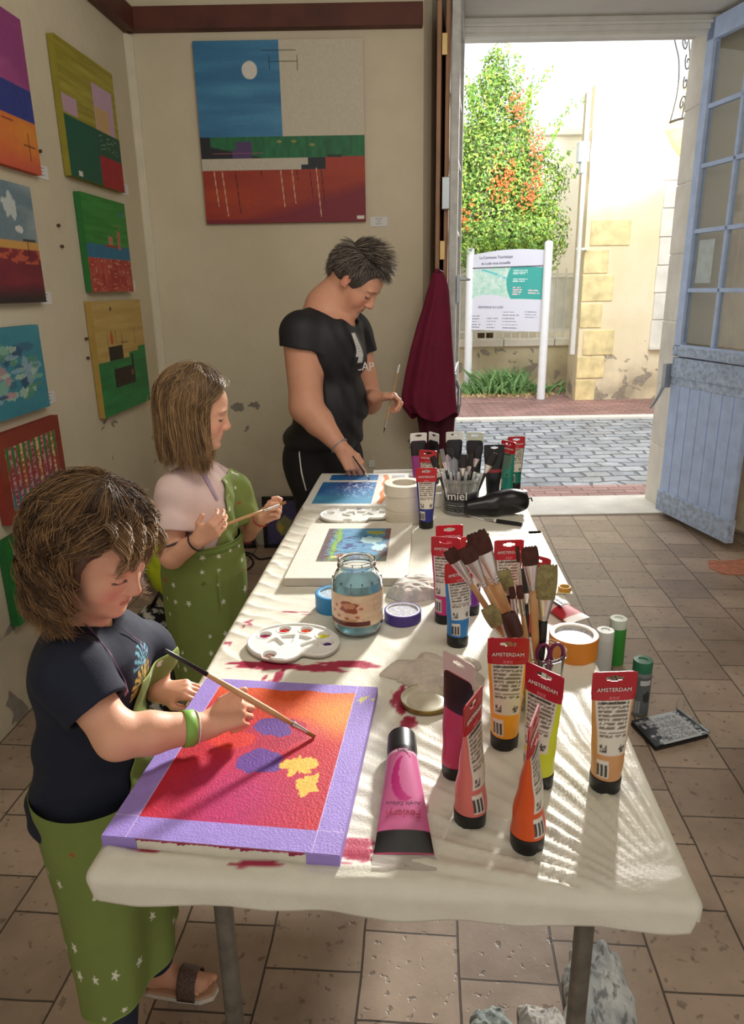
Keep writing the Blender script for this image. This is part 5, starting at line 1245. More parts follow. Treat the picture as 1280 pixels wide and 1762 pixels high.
link('etched_plate', grid_mesh('etched_plate', f, 120, 120, c), mat('etched_metal', (0, 0, 0), .25, attr='col', metal=.15, var=.05), o)
mb = MB(); c0 = D_+(C_-D_)*.08+[0, 0, .01]; mb.tube([c0+np.array([.014*math.cos(a), .0, .022+.024*math.sin(a)]) for a in np.linspace(0, 2*math.pi, 24)], .0012, 6, cap=False); mb.build('wire_ring', m_steel, o, smooth=True)
mb = MB(); mb.tube([D_+(C_-D_)*.0+[0, 0, .006], C_+[0, 0, .006]], .005, 8); mb.build('rim_bar', m_steel, o, smooth=True)
# ============================================================ PICTURES ON THE WALLS
def wallpic(s0, s1, z0, z1, fn, nx, ny, label, t=.028, side=(120, 120, 60), name='painting', group='paintings on the left wall'):
    a = np.array(wl(s0, z0, t+.004)); return canvas(name, a, np.array([WD[0], WD[1], 0]), np.array([0, 0, 1.]), s1-s0, z1-z0, t, fn, nx, ny, label, 'painting', group, side)
def art_olive(u, v):
    c = strokes(u, v, [150, 140, 40], [176, 168, 62], 2, 40)
    rect(c, u, v, 0, .24, .47, .60, [196, 160, 180]); rect(c, u, v, .55, .93, .42, .82, [200, 166, 190]); rect(c, u, v, .57, .82, .40, .64, [206, 170, 120]); rect(c, u, v, 0, 1, 0, .455, [22, 92, 72])
    rect(c, u, v, .55, 1, 0, .455, [26, 84, 66]); rect(c, u, v, .56, 1, 0, .25, [164, 32, 46], .1)
    for z in (.42, .38, .34, .31): m_ = (np.abs(v-z-.01*np.sin(u*40)) < .002) & (u > .58) & (u < .93) & (vnoise(u*20, z*90) > .4); c[m_] = [150, 190, 150]
    rect(c, u, v, .13, .20, .02, .06, [222, 222, 216]); return c
wallpic(-.902, -.34, 1.943, 2.449, art_olive, 120, 130, 'olive green painting with pink blocks above dark green and a red square', side=(140, 132, 44))
def art_green(u, v):
    c = strokes(u, v, [38, 128, 52], [56, 150, 66], 3, 30); rect(c, u, v, 0, 1, .36, .50, [34, 116, 156], .15); m_ = v < .36; c[m_] = strokes(u, v, [166, 48, 48], [196, 84, 70], 14, 9)[m_]
    m_ = m_ & (((vnoise(u*14, v*60) > .80) | (vnoise(u*50, v*9) > .86))); c[m_] = [206, 140, 116]
    rect(c, u, v, .50, .60, .49, .60, [190, 128, 110]); rect(c, u, v, .72, .78, .47, .66, [190, 110, 96]); rect(c, u, v, .42, .70, .48, .51, [150, 60, 50])
    for z in (.60, .66, .72): rect(c, u, v, .66, .80, z, z+.006, [150, 130, 60])
    rect(c, u, v, .78, .79, .55, .74, [150, 130, 60]); rect(c, u, v, .84, .90, .84, .90, [50, 120, 150]); return c
wallpic(-.846, -.366, 1.487, 1.891, art_green, 110, 120, 'small green painting with a blue band over brick red, below the olive painting', side=(40, 110, 50))
def art_yel(u, v):
    c = strokes(u, v, [206, 176, 106], [188, 154, 84], 2, 22); m_ = v < .475; c[m_] = strokes(u, v, [30, 122, 66], [44, 148, 82], 2, 24)[m_]
    rect(c, u, v, .62, 1, .44, .52, [36, 134, 70]); rect(c, u, v, .83, 1, .47, .56, [36, 134, 70]); rect(c, u, v, .22, .50, .475, .60, [30, 24, 22]); rect(c, u, v, .28, .70, .23, .40, [34, 24, 22]); rect(c, u, v, .66, .70, .30, .50, [30, 30, 26]); rect(c, u, v, .30, .305, .38, .43, [30, 30, 30])
    for x in (.22, .30, .38, .50, .78): rect(c, u, v, x, x+.008, .56+.1*vnoise(x*30, 1.), .80-.1*vnoise(x*50, 3.), [50, 44, 34])
    for z in (.70, .745): rect(c, u, v, .16, .52, z, z+.005, [60, 52, 38])
    for z in (.62, .66, .70): rect(c, u, v, .48, .62, z, z+.004, [60, 52, 38])
    for x in (.34, .52, .62, .70): rect(c, u, v, x, x+.006, .16, .30, [24, 80, 46])
    c = paint(c, blob(u, v, .30, .67, .035, .06, .2), [196, 96, 40]); c = paint(c, blob(u, v, .34, .93, .015, .02, .2), [40, 34, 30]); c = paint(c, blob(u, v, .65, .33, .03, .03, .3), [140, 80, 60]); return c
wallpic(-.878, -.300, .938, 1.448, art_yel, 140, 130, 'ochre yellow painting with black blocks over green, lowest near the corner', side=(170, 140, 70))
def art_pink(u, v):
    c = strokes(u, v, [150, 66, 128], [186, 96, 150], 2, 6); rect(c, u, v, 0, 1, .28, .55, [50, 62, 140], .1); m_ = v < .34; c[m_] = strokes(u, v, [216, 110, 60], [224, 142, 56], 3, 4)[m_]
    m_ = v < .14; c[m_] = lerp(c, np.array([[206, 90, 70.]]), np.clip((.14-v)*7, 0, 1))[m_]
    rect(c, u, v, .885, .895, .08, .26, [90, 50, 30]); rect(c, u, v, .83, .96, .165, .175, [90, 50, 30]); rect(c, u, v, .62, .74, .30, .31, [120, 50, 40]); return c
wallpic(-1.76, -1.155, 1.908, 2.414, art_pink, 120, 100, 'pink painting with a blue band over orange, at the upper left edge', side=(200, 90, 50))
def art_grey(u, v):
    c = strokes(u, v, [110, 134, 146], [150, 166, 172], 3, 8); c = paint(c, blob(u, v, .70, .80, .10, .10, .6), [196, 206, 206]); c = paint(c, blob(u, v, .78, .62, .06, .03, .5), [214, 216, 214])
    m_ = v < .52; c[m_] = strokes(u, v, [140, 48, 58], [112, 34, 54], 3, 8)[m_]; rect(c, u, v, 0, 1, .455, .52, [206, 158, 86]); m_ = (v < .455) & (v > .33) & (fbm(u*8, v*18, 2) > .56); c[m_] = [190, 90, 66]; c = paint(c, np.clip((.16-v)*8, 0, 1), [50, 40, 44]); rect(c, u, v, .80, .97, .52, .54, [60, 66, 72])
    rect(c, u, v, .86, .865, .38, .55, [60, 40, 40]); rect(c, u, v, .90, .905, .40, .52, [60, 40, 40]); return c
wallpic(-1.80, -1.262, 1.453, 1.855, art_grey, 110, 90, 'grey sky painting with an orange line over dark red, second down at the left edge', side=(90, 90, 96))
def art_turq(u, v):
    c = strokes(u, v, [70, 150, 170], [58, 134, 156], 2, 4)
    for k in range(60):
        r = np.random.RandomState(k); x, z = r.uniform(.12, .86), r.uniform(.22, .78); w_, h_ = r.uniform(.03, .12), r.uniform(.02, .09)
        c = paint(c, blob(u, v, x, z, w_, h_, .5, k)*.85, [[140, 190, 170], [60, 110, 140], [180, 206, 190], [90, 150, 130], [150, 180, 200], [190, 150, 160], [50, 84, 120]][k % 7])
    return c
wallpic(-1.80, -1.352, 1.070, 1.374, art_turq, 130, 90, 'turquoise abstract painting with pale patches, third down at the left edge', side=(60, 130, 150))
def art_strip(u, v):
    c = strokes(u, v, [140, 56, 44], [150, 70, 58], 2, 5)
    i = (u > .10) & (u < .90) & (v > .13) & (v < .83); bgc = lerp(np.tile([70, 130, 60.], (len(u), 1)), np.array([[160, 70, 64.]]), np.clip((.68-v)*5, 0, 1)); bgc = lerp(bgc, np.array([[70, 130, 150.]]), np.clip((.42-v)*5, 0, 1))
    k = (u-.06)/.0835; st = (k % 1 < .52) & i; c[i] = bgc[i]; n = fbm(u*30, v*60, 4); light = np.where((np.floor(k) % 3 == 0)[:, None], [[226, 196, 160.]], [[206, 160, 164.]]); dk = np.where((np.floor(k) % 3 == 0)[:, None], [[190, 90, 60.]], [[160, 60, 84.]]); c[st] = lerp(light, dk, np.clip((n-.45)*8, 0, 1))[st]; return c
wallpic(-1.748, -1.307, .715, 1.028, art_strip, 170, 130, 'brick red bordered picture with vertical patterned paper strips', side=(140, 50, 40))
def art_gframe(u, v):
    c = strokes(u, v, [34, 116, 52], [50, 140, 70], 3, 12); i = (u > .10) & (u < .90) & (v > .12) & (v < .86); n = fbm(u*24, v*24, 2); k = (u-.1)/.11
    bgc = lerp(np.tile([226, 218, 216.], (len(u), 1)), np.array([[44, 44, 48.]]), ((n > .56)*1.0)); bgc[(k % 2 > 1.1)] = [96, 120, 84]; c[i] = bgc[i]; m_ = i & (v > .55) & (u > .20) & (u < .30); c[m_] = [168, 40, 44]; c = paint(c, blob(u, v, .45, .45, .2, .12, .6)*.7, [200, 180, 200]); return c
wallpic(-1.80, -1.36, .355, .672, art_gframe, 120, 90, 'green framed picture with black and white scribbles, lowest on the left wall', side=(30, 100, 46))
def art_big(u, v):
    c = np.tile([206, 198, 178.], (len(u), 1)); m_ = (u < .505+.0*v) & (v > .49); c[m_] = strokes(u, v, [50, 116, 162], [78, 148, 188], 2, 16)[m_]
    c = paint(c, blob(u, v, .325, .845, .048, .05, .04), [224, 220, 210])
    rect(c, u, v, 0, 1, .37, .49, [34, 112, 70], .25); rect(c, u, v, 0, .06, .37, .49, [32, 34, 42])
    m_ = (v < .43-.10*(u-.08)*2) & (v > .37) & (u < .42); c[m_] = [34, 36, 42]; rect(c, u, v, .22, .31, .37, .46, [84, 62, 110]); rect(c, u, v, .19, .31, .37, .42, [84, 62, 110]); rect(c, u, v, .07, .38, .396, .399, [150, 90, 110]); rect(c, u, v, .12, .123, .37, .43, [150, 90, 110])
    rect(c, u, v, 0, 1, .305, .37, [200, 194, 176]); rect(c, u, v, .65, .78, .305, .37, [32, 40, 50]); rect(c, u, v, .61, .66, .305, .33, [32, 40, 50]); rect(c, u, v, .76, 1, .30, .372, [172, 62, 44]); rect(c, u, v, .77, .86, .37, .385, [30, 60, 46])
    m_ = v < .305; c[m_] = strokes(u, v, [176, 66, 34], [156, 48, 34], 2, 12)[m_]
    t = np.clip(((.10+.20*(u-.45)*1.4)-v)*14, 0, 1)*(v < .305)*(u > .1); c = paint(c, np.clip(t+(v < .02), 0, 1)*.9, [126, 30, 52])
    for (x, z, L, col) in ((.07, .30, .20, 1), (.12, .30, .26, 1), (.20, .30, .24, 0), (.48, .30, .21, 1), (.55, .30, .19, 1), (.36, .30, .04, 0), (.66, .30, .16, 0), (.70, .31, .28, 1), (.73, .30, .2, 0), (.58, .3, .06, 0)):
        m_ = (np.abs(u-x-(z-v)*.08) < .003) & (v < z) & (v > z-L); c[m_] = [214, 168, 140] if col else [90, 26, 24]
    for (x0, x1, z) in ((.40, .605, .945), (.44, .61, .885)): rect(c, u, v, x0, x1, z, z+.004, [40, 44, 52])
    for x in (.443, .607): rect(c, u, v, x, x+.004, .84, .92, [40, 44, 52])
    for x in (.48, .57, .68): c = paint(c, blob(u, v, x, .46-.02*(x > .6), .02, .008, .5), [150, 150, 80])
    rect(c, u, v, .945, .99, .012, .034, [226, 224, 214]); return c
canvas('painting', (-.85, 4.068, 1.824), np.array([1., 0, 0]), np.array([0, 0, 1.]), .845, .842, .030, art_big, 260, 260, 'big blue, white, green and orange abstract painting on the back wall', 'painting', None, (150, 60, 50))
# price labels on the wall
m_card = mat('white_card', (226, 226, 226), .6, var=.02); m_cardink = mat('card_ink', (120, 120, 126), .6)
def card(o3, ux, nrm, w, h, label, sub=True):
    o = empty('price_label', o3, label, 'label', 'price labels on the walls'); ux = np.array(ux); nn = np.array(nrm); uz = np.array([0, 0, 1.])
    mb = MB(); mb.poly([tuple(ux*a+uz*b) for a, b in ((0, 0), (w, 0), (w, h), (0, h))], tuple(nn*.0012)); mb.build('card', m_card, o)
    mb = MB()
    for k, (a, b) in enumerate(((.3, .7), (.38, .62), (.3, .66))): z = h*(.78-.26*k); mb.poly([tuple(ux*x+uz*zz+nn*.0013) for x, zz in ((w*a, z), (w*b, z), (w*b, z+h*.05), (w*a, z+h*.05))], tuple(nn*.0003))
    mb.build('printed_lines', m_cardink, o)
LWd = (WD[0], WD[1], 0); LWn = (WN[0], WN[1], 0)
for (px, py, lab) in ((57, 303, 'the pink painting'), (205, 332, 'the olive green painting'), (218, 501, 'the small green painting'), (63, 525, 'the grey sky painting'), (247, 690, 'the ochre yellow painting'), (70, 700, 'the turquoise painting'), (105, 848, 'the brick red bordered picture')):
    n = np.array([WN[0], WN[1], 0]); d = fwd+(px-640)/FPX*rgt-(py-881)/FPX*upv; t = (np.array([WP[0], WP[1], CH])-[0, 0, CH])@n/(d@n); q = np.array([0, 0, CH])+d*t+n*.001
    card(q+np.array(LWd)*.026, LWd, LWn, .092, .048, 'small white price label on the left wall beside '+lab)
q = PY(637, 390, 4.098); card(q, (1., 0, 0), (0, -1., 0), .092, .048, 'small white price label on the back wall right of the big painting')
pl_ = MB().box((.0, 4.09, .80), (.05, 4.099, .845)); q = PY(634, 804, 4.098); o = empty('wall_socket', q, 'small white blank wall plate low on the back wall behind the table', 'socket'); mb = MB(); mb.box((-.0, -.008, 0), (.038, 0, .042)); mb.build('cover_plate', m_card, o, bevel=.003)
# nails and holes in the left wall
for (px, py, lab) in ((66, 260, 'hook in the left wall between the pink and olive paintings'), (98, 388, 'upper dark nail hole in the left wall beside the green painting'), (104, 424, 'lower dark nail hole in the left wall beside the green painting'), (146, 583, 'upper dark nail in the left wall beside the ochre painting'), (149, 616, 'lower dark nail in the left wall beside the ochre painting')):
    n = np.array([WN[0], WN[1], 0]); d = fwd+(px-640)/FPX*rgt-(py-881)/FPX*upv; t = (np.array([WP[0], WP[1], CH])-[0, 0, CH])@n/(d@n); q = np.array([0, 0, CH])+d*t
    mb = MB(); mb.tube([(0, 0, 0), tuple(n*.012)], [.005, .007], 8); ob = mb.build('wall_nail', mat('dark_nail', (84, 66, 52), .6)); ob.location = q; tag(ob, lab, 'nail', 'nails in the left wall')
# framed pictures standing on the floor against the back wall
def art_fl(u, v):
    c = strokes(u, v, [150, 70, 78], [110, 60, 90], 3, 3); 
    for k in range(9): r = np.random.RandomState(k+40); c = paint(c, blob(u, v, r.uniform(.2, .8), r.uniform(.2, .8), .12, .09, .5, k)*.8, [[190, 120, 90], [90, 50, 80], [170, 80, 60]][k % 3])
    return c
def art_fl2(u, v):
    c = strokes(u, v, [96, 84, 130], [70, 70, 110], 3, 3); c = paint(c, blob(u, v, .55, .40, .24, .26, .4, 3), [150, 150, 110]); c = paint(c, blob(u, v, .42, .36, .10, .10, .5, 6), [206, 180, 80]); c = paint(c, blob(u, v, .3, .75, .14, .12, .5, 8), [110, 70, 120]); return c
for (xa, xb, fnn, lab) in ((-.80, -.68, art_fl, 'small black framed reddish picture leaning on the back wall, left one'), (-.615, -.36, art_fl2, 'small black framed violet picture leaning on the back wall, right one')):
    pass
for (px0, px1, fnn, lab) in ((396, 440, art_fl, 'small black framed reddish picture leaning on the back wall, left one'), (455, 520, art_fl2, 'small black framed violet picture leaning on the back wall, right one')):
    a = PY(px0, 945, 4.03); b = PY(px1, 945, 4.03); w_ = .235; x0 = a[0] if px0 > 450 else b[0]-w_
    o = empty('framed_picture', (x0+w_/2, 4.05, 0.0), lab, 'picture', 'framed pictures standing on the floor'); o.rotation_euler = (-.05, 0, 0); H_ = .315
    mb = MB(); f_ = .022
    for (p0, p1) in (((-w_/2, -.02, 0), (w_/2, 0, f_)), ((-w_/2, -.02, H_-f_), (w_/2, 0, H_)), ((-w_/2, -.02, 0), (-w_/2+f_, 0, H_)), ((w_/2-f_, -.02, 0), (w_/2, 0, H_))): mb.box(p0, p1)
    mb.box((-w_/2, -.004, 0), (w_/2, 0, H_)); mb.build('frame', m_black, o, bevel=.002)
    link('picture_print', grid_mesh('picture_print', lambda u, v: np.stack([-w_/2+f_+(w_-2*f_)*u, np.full(len(u), -.006), f_+(H_-2*f_)*v], 1), 50, 60, fnn), mat('tube_print', (0, 0, 0), .33, attr='col'), o)
# black cable on the floor
mb = MB(); pts = [P(x, y, .006) for x, y in ((404, 985), (412, 975), (425, 980), (436, 968), (425, 955), (405, 960), (410, 950), (432, 953), (446, 962), (462, 960), (480, 958))]
pts2 = []
for i in range(len(pts)-1):
    for t in np.linspace(0, 1, 6, endpoint=False):
        p0 = pts[max(i-1, 0)]; p1 = pts[i]; p2 = pts[i+1]; p3 = pts[min(i+2, len(pts)-1)]
        pts2.append(.5*((2*p1)+(-p0+p2)*t+(2*p0-5*p1+4*p2-p3)*t*t+(-p0+3*p1-3*p2+p3)*t**3))
mb.tube(pts2, .005, 8); tag(mb.build('power_cable', m_black, smooth=True), 'black power cable looped on the floor under the far table', 'cable')
# yellow green bag on the floor by the corner
S = Sdf().add(Ell((0, 0, .20), (.12, .10, .21))).add(Ell((.02, 0, .42), (.05, .04, .10)), .1); S.disp(lambda p: (fbm(p[:, 0]*14, p[:, 1]*14, p[:, 2]*9, 3)-.5)*.03)
yb = empty('lime_bag', (-1.03, 3.35, 0), 'lime green fabric bag standing by the corner behind the second girl', 'bag'); ob = sdf_obj('bag_cloth', S, (-.18, -.16, -.02), (.18, .16, .6), .008, mat('lime_fabric', (196, 212, 40), .7, bump=.5), None); ob.parent = yb
mb = MB(); mb.tube([(.02, 0, .48), (.0, 0, .56), (.05, 0, .58), (.04, 0, .5)], .006, 8); mb.build('handle', MATS['lime_fabric'], yb, smooth=True)

# burgundy apron hanging on the left door leaf
ap = empty('burgundy_apron', (.42, 3.80, 0), 'burgundy apron hanging from the lock of the open left door leaf', 'apron')
def apf(px0, px1, y0):   # outline rows: (py, xl, xr)
    return None
rows = [(470, 743, 763), (480, 741, 768), (500, 735, 772), (530, 727, 774), (560, 717, 776), (600, 706, 778), (640, 697, 781), (680, 690, 783), (700, 692, 785), (716, 706, 787)]
R_ = []
for (py, xl, xr) in rows:
    a = PY(xl, py, 3.80); b = PY(xr, py, 3.80); R_.append((a[2], a[0], b[0]))
def apx(u, v):
    zz = np.interp(v, np.linspace(0, 1, len(R_)), [r[0] for r in R_]); xl = np.interp(v, np.linspace(0, 1, len(R_)), [r[1] for r in R_]); xr = np.interp(v, np.linspace(0, 1, len(R_)), [r[2] for r in R_])
    a = u*2*math.pi; W2 = (xr-xl)/2; cx = (xl+xr)/2
    fold = 1+.25*np.cos(a*7+v*3)*np.clip(v*2, 0, 1)*(.5+.5*np.cos(a*3))
    yy = 3.80+(.02+.045*np.sqrt(v))*np.sin(a)*fold
    return np.stack([cx+W2*np.cos(a)*(1+.02*np.cos(a*9)), yy, zz-.02*np.sin(a*3)*v**4], 1)-np.array(ap.location)
m_burg = mat('burgundy_cotton', (112, 18, 52), .8, var=.1, bump=.2, bscale=200)
link('apron_cloth', grid_mesh('apron_cloth', apx, 140, 60), m_burg, ap, smooth=True)
rows2 = [(690, 712, 781), (720, 718, 783), (745, 722, 781), (775, 726, 775)]
R2 = [(PY(xl, py, 3.83)[2], PY(xl, py, 3.83)[0], PY(xr, py, 3.83)[0]) for (py, xl, xr) in rows2]
def apx2(u, v):
    zz = np.interp(v, np.linspace(0, 1, 4), [r[0] for r in R2]); xl = np.interp(v, np.linspace(0, 1, 4), [r[1] for r in R2]); xr = np.interp(v, np.linspace(0, 1, 4), [r[2] for r in R2]); a = u*2*math.pi
    return np.stack([(xl+xr)/2+(xr-xl)/2*np.cos(a), 3.84+.035*np.sin(a)*(1+.3*np.cos(a*6)), zz], 1)-np.array(ap.location)
link('apron_tail', grid_mesh('apron_tail', apx2, 90, 20), mat('dark_burgundy', (70, 10, 30), .8), ap, smooth=True)
mb = MB(); q0 = PY(752, 470, 3.80); mb.tube([tuple(np.array(p)-ap.location) for p in (q0+[-.02, 0, -.03], q0+[0, .0, .012], q0+[.03, .06, .0])], .012, 10); mb.build('neck_loop', m_burg, ap, smooth=True)
# ============================================================ PEOPLE
class HF:    # head frame: x forward, y left, z up, unit = metres at adult size
    def __init__(s, c, yaw, pit, roll, sc):
        y, p, r = map(math.radians, (yaw, pit, roll))
        f = np.array([math.cos(y)*math.cos(p), math.sin(y)*math.cos(p), math.sin(p)]); l = n3(np.cross([0, 0, 1], f)); u = np.cross(f, l)
        l, u = l*math.cos(r)+u*math.sin(r), u*math.cos(r)-l*math.sin(r)
        s.R = np.stack([f, l, u], 1); s.c = np.array(c, float); s.sc = sc
    def w(s, x, y, z): return s.c+s.R@(np.array([x, y, z])*s.sc)
    def W(s, q): return s.c+(q*s.sc)@s.R.T
    def L(s, p): return (p-s.c)@s.R/s.sc
def head_sdf(H, child=False, lid=True):
    S = Sdf(); k = H.sc
    def E(x, y, z, a, b, c, sm=.02, rx=0):
        R = H.R
        if rx: cr, sr = math.cos(rx), math.sin(rx); R = H.R@np.array([[cr, 0, sr], [0, 1, 0], [-sr, 0, cr]])
        S.add(Ell(H.w(x, y, z), np.array([a, b, c])*k, R), sm*k)
    def K(x, y, z, x2, y2, z2, a, b, sm=.012): S.add(Cone(H.w(x, y, z), H.w(x2, y2, z2), a*k, b*k), sm*k)
    E(-.012, 0, .035, .098, .078, .088)
    E(.035, 0, .030, .055, .060, .060, .03)                    # forehead
    E(.032, 0, -.030, .056, .055, .078, .03)                   # face
    E(.040, 0, -.076, .040, .040 if not child else .042, .030, .03)
    E(.070, 0, -.092, .018, .020, .015, .02)                   # chin
    for s in (-1, 1):
        E(.052, s*.036, -.036, .030, .026 if not child else .030, .030, .02)    # cheek
        E(.080, s*.030, .022, .014, .024, .007, .012)          # brow
        S.cut(Ell(H.w(.100, s*.031, .002), np.array([.020, .018, .011])*k, H.R), .016*k)
        E(.0735, s*.031, .001, .0165, .0165, .0150, .003)      # closed-down lid over the eyeball
        E(-.006, s*.078, -.002, .015, .007, .030, .006, .15)   # ear
        S.cut(Ell(H.w(.0, s*.084, .004), np.array([.007, .004, .014])*k, H.R), .004*k)
        E(.0, s*.076, -.022, .008, .006, .009, .005)
        K(.096, s*.0105, -.034, .090, s*.013, -.036, .0072, .006, .006)          # nostril wing
    # nose: children's are small and upturned
    if child: K(.086, 0, .006, .104, 0, -.028, .007, .0098, .014)
    else: K(.087, 0, .010, .107, 0, -.028, .0078, .0100, .014)
    K(.100 if child else .104, 0, -.036, .088, 0, -.040, .004, .004, .006)
    # mouth
    E(.076, 0, -.060, .016, .026, .016, .014)
    E(.0885, 0, -.0545, .0065, .0165, .0042, .004); E(.0870, 0, -.0635, .0065, .0145, .0048, .004)
    S.cut(Ell(H.w(.0985, 0, -.0588), np.array([.008, .019, .0010])*k, H.R), .003*k)
    S.cut(Ell(H.w(.093, 0, -.077), np.array([.007, .018, .006])*k, H.R), .008*k)
    return S
def skin_color(p, H, base, brow=(110, 78, 56), extra=None):
    q = H.L(p); x, y, z = q.T; c = np.tile(np.array(base, float), (len(p), 1)); ay = np.abs(y)
    hd = (np.abs(x) < .14) & (ay < .1) & (z > -.12) & (z < .14)
    def g(m, col): 
        nonlocal c
        m = np.clip(m, 0, 1)*hd; c = c*(1-m[:, None])+np.array(col, float)*m[:, None]
    g(.55*np.exp(-((ay-.042)/.018)**2-((z+.035)/.016)**2)*(x > .03), [206, 120, 104])
    g(.35*np.exp(-(y/.012)**2-((z+.03)/.01)**2)*(x > .09), [204, 118, 104])
    lips = (x > .074)*((y/.021)**2+((z+.0590)/.0090)**2 < 1); g(lips*.55, [184, 98, 90])
    g((x > .074)*(ay < .019)*(np.abs(z+.0588) < .0012)*.75, [120, 56, 50])
    bw = (x > .045)*(np.abs(z-(.0235-.25*np.maximum(ay-.034, 0)-.12*np.maximum(.026-ay, 0))) < .0032)*(ay > .013)*(ay < .048); g(bw*.65, brow)
    # lashes under the lowered lid, a sliver of eye
    ey = (x > .055)*(((ay-.031)/.0150)**2 < 1); zl = -.0062-.0030*(1-((ay-.031)/.015)**2)
    g(ey*(np.abs(z-zl) < .0028)*1.0, [44, 28, 24]); g(ey*(z < zl+.0)*(z > zl-.0040)*.7, [150, 120, 108]); g(ey*(np.abs(z-.0075) < .0010)*.35, [150, 96, 80])
    ear = (ay > .076)*(np.abs(x) < .02)*(np.abs(z) < .035); g(ear*.35, [214, 120, 100])
    if extra is not None: c = extra(p, c)
    return s2l(np.clip(c, 0, 255))
def hand(S, wrist, d, back, thumb_side, sc, curls, thumb=((.5, .6, -.2), (.8, .1, -.2)), spread=1.0, kk=.004):
    """wrist point, unit direction to the knuckles, unit normal of the hand's back, side the thumb is on; curls: 3 joint angles per finger, degrees"""
    wrist = np.array(wrist, float); d = n3(d); b = np.array(back, float); b = n3(b-d*(b@d)); t = np.cross(d, b)
    if t@np.array(thumb_side, float) < 0: t = -t
    k = sc; tips = {}
    S.add(Cone(wrist-d*.012*k, wrist+d*.02*k, .021*k, .024*k, (b, .72)), .012*k)
    for (o_, r1, r2, L_) in ((.026, .015, .0115, .088), (.009, .016, .0120, .092), (-.010, .0155, .0115, .086), (-.027, .0145, .0105, .077)):
        S.add(Cone(wrist+d*.020*k+t*o_*.62*k, wrist+d*L_*k+t*o_*k, r1*k, r2*k), .012*k)
    S.add(Cone(wrist+d*.018*k+t*.018*k-b*.006*k, wrist+d*.052*k+t*.030*k-b*.008*k, .016*k, .013*k), .012*k)
    specs = [('index', .026, .090, (.040, .026, .021), .0086), ('middle', .009, .094, (.045, .030, .022), .0088), ('ring', -.0095, .088, (.041, .028, .021), .0083), ('little', -.0265, .078, (.032, .021, .019), .0074)]
    for i, (nm, o_, L_, seg, r) in enumerate(specs):
        p = wrist+d*L_*k+t*o_*k*spread; ang = 0.0; fan = t*(.10*(1.5-i)*spread)*1.0
        dirv = n3(d+fan*.5); prev = p-d*.012*k
        for j, (sl, a) in enumerate(zip(seg, curls[i])):
            ang += math.radians(a); v = dirv*math.cos(ang)-b*math.sin(ang); q = p+v*sl*k
            ra = r*(1-.07*j)*k; S.add(Cone(p, q, ra, ra*.92), (.006 if j == 0 else .0025)*k); p = q
        tips[nm] = p
    p = wrist+d*.026*k+t*.022*k-b*.006*k; r = .0105
    for j, (tv, sl) in enumerate(zip(thumb, (.036, .032, .026)[:len(thumb)])):
        v = n3(d*tv[0]+t*tv[1]+b*tv[2]); q = p+v*sl*k; S.add(Cone(p, q, (r+.0015-.001*j)*k, (r-.001*j)*k), (.008 if j == 0 else .003)*k); p = q
    tips['thumb'] = p; return tips
def strand_mesh(paths, radii, cols, sides=3):
    """paths: list of (n,3) arrays"""
    V = []; Q = []; Cc = []; off = 0
    for p, r, c in zip(paths, radii, cols):
        n = len(p); t = np.gradient(p, axis=0); t /= np.linalg.norm(t, axis=1)[:, None]+1e-9
        ref = np.array([.3, .5, .81]); u = np.cross(t, ref); u /= np.linalg.norm(u, axis=1)[:, None]+1e-9; v = np.cross(t, u)
        rr = r*np.clip(np.minimum(np.linspace(.7, 1.6, n), np.linspace(2.6, .25, n)), .15, 1)[:, None]
        ring = np.stack([p+(u*math.cos(a)+v*math.sin(a))*rr for a in np.arange(sides)*2*math.pi/sides], 1).reshape(-1, 3)
        i = np.arange(n-1)[:, None]*sides+np.arange(sides)[None, :]; j = np.arange(n-1)[:, None]*sides+(np.arange(sides)+1)[None, :] % sides
        Q.append((np.stack([i, j, j+sides, i+sides], -1).reshape(-1, 4))+off); V.append(ring); Cc.append(np.repeat(np.tile(c, (n, 1))*np.linspace(.9, 1.12, n)[:, None], sides, 0)); off += len(ring)
    return np.concatenate(V), np.concatenate(Q), np.concatenate(Cc)
m_skin = mat('skin', (0, 0, 0), .5, attr='col', var=.03, nscale=50, bump=.12, bscale=300, sss=.25)
m_hair = mat('hair_strands', (0, 0, 0), .42, attr='col', var=.12, nscale=30, spec=.6)
def add_hair(parent, paths, radii, cols, cap=None, capcol=None, caph=.004, lo=None, hi=None):
    V, Q, Cc = strand_mesh(paths, radii, cols)
    if cap is not None:
        co, q = polygonise(cap, lo, hi, caph); Q = np.concatenate([Q, q+len(V)]); V = np.concatenate([V, co]); Cc = np.concatenate([Cc, np.tile(np.array(capcol, float), (len(co), 1))])
    me = bpy.data.meshes.new('hair'); np_mesh(me, V-np.array(parent.location), Q); addcol(me, s2l(np.clip(Cc, 0, 255))); return link('hair', me, m_hair, parent, smooth=True)
def person(loc_, label): return empty('person', loc_, label, 'person')
def band(name, parent, a, b, t0, t1, r, m):    # bracelet round a limb from a to b
    a = np.array(a, float); b = np.array(b, float); d = n3(b-a); c0 = a+(b-a)*t0; w_ = t1
    mb = MB(); Mx = frameM(c0-np.array(parent.location), n3(np.cross(d, [0, 1, .3])), np.cross(d, n3(np.cross(d, [0, 1, .3]))))
    mb.lathe([(r, -w_/2), (r+.0018, -w_/2+.0008), (r+.0018, w_/2-.0008), (r, w_/2), (r-.001, 0)], 32, Mx, closed=True); return mb.build(name, m, parent, smooth=True)

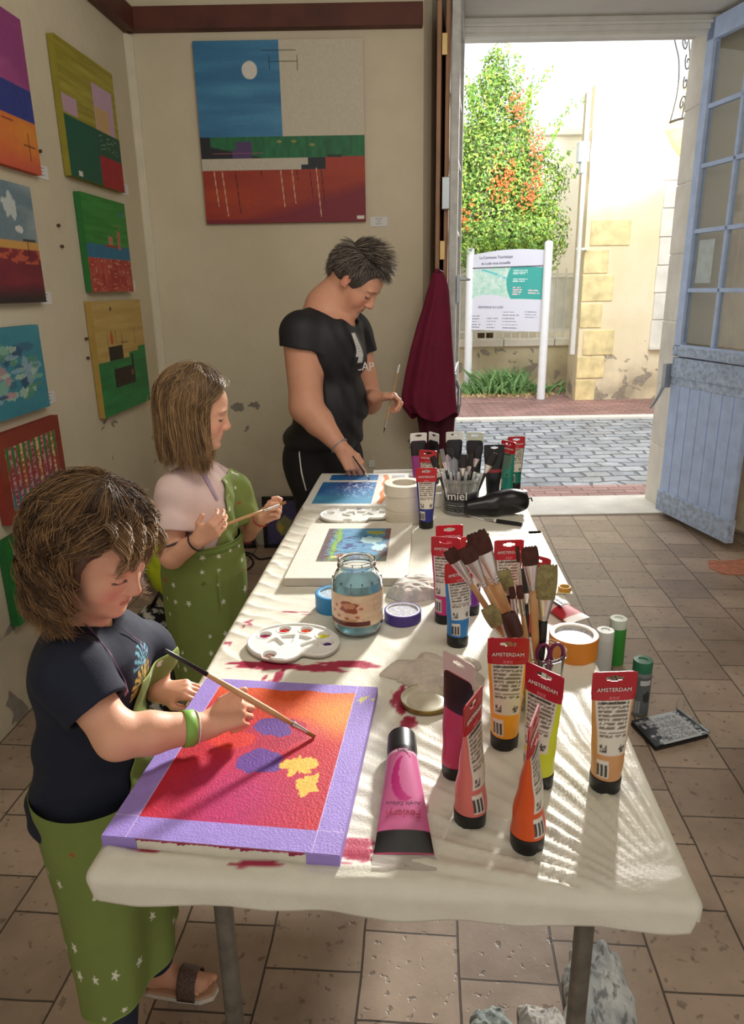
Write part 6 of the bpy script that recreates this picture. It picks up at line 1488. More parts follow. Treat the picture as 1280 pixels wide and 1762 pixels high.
# ------------------------------------------------------------ first girl, nearest
def folds(am, f, s=0): return lambda p: (fbm(p[:, 0]*f+s, p[:, 1]*f, p[:, 2]*f*.6, 3)-.5)*2*am
G1 = person((-.50, 1.12, 0), 'wavy brown haired little girl in navy T-shirt and star apron, painting the nearest canvas')
H1 = HF((-.452, 1.085, 1.078), -18, -23, 0, .85)
sR = PY(122, 1158, .99); eR = PY(203, 1268, .945); wR = PY(352, 1250, 1.005); sL = PY(250, 1120, 1.215); eL = np.array([-.425, 1.245, .83]); wL = PY(272, 1190, 1.185)
chest = np.array([-.497, 1.115, .855]); belly = np.array([-.512, 1.11, .70]); pelv = np.array([-.53, 1.10, .60]); neck = np.array([-.488, 1.10, .925])
S = head_sdf(H1, True)
S.add(Cone(H1.w(-.025, 0, -.055), neck, .036, .040), .03)
S.add(Ell(chest, (.075, .105, .095)), .03); S.add(Ell(belly, (.075, .085, .11)), .05); S.add(Ell(pelv, (.08, .09, .09)), .04)
S.add(Cone(chest+[0, -.02, .045], sR, .036, .040), .03); S.add(Cone(sR, eR, .038, .0315), .02); S.add(Cone(eR, eR+(wR-eR)*.35, .0320, .0325), .02); S.add(Cone(eR+(wR-eR)*.35, wR, .0325, .0225), .012)
S.add(Cone(chest+[0, .02, .045], sL, .036, .036), .03); S.add(Cone(sL, eL, .034, .030), .02); S.add(Cone(eL, wL, .029, .0215), .012)
h0 = PY(372, 1241, 1.01)
tips1 = hand(S, wR, n3(PY(430, 1215, 1.03)-wR), (.0, -.62, .80), (.15, .5, .6), .70, ((62, 78, 40), (66, 84, 45), (68, 84, 45), (70, 80, 40)), thumb=((.75, .45, .25), (.95, .10, .05), (.9, -.1, .0)))
hand(S, wL, n3(PY(328, 1186, 1.175)-wL), (.05, -.30, .95), (0, -1, 0), .66, ((30, 44, 24), (34, 44, 24), (36, 44, 24), (36, 40, 24)), thumb=((.7, .5, -.35), (.9, -.1, -.5)))
hipR, hipL = pelv+[0, -.05, -.05], pelv+[.01, .05, -.05]; knR = np.array([-.49, 1.02, .30]); anR = np.array([-.52, 1.01, .06]); knL = np.array([-.475, 1.17, .31]); anL = np.array([-.492, 1.200, .075])
for (a, b, c_) in ((hipR, knR, anR), (hipL, knL, anL)): S.add(Cone(a, b, .058, .042), .03); S.add(Cone(b, c_, .042, .027), .02)
for an, yaw in ((anR, -12), (anL, -8)):
    f_ = np.array([math.cos(math.radians(yaw)), math.sin(math.radians(yaw)), 0]); l_ = np.array([-f_[1], f_[0], 0]); z_ = np.array([0, 0, 1.])
    b0 = np.array([an[0], an[1], 0]); S.add(Cone(an, b0-f_*.012+z_*.045, .026, .024), .02); S.add(Cone(b0-f_*.015+z_*.043, b0+f_*.075+z_*.036, .024, .022), .02); S.add(Cone(b0+f_*.075+z_*.036, b0+f_*.100+z_*.032, .020, .018), .01)
    for j, o_ in enumerate((.016, .006, -.004, -.012, -.020)): S.add(Cone(b0+f_*.085+l_*o_+z_*.032, b0+f_*(.122-.006*j)+l_*o_*1.15+z_*.028, .0085-.0006*j, .0075-.0006*j), .004)
BODY1 = S
tone1 = (220, 164, 134)
sdf_obj('body', S, (-.68, .86, .0), (-.10, 1.38, 1.22), .0026, m_skin, G1, lambda p: skin_color(p, H1, tone1))
# navy T-shirt
T = Sdf(); T.add(Ell(chest+[-.002, 0, 0], (.096, .125, .105))); T.add(Ell(belly, (.098, .110, .12)), .05); T.add(Ell(pelv+[-.004, 0, -.005], (.103, .112, .085)), .05)
T.add(Cone(neck+[-.004, 0, -.016], neck+[-.004, 0, -.035], .052, .07), .03)
T.add(Cone(chest+[0, -.03, .045], sR, .050, .056), .03); mR = sR+(eR-sR)*.58; T.add(Trim(Cone(sR, eR, .054, .053), mR, eR-sR), .02)
T.add(Cone(chest+[0, .03, .045], sL, .050, .050), .03); mL = sL+(eL-sL)*.6; T.add(Trim(Cone(sL, eL, .049, .047), mL, eL-sL), .02)
T.cut(Cone(H1.w(-.02, 0, -.07), neck, .042, .043), .003)
T.cut(Cone(mR-(eR-sR)*.22, mR+(eR-sR)*.9, .0440, .0455), .002)
T.keep(Plane((0, 0, .525), (0, -.0, -1)), .006)
T.disp(folds(.0045, 13)); T.disp(lambda p: .0022*np.sin(p[:, 2]*80+p[:, 1]*60+6*fbm(p[:, 0]*8, p[:, 1]*8, p[:, 2]*8))*np.clip((.86-p[:, 2])*5, 0, 1))
def shirtcol(p):
    c = np.tile([22, 28, 46.], (len(p), 1))
    o_ = PY(238, 1172, 1.10); q = p-o_; t_ = q@n3([.15, -1, .2]); z = q[:, 2]-.0
    frontside = p[:, 0] > chest[0]+.03
    a = np.arctan2(z, t_); r = np.hypot(z, t_)
    m_ = frontside & (r < .034) & (z > -.02) & (np.sin(a*16) > -.2); c[m_] = [206, 176, 84]
    r2 = np.hypot(z-.030, t_); a2 = np.arctan2(z-.03, t_); m_ = frontside & (r2 < .035) & (z > .028) & (np.sin(a2*14) > .1); c[m_] = [110, 170, 190]
    return s2l(c)
sdf_obj('t_shirt', T, (-.68, .88, .48), (-.30, 1.34, 1.0), .0035, mat('cotton_shirt', (0, 0, 0), .85, attr='col', var=.05, bump=.2, bscale=400), G1, shirtcol)
# jeans
J = Sdf(); J.add(Ell(pelv, (.083, .095, .09)))
for (a, b, c_) in ((hipR, knR, anR+[0, 0, .0]), (hipL, knL, anL+[0, 0, .0])): J.add(Cone(a, b, .064, .050), .03); J.add(Cone(b, c_, .050, .037), .02)
J.disp(folds(.003, 20)); J.keep(Plane((0, 0, .075), (0, 0, -1)), .004)
sdf_obj('jeans', J, (-.66, .90, .05), (-.38, 1.32, .72), .004, mat('dark_denim', (38, 46, 68), .8, var=.2, nscale=30, bump=.3, bscale=300), G1)
# green apron with stars
m_apron = mat('apron_cotton', (0, 0, 0), .85, attr='col', var=.05, nscale=20, bump=.2, bscale=300)
def starfield(a, z, seed, dens=1.0):
    """printed stars on (arc length, height) in metres -> mask white, mask orange, mask dark"""
    cell = .052; ci = np.floor(a/cell); cj = np.floor(z/cell); h1 = vnoise(ci*7.3+seed, cj*3.1+.5, 1.5); h2 = vnoise(ci*3.3, cj*9.1+seed, 7.5); h3 = vnoise(ci*5.7+2, cj*2.9, seed+3.5)
    x = (a/cell-ci)-.3-.4*h1; y = (z/cell-cj)-.3-.4*h2; r = np.hypot(x, y); th = np.arctan2(y, x)+h3*6; R_ = (.08+.16*h3**2)*(1+.42*np.cos(5*th)+.08*np.cos(10*th)); on = (r < R_)
    return on & (h2 > .56), on & (h2 < .22) & (h1 > .45), on & (h2 < .22) & (h1 <= .45)
def apron_skirt(parent, rows, cols_, seed, name='apron_skirt', a0=-200, a1=110, amp=.012, nf=7, fabric=(116, 132, 66), lift=0.0):
    """rows: (z, cx, cy, rx, ry) from top to bottom; wraps round the front"""
    Z = [r[0] for r in rows]
    def f(u, v):
        k = np.linspace(0, 1, len(rows)); g = lambda i: np.interp(v, k, [r[i] for r in rows]); a = np.radians(a0+(a1-a0)*u); fl = 1+amp/.12*np.cos(a*nf+v*2)*np.clip(v*1.3, 0, 1)*(.5+.5*np.cos(a*2.3+1))
        return np.stack([g(1)+g(3)*np.cos(a)*fl, g(2)+g(4)*np.sin(a)*fl, g(0)+.006*np.sin(a*3)*v+lift*v**3*np.clip(np.cos(a), 0, 1)], 1)-np.array(parent.location)
    def c(u, v):
        c = np.tile(np.array(fabric, float), (len(u), 1)); a = u*math.radians(a1-a0)*.14; z = v*(Z[0]-Z[-1]); w_, o_, dk = starfield(a, z, seed); c[w_] = [222, 222, 206]; c[o_] = [164, 84, 50]; c[dk] = [86, 100, 48]
        c[(v > .985) | (u < .006) | (u > .994)] = np.array(fabric)*1.12; return c
    ob = link(name, grid_mesh(name, f, 300, 220, c), m_apron, parent, smooth=True); s_ = ob.modifiers.new('t', 'SOLIDIFY'); s_.thickness = .0015; return ob
def ruled(parent, name, A, B, m, n=30, off=0.0, thick=.0015, colr=None):   # strap: two polylines
    A = np.array(A, float); B = np.array(B, float)
    def smooth(Pn, t):
        k = np.linspace(0, 1, len(Pn)); return np.stack([np.interp(t, k, Pn[:, i]) for i in range(3)], 1)
    me = grid_mesh(name, lambda u, v: smooth(A, v)*(1-u)[:, None]+smooth(B, v)*u[:, None]-np.array(parent.location), 12, n, colr or (lambda u, v: np.tile([150, 110, 140.], (len(u), 1))*(1-.25*((v*60 % 1) < .3))[:, None]))
    ob = link(name, me, m, parent, smooth=True); s_ = ob.modifiers.new('t', 'SOLIDIFY'); s_.thickness = thick; return ob
def onto(S_, p, off=.003, dirv=(1, -.4, 0)):     # push points onto a cloth surface
    p = np.array(p, float)
    for _ in range(12):
        d = S_(p); G = np.stack([(S_(p+np.eye(3)[i]*.002)-d)/.002 for i in range(3)], -1); p = p-(d-off)[:, None]*G/np.maximum((G**2).sum(1), .3)[:, None]
    return p
apron_skirt(G1, [(.64, -.512, 1.10, .112, .122), (.55, -.505, 1.095, .108, .126), (.42, -.495, 1.085, .098, .128), (.30, -.490, 1.075, .094, .128), (.225, -.487, 1.07, .092, .128)], None, 3.0, a0=-232, a1=95, lift=.07)
def patch(parent, name, S_, ax_c, W2, H2, m, colf, off=.004, seed=0, nu=60, nv=60, right=(0, -1, 0), up=(0, 0, 1), start=(.2, 0, 0), shape=None):
    """cloth panel laid over surface S_, centred at ax_c"""
    right = np.array(right, float); up = np.array(up, float)
    def f(u, v):
        wv = np.ones_like(u) if shape is None else shape(v)
        p = np.array(ax_c)+np.outer((u-.5)*2*W2*wv, right)+np.outer((v-.5)*2*H2, up)+np.array(start)
        # march inwards along -start
        dv = -n3(start); t = np.zeros(len(p))
        for _ in range(40): t = t+np.clip(S_(p+t[:, None]*dv)-off, -.02, .02)*.8
        return p+np.clip(t, 0, np.linalg.norm(start)*1.3)[:, None]*dv-np.array(parent.location)
    ob = link(name, grid_mesh(name, f, nu, nv, colf), m, parent, smooth=True); s_ = ob.modifiers.new('t', 'SOLIDIFY'); s_.thickness = .0015; s_.offset = 1; return ob
def bibcol(seed, fabric=(122, 138, 72)):
    def c(u, v):
        c = np.tile(np.array(fabric, float), (len(u), 1)); w_, o_, dk = starfield(u*.2, v*.25, seed); c[w_] = [222, 222, 206]; c[o_] = [164, 84, 50]; c[(v > .975)] = np.array(fabric)*1.15; return c
    return c
patch(G1, 'apron_bib', T, belly+np.array([0, 0, .045]), .080, .095, m_apron, bibcol(5), right=(.30, -.95, 0), start=(.19, .06, 0), shape=lambda v: 1.15-.45*v, off=.006)
m_strap = mat('lilac_strap', (0, 0, 0), .8, attr='col', var=.1, nscale=60)
for (pts_, w_) in (([(150, 1086, 1.05), (185, 1130, 1.015), (215, 1172, 1.01), (240, 1205, 1.015)], .013), ([(222, 1078, 1.10), (245, 1105, 1.12), (262, 1135, 1.13), (276, 1160, 1.13)], .012)):
    A = onto(T, [PY(a-9, b+3, c) for a, b, c in pts_], .004); B = onto(T, [PY(a+9, b-5, c) for a, b, c in pts_], .004)
    ruled(G1, 'neck_strap', A, B, m_strap)
mb = MB(); q = np.array(G1.location); mb.tube([tuple(np.array(p)-q) for p in (PY(108, 1385, 1.05), PY(104, 1415, 1.04), PY(103, 1445, 1.04))], [.009, .008, .009], 6); mb.build('apron_tie', mat('plum_tie', (70, 44, 62), .8), G1)
band('green_bracelet', G1, eR, wR, .80, .018, .0275, mat('green_rubber', (128, 176, 78), .5)); band('bead_bracelet', G1, eR, wR, .90, .003, .0250, mat('pale_beads', (226, 220, 214), .3))
# sandals
for an, yaw in ((anR, -12), (anL, -8)):
    f_ = np.array([math.cos(math.radians(yaw)), math.sin(math.radians(yaw)), 0]); l_ = np.array([-f_[1], f_[0], 0]); b0 = np.array([an[0], an[1], 0])-np.array(G1.location)*[1, 1, 0]
    so = [(-.045, 0), (-.040, .022), (-.01, .029), (.04, .031), (.085, .036), (.118, .030), (.136, .008), (.132, -.016), (.105, -.030), (.06, -.030), (.0, -.028), (-.038, -.022)]
    def ol(z, s=1.0): return [tuple(b0+f_*(x if x < 0 else x*s)+l_*y*s+[0, 0, z]) for x, y in so[::-1]]
    mb = MB(); mb.poly(ol(.0), (0, 0, .012)); soa = mb.build('sandal', mat('white_sole', (214, 206, 194), .7), G1, bevel=.004)
    mb = MB(); mb.poly(ol(.012, .97), (0, 0, .007)); mb.build('footbed', mat('tan_leather', (196, 158, 128), .6), soa, bevel=.003)
    for (x0, w2, hz, m_) in ((.075, .034, .056, mat('glitter_strap', (120, 100, 92), .3, metal=.6, var=.7, nscale=400, bump=1, bscale=500)),):
        def sf(u, v, x0=x0, w2=w2, hz=hz): a = u*math.pi; return np.outer(x0-.020+.040*v-.0*u, f_)+np.outer(np.cos(a)*w2, l_)+np.stack([0*u, 0*u, .012+hz*np.sin(a)**.8*(1-.12*v)], 1)+b0
        ob = link('foot_strap', grid_mesh('foot_strap', sf, 30, 10), m_, soa, smooth=True); s_ = ob.modifiers.new('t', 'SOLIDIFY'); s_.thickness = .003
    def sf2(u, v): a = math.radians(100)+u*math.radians(160); return np.outer(-.012+.034*np.cos(a), f_)+np.outer(.0305*np.sin(a), l_)+np.stack([0*u, 0*u, .014+.058*v+.02*(np.abs(u-.5) < .18)*v], 1)+b0
    ob = link('heel_strap', grid_mesh('heel_strap', sf2, 30, 8), mat('pink_leather', (206, 168, 150), .5), soa, smooth=True); s_ = ob.modifiers.new('t', 'SOLIDIFY'); s_.thickness = .003
# hair
def long_hair(H, N, seed, rad, zend, cols, thick=.0009, wave=.004, wl_=70, clump=26, part=0.0, front=48, th_e=100, flare=0.0, front_keep=lambda phi, r: True, spread=.2, layer=(1.0, 1.06), gather=.5, fall_in=0.0, frizz=60, swp=46):
    r_ = np.random.RandomState(seed); paths = []; radii = []; cc = []
    c0 = np.array([-.012, 0, .032]); down = H.R.T@np.array([0, 0, -1.]); ng = N//clump
    for g in range(ng):
        phi = r_.uniform(-180, 180); ph0 = phi; fr = abs(phi) < front
        th0 = r_.uniform(2, 30) if not fr else r_.uniform(4, 44); ze = zend(phi, r_); phs = r_.uniform(0, 6.28); amp = wave*r_.uniform(.5, 1.4); lay = r_.uniform(*layer); wlen = wl_*r_.uniform(.8, 1.2); col = np.array(cols[0])*(1-r_.rand()**1.2)+np.array(cols[1])*0; tcol = r_.rand(); col = np.array(cols[0])*(1-tcol)+np.array(cols[1])*tcol
        sgn = 1 if (phi+part) >= 0 else -1
        for k in range(clump):
            p_ = ph0+r_.normal()*3.5; t_ = th0+r_.normal()*3; L_ = lay+r_.normal()*.010; off = r_.normal(size=3)*.0030; n1 = 15
            ths = np.linspace(t_, th_e, n1)
            if fr: ph = sgn*(np.abs(p_)+(front+8+14*r_.rand()-np.abs(p_))*np.clip((ths-swp)/(92-swp), 0, 1)**.75)
            else: ph = p_+0*ths
            th = np.radians(ths); pr_ = np.radians(ph)
            q = c0+np.stack([rad[0]*L_*np.sin(th)*np.cos(pr_), rad[1]*L_*np.sin(th)*np.sin(pr_), rad[2]*L_*np.cos(th)], 1)
            e = q[-1]; Lf = max(.01, e[2]-ze)*r_.uniform(.85, 1.04); n2 = 14; s = np.linspace(0, 1, n2)[1:]
            outw = np.array([math.cos(pr_[-1]), math.sin(pr_[-1]), 0]); tang = (q[-1]-q[-2]); tang = tang/np.linalg.norm(tang)
            fp = e+np.outer(s*Lf, down)+np.outer(s*(1-s)*.03, tang)+np.outer((flare*s**1.5-fall_in*s**2), outw)
            q = np.concatenate([q, fp]); tt = np.linspace(0, 1, len(q)); arc = tt*.30
            wv = amp*np.clip(tt*2.2-.3, 0, 1.3)
            rd = n3(outw+[0, 0, .0]); sd = np.cross(rd, [0, 0, 1.])
            q = q+np.outer(wv*np.sin(arc*wlen+phs), rd)+np.outer(wv*np.cos(arc*wlen+phs), sd)
            q = q+off*(1-gather*tt)[:, None]+off*r_.rand()*.8
            paths.append(H.W(q)); radii.append(thick*r_.uniform(.7, 1.2)*H.sc); cc.append(col*r_.uniform(.85, 1.15))
    # fly-away hairs
    for k in range(frizz):
        phi = r_.uniform(-180, 180); th = math.radians(r_.uniform(15, 110)); pr_ = math.radians(phi); n = 12; t = np.linspace(0, 1, n); d = np.array([math.sin(th)*math.cos(pr_), math.sin(th)*math.sin(pr_), math.cos(th)])
        if abs(phi) < front and th > .8: continue
        e = c0+d*np.array(rad)*1.02; tg = n3(np.cross(np.cross(d, [0, 0, 1.])+1e-6, d)); tg = -tg; q = e+np.outer(t*.07, tg)+np.outer(.022*np.sin(t*2.6+r_.rand())*r_.uniform(.3, 1), d)+np.outer(.012*np.sin(t*7+r_.rand()*6), n3(np.cross(d, tg)))
        paths.append(H.W(q)); radii.append(thick*.45*H.sc); cc.append(np.array(cols[1])*1.1)
    return paths, radii, cc
def hair_cap(H, rad, k=1.0, zlow=-.10, face=(.050, -.2, .074), cut_r=.085):
    S = Sdf(); S.add(Ell(H.w(-.012, 0, .032), np.array(rad)*H.sc*.965, H.R))
    S.add(Cone(H.w(-.040, 0, .0), H.w(-.046, 0, zlow+.05), (rad[1]*.84)*H.sc, (rad[1]*.62)*H.sc), .03*H.sc)
    S.cut(Ell(H.w(.128, 0, -.012), np.array([.120, .135, .112])*H.sc, H.R), .012*H.sc)      # the opening for the face
    S.cut(Ell(H.w(.03, 0, -.10), np.array([.07, .062, .08])*H.sc, H.R), .01*H.sc)
    S.disp(lambda p: .0028*np.sin(H.L(p)[:, 1]*260+8*fbm(p[:, 0]*18, p[:, 1]*18, p[:, 2]*10)))
    return S
def z1(phi, r):
    a = abs(phi); return (-.115 if a > 60 else -.085)+r.normal()*.016-(.02 if a > 120 else 0)
radk1 = (.119, .100, .110)
p_, r_, c_ = long_hair(H1, 11500, 3, radk1, z1, ((58, 39, 26), (158, 120, 78)), thick=.00078, wave=.0095, wl_=95, clump=40, front=78, flare=.020, fall_in=.010, layer=(.97, 1.10), part=6, frizz=170)
# loose curls over the forehead
rr_ = np.random.RandomState(9)
for k in range(440):
    g = k//22; y0 = -.078+.0062*g+rr_.normal()*.002; n = 16; t = np.linspace(0, 1, n); L_ = .060+.014*math.sin(g*2.1)
    base = np.stack([.055+.052*np.sin(t*1.5)+.012*t, y0-.026*t+0*t, .122-.050*t**1.4-.012*(t > .99)], 1)
    base[:, 0] += .010*np.sin(t*9+g); base[:, 1] += .010*np.cos(t*9+g)*t; base += rr_.normal(size=3)*.0022
    p_.append(H1.W(base)); r_.append(.0007); c_.append(np.array([140, 106, 70])*rr_.uniform(.7, 1.25))
cap = hair_cap(H1, radk1, zlow=-.10)
lo = H1.c-.2; hi = H1.c+.2
add_hair(G1, p_, r_, c_, cap, (84, 60, 42), .0038, lo, hi)
# her brush
tipb = P(542, 1268, .7685)
def hand_brush(tip, end, label, L=None, hr=.0048, bl=.016, fl=.03, w=.007):
    o = brush(end, tip, w, bl, fl, label, bm=mat('gold_bristle', (150, 104, 60), .7), hr=hr, flat=.8, group=None, endcap=m_hblack); return o
e1 = PY(281, 1117, 1.005); hand_brush(tipb, e1, 'long paint brush with a black tip end held by the nearest girl')

# ------------------------------------------------------------ second girl
G2 = person((-.50, 1.97, 0), 'blond straight haired girl in pale pink T-shirt and star apron, holding a brush level')
H2 = HF((-.478, 1.94, 1.168), 6, -12, 0, .88)
ch2 = np.array([-.500, 1.98, .90]); be2 = np.array([-.500, 1.98, .74]); pe2 = np.array([-.505, 1.98, .62]); nk2 = np.array([-.490, 1.965, 1.015])
sR2 = PY(302, 848, 1.885); eR2 = PY(296, 958, 1.83); wR2 = PY(340, 930, 1.80); sL2 = PY(398, 842, 2.07); eL2 = PY(425, 915, 2.10); wL2 = PY(452, 890, 2.02)
S = head_sdf(H2, True); S.add(Cone(H2.w(-.022, 0, -.055), nk2, .036, .040), .03)
S.add(Ell(ch2, (.072, .105, .11)), .03); S.add(Ell(be2, (.075, .09, .13)), .05); S.add(Ell(pe2, (.08, .095, .10)), .04)
S.add(Cone(ch2+[0, -.03, .07], sR2, .034, .038), .03); S.add(Cone(sR2, eR2, .037, .031), .02); S.add(Cone(eR2, wR2, .033, .0215), .012)
S.add(Cone(ch2+[0, .03, .07], sL2, .034, .036), .03); S.add(Cone(sL2, eL2, .035, .030), .02); S.add(Cone(eL2, wL2, .030, .0205), .012)
hand(S, wR2, n3(PY(372, 908, 1.79)-wR2), (.1, -.95, -.2), (-.3, -.1, 1), .72, ((50, 40, 22), (44, 42, 24), (40, 42, 26), (38, 40, 26)), thumb=((.6, .75, -.2), (.85, .35, -.35)))
hand(S, wL2, n3(PY(482, 876, 2.0)-wL2), (.0, .75, -.6), (0, -.2, 1), .70, ((34, 50, 40), (60, 70, 40), (66, 72, 40), (70, 70, 40)), thumb=((.75, .55, -.1), (.95, .1, .1)))
for s in (-1, 1):
    a = pe2+[0, s*.05, -.05]; b = np.array([-.48, 1.98+s*.06, .33]); d_ = np.array([-.51, 1.98+s*.065, .06]); S.add(Cone(a, b, .06, .043), .03); S.add(Cone(b, d_, .042, .027), .02); S.add(Cone(d_, [d_[0]+.01, d_[1], .035], .026, .026), .02); S.add(Cone([d_[0]-.01, d_[1], .03], [d_[0]+.12, d_[1], .022], .026, .018), .02)
sdf_obj('body', S, (-.68, 1.70, .0), (-.18, 2.22, 1.34), .003, m_skin, G2, lambda p: skin_color(p, H2, (222, 168, 140), brow=(150, 116, 80)))
T2 = Sdf(); T2.add(Ell(ch2, (.094, .125, .125))); T2.add(Ell(be2, (.096, .112, .13)), .05); T2.add(Ell(pe2+[0, 0, .04], (.10, .115, .08)), .05); T2.add(Cone(nk2+[0, 0, -.02], nk2+[0, 0, -.05], .05, .07), .03)
T2.add(Cone(ch2+[0, -.03, .07], sR2, .048, .054), .03); mR2 = sR2+(eR2-sR2)*.58; T2.add(Trim(Cone(sR2, eR2, .053, .058), mR2, eR2-sR2), .02); T2.add(Cone(ch2+[0, .03, .07], sL2, .048, .05), .03); T2.add(Trim(Cone(sL2, eL2, .050, .053), sL2+(eL2-sL2)*.6, eL2-sL2), .02)
T2.cut(Cone(H2.w(-.02, 0, -.07), nk2, .041, .043), .003); T2.cut(Cone(mR2-(eR2-sR2)*.2, mR2+(eR2-sR2)*.9, .045, .046), .002)
T2.disp(folds(.004, 12, 4)); T2.disp(lambda p: .0018*np.sin(p[:, 2]*70+p[:, 1]*70+7*fbm(p[:, 0]*9, p[:, 1]*9, p[:, 2]*9)))
sdf_obj('t_shirt', T2, (-.68, 1.76, .50), (-.28, 2.22, 1.08), .0038, mat('pale_pink_cotton', (226, 200, 196), .85, var=.04, bump=.2, bscale=400), G2)
apron_skirt(G2, [(.80, -.500, 1.975, .112, .125), (.70, -.500, 1.97, .122, .135), (.58, -.500, 1.965, .118, .130), (.45, -.498, 1.96, .112, .125), (.30, -.495, 1.96, .108, .120)], None, 8.0, a0=-215, a1=120, amp=.008)
patch(G2, 'apron_bib', T2, np.array([-.50, 1.985, .885]), .085, .095, m_apron, bibcol(9), right=(.12, -.99, 0), start=(.2, .02, 0), shape=lambda v: 1.2-.45*v, off=.008)
mb = MB(); q = np.array(G2.location); mb.lathe([(1, -.006), (1.012, 0), (1, .006)], 60, Matrix.Translation((0, 0, .79)) @ Matrix.Diagonal((.117, .130, 1, 1)), closed=False, caps=False); mb.build('waist_seam', mat('apron_seam', (112, 134, 66), .8), G2, smooth=True)
ob = patch(G2, 'apron_pocket', Sdf().add(Cone((-.50, 1.965, .9), (-.50, 1.965, .3), .136, .132)), np.array([-.50, 1.90, .68]), .045, .055, m_apron, bibcol(12, (122, 144, 70)), right=(.80, -.60, 0), start=(.16, -.13, 0), off=.004)
for (pts_, w_) in (([(350, 812, 1.90), (362, 832, 1.89), (372, 850, 1.89), (378, 860, 1.89)], 5), ([(392, 795, 2.0), (400, 815, 2.0), (407, 840, 2.0), (413, 860, 2.0)], 5)):
    A = onto(T2, [PY(a-w_, b+1, c) for a, b, c in pts_], .004); B = onto(T2, [PY(a+w_, b-2, c) for a, b, c in pts_], .004); ruled(G2, 'neck_strap', A, B, m_strap, colr=lambda u, v: np.tile([176, 156, 178.], (len(u), 1)))
L2 = Sdf()
for s in (-1, 1): L2.add(Cone(pe2+[0, s*.05, -.05], (-.48, 1.98+s*.06, .33), .066, .049), .03); L2.add(Cone((-.48, 1.98+s*.06, .33), (-.51, 1.98+s*.065, .09), .048, .033), .02)
sdf_obj('leggings', L2, (-.62, 1.82, .05), (-.38, 2.14, .68), .005, mat('dark_leggings', (44, 44, 54), .8), G2)
for s in (-1, 1):
    x0, y0 = -.51-G2.location[0], 1.98+s*.065-G2.location[1]; mb = MB(); mb.poly([(x0+x, y0+y, 0) for x, y in ((-.045, -.02), (0, -.032), (.09, -.034), (.14, -.012), (.14, .012), (.09, .034), (0, .032), (-.045, .02))], (0, 0, .014)); mb.build('shoe_sole', MATS['white_sole'], G2, bevel=.004)
band('dark_bracelet', G2, eR2, wR2, .93, .005, .0262, m_black); band('red_bracelet', G2, eL2, wL2, .90, .004, .0250, mat('red_thread', (170, 50, 50), .6))
radk2 = (.110, .092, .104)
def z2(phi, r): a = abs(phi); return -.165+r.normal()*.012+(.01 if a < 70 else 0)
p_, r_, c_ = long_hair(H2, 8000, 5, radk2, z2, ((88, 66, 46), (186, 152, 108)), thick=.0009, wave=.0028, wl_=40, clump=28, front=62, flare=.004, fall_in=.002, layer=(.99, 1.05), part=-4, frizz=90)
add_hair(G2, p_, r_, c_, hair_cap(H2, radk2, zlow=-.13), (112, 86, 62), .004, H2.c-.22, H2.c+.2)
a2 = PY(281, 943, 1.79); b2 = PY(492, 864, 1.97); o = hand_brush(b2, a2, 'long clear-ended brush held level in both hands by the second girl', bl=.02, fl=.05, w=.008, hr=.0042)
# dark patterned rucksack hanging behind the second girl
rk = empty('backpack', (-.71, 2.08, .0), 'black and white patterned backpack on the floor behind the second girl', 'bag')
S = Sdf().add(Ell((0, 0, .36), (.085, .12, .17))).add(Cone((0, 0, .05), (0, 0, .30), .09, .10), .1); S.keep(Plane((0, 0, 0), (0, 0, -1)), .01); S.disp(folds(.008, 16)); 
co, q = polygonise(S, (-.14, -.16, -.02), (.14, .16, .58), .006); me = bpy.data.meshes.new('bag_body'); np_mesh(me, co, q)
n_ = fbm(co[:, 0]*50, co[:, 1]*50, co[:, 2]*50, 3); cc_ = np.tile([24, 24, 28.], (len(co), 1)); cc_[n_ > .60] = [190, 188, 180]; addcol(me, s2l(cc_)); link('bag_body', me, mat('bag_fabric', (0, 0, 0), .8, attr='col'), rk, smooth=True)
mb = MB(); mb.tube([(.06, -.06, .48), (.09, -.10, .42), (.08, -.12, .30), (.06, -.11, .20)], .011, 8); mb.tube([(.0, .0, .52), (.03, .0, .57), (.06, .0, .52)], .008, 8); mb.build('strap', m_black, rk, smooth=True)

# ------------------------------------------------------------ the woman
G3 = person((-.16, 3.08, 0), 'woman with short hair in black T-shirt and black trousers, bending over the far canvas')
H3 = HF((-.052, 3.00, 1.512), -18, -42, 0, 1.08)
chW = PY(560, 594, 3.06); beW = PY(566, 690, 3.11); peW = PY(556, 790, 3.15); nkW = PY(560, 528, 3.04)
sRW = PY(518, 574, 2.93); eRW = PY(527, 700, 2.90); wRW = PY(588, 772, 2.80); sLW = PY(606, 572, 3.20); eLW = PY(635, 690, 3.24); wLW = PY(645, 683, 3.05)
S = head_sdf(H3, False); S.add(Cone(H3.w(-.035, 0, -.045), nkW, .060, .070), .04)
S.add(Cone(nkW, chW+[0, 0, .06], .07, .10), .06); S.add(Ell(chW, (.145, .175, .16)), .05); S.add(Ell(beW, (.15, .17, .18)), .06); S.add(Ell(peW, (.16, .18, .17)), .06)
S.add(Cone(chW+[0, -.06, .06], sRW, .066, .068), .05); S.add(Cone(sRW, eRW, .076, .066), .03); S.add(Cone(eRW, eRW+(wRW-eRW)*.35, .064, .058), .03); S.add(Cone(eRW+(wRW-eRW)*.35, wRW, .057, .031), .02)
S.add(Cone(chW+[0, .06, .08], sLW, .07, .075), .05); S.add(Cone(sLW, eLW, .072, .058), .03); S.add(Cone(eLW, wLW, .055, .030), .02)
hand(S, wRW, n3(PY(604, 796, 2.78)-wRW), (.1, -.8, .45), (.9, .1, .2), 1.02, ((30, 40, 22), (40, 44, 24), (46, 46, 26), (50, 46, 28)), thumb=((.75, .5, -.3), (.95, .05, -.3)))
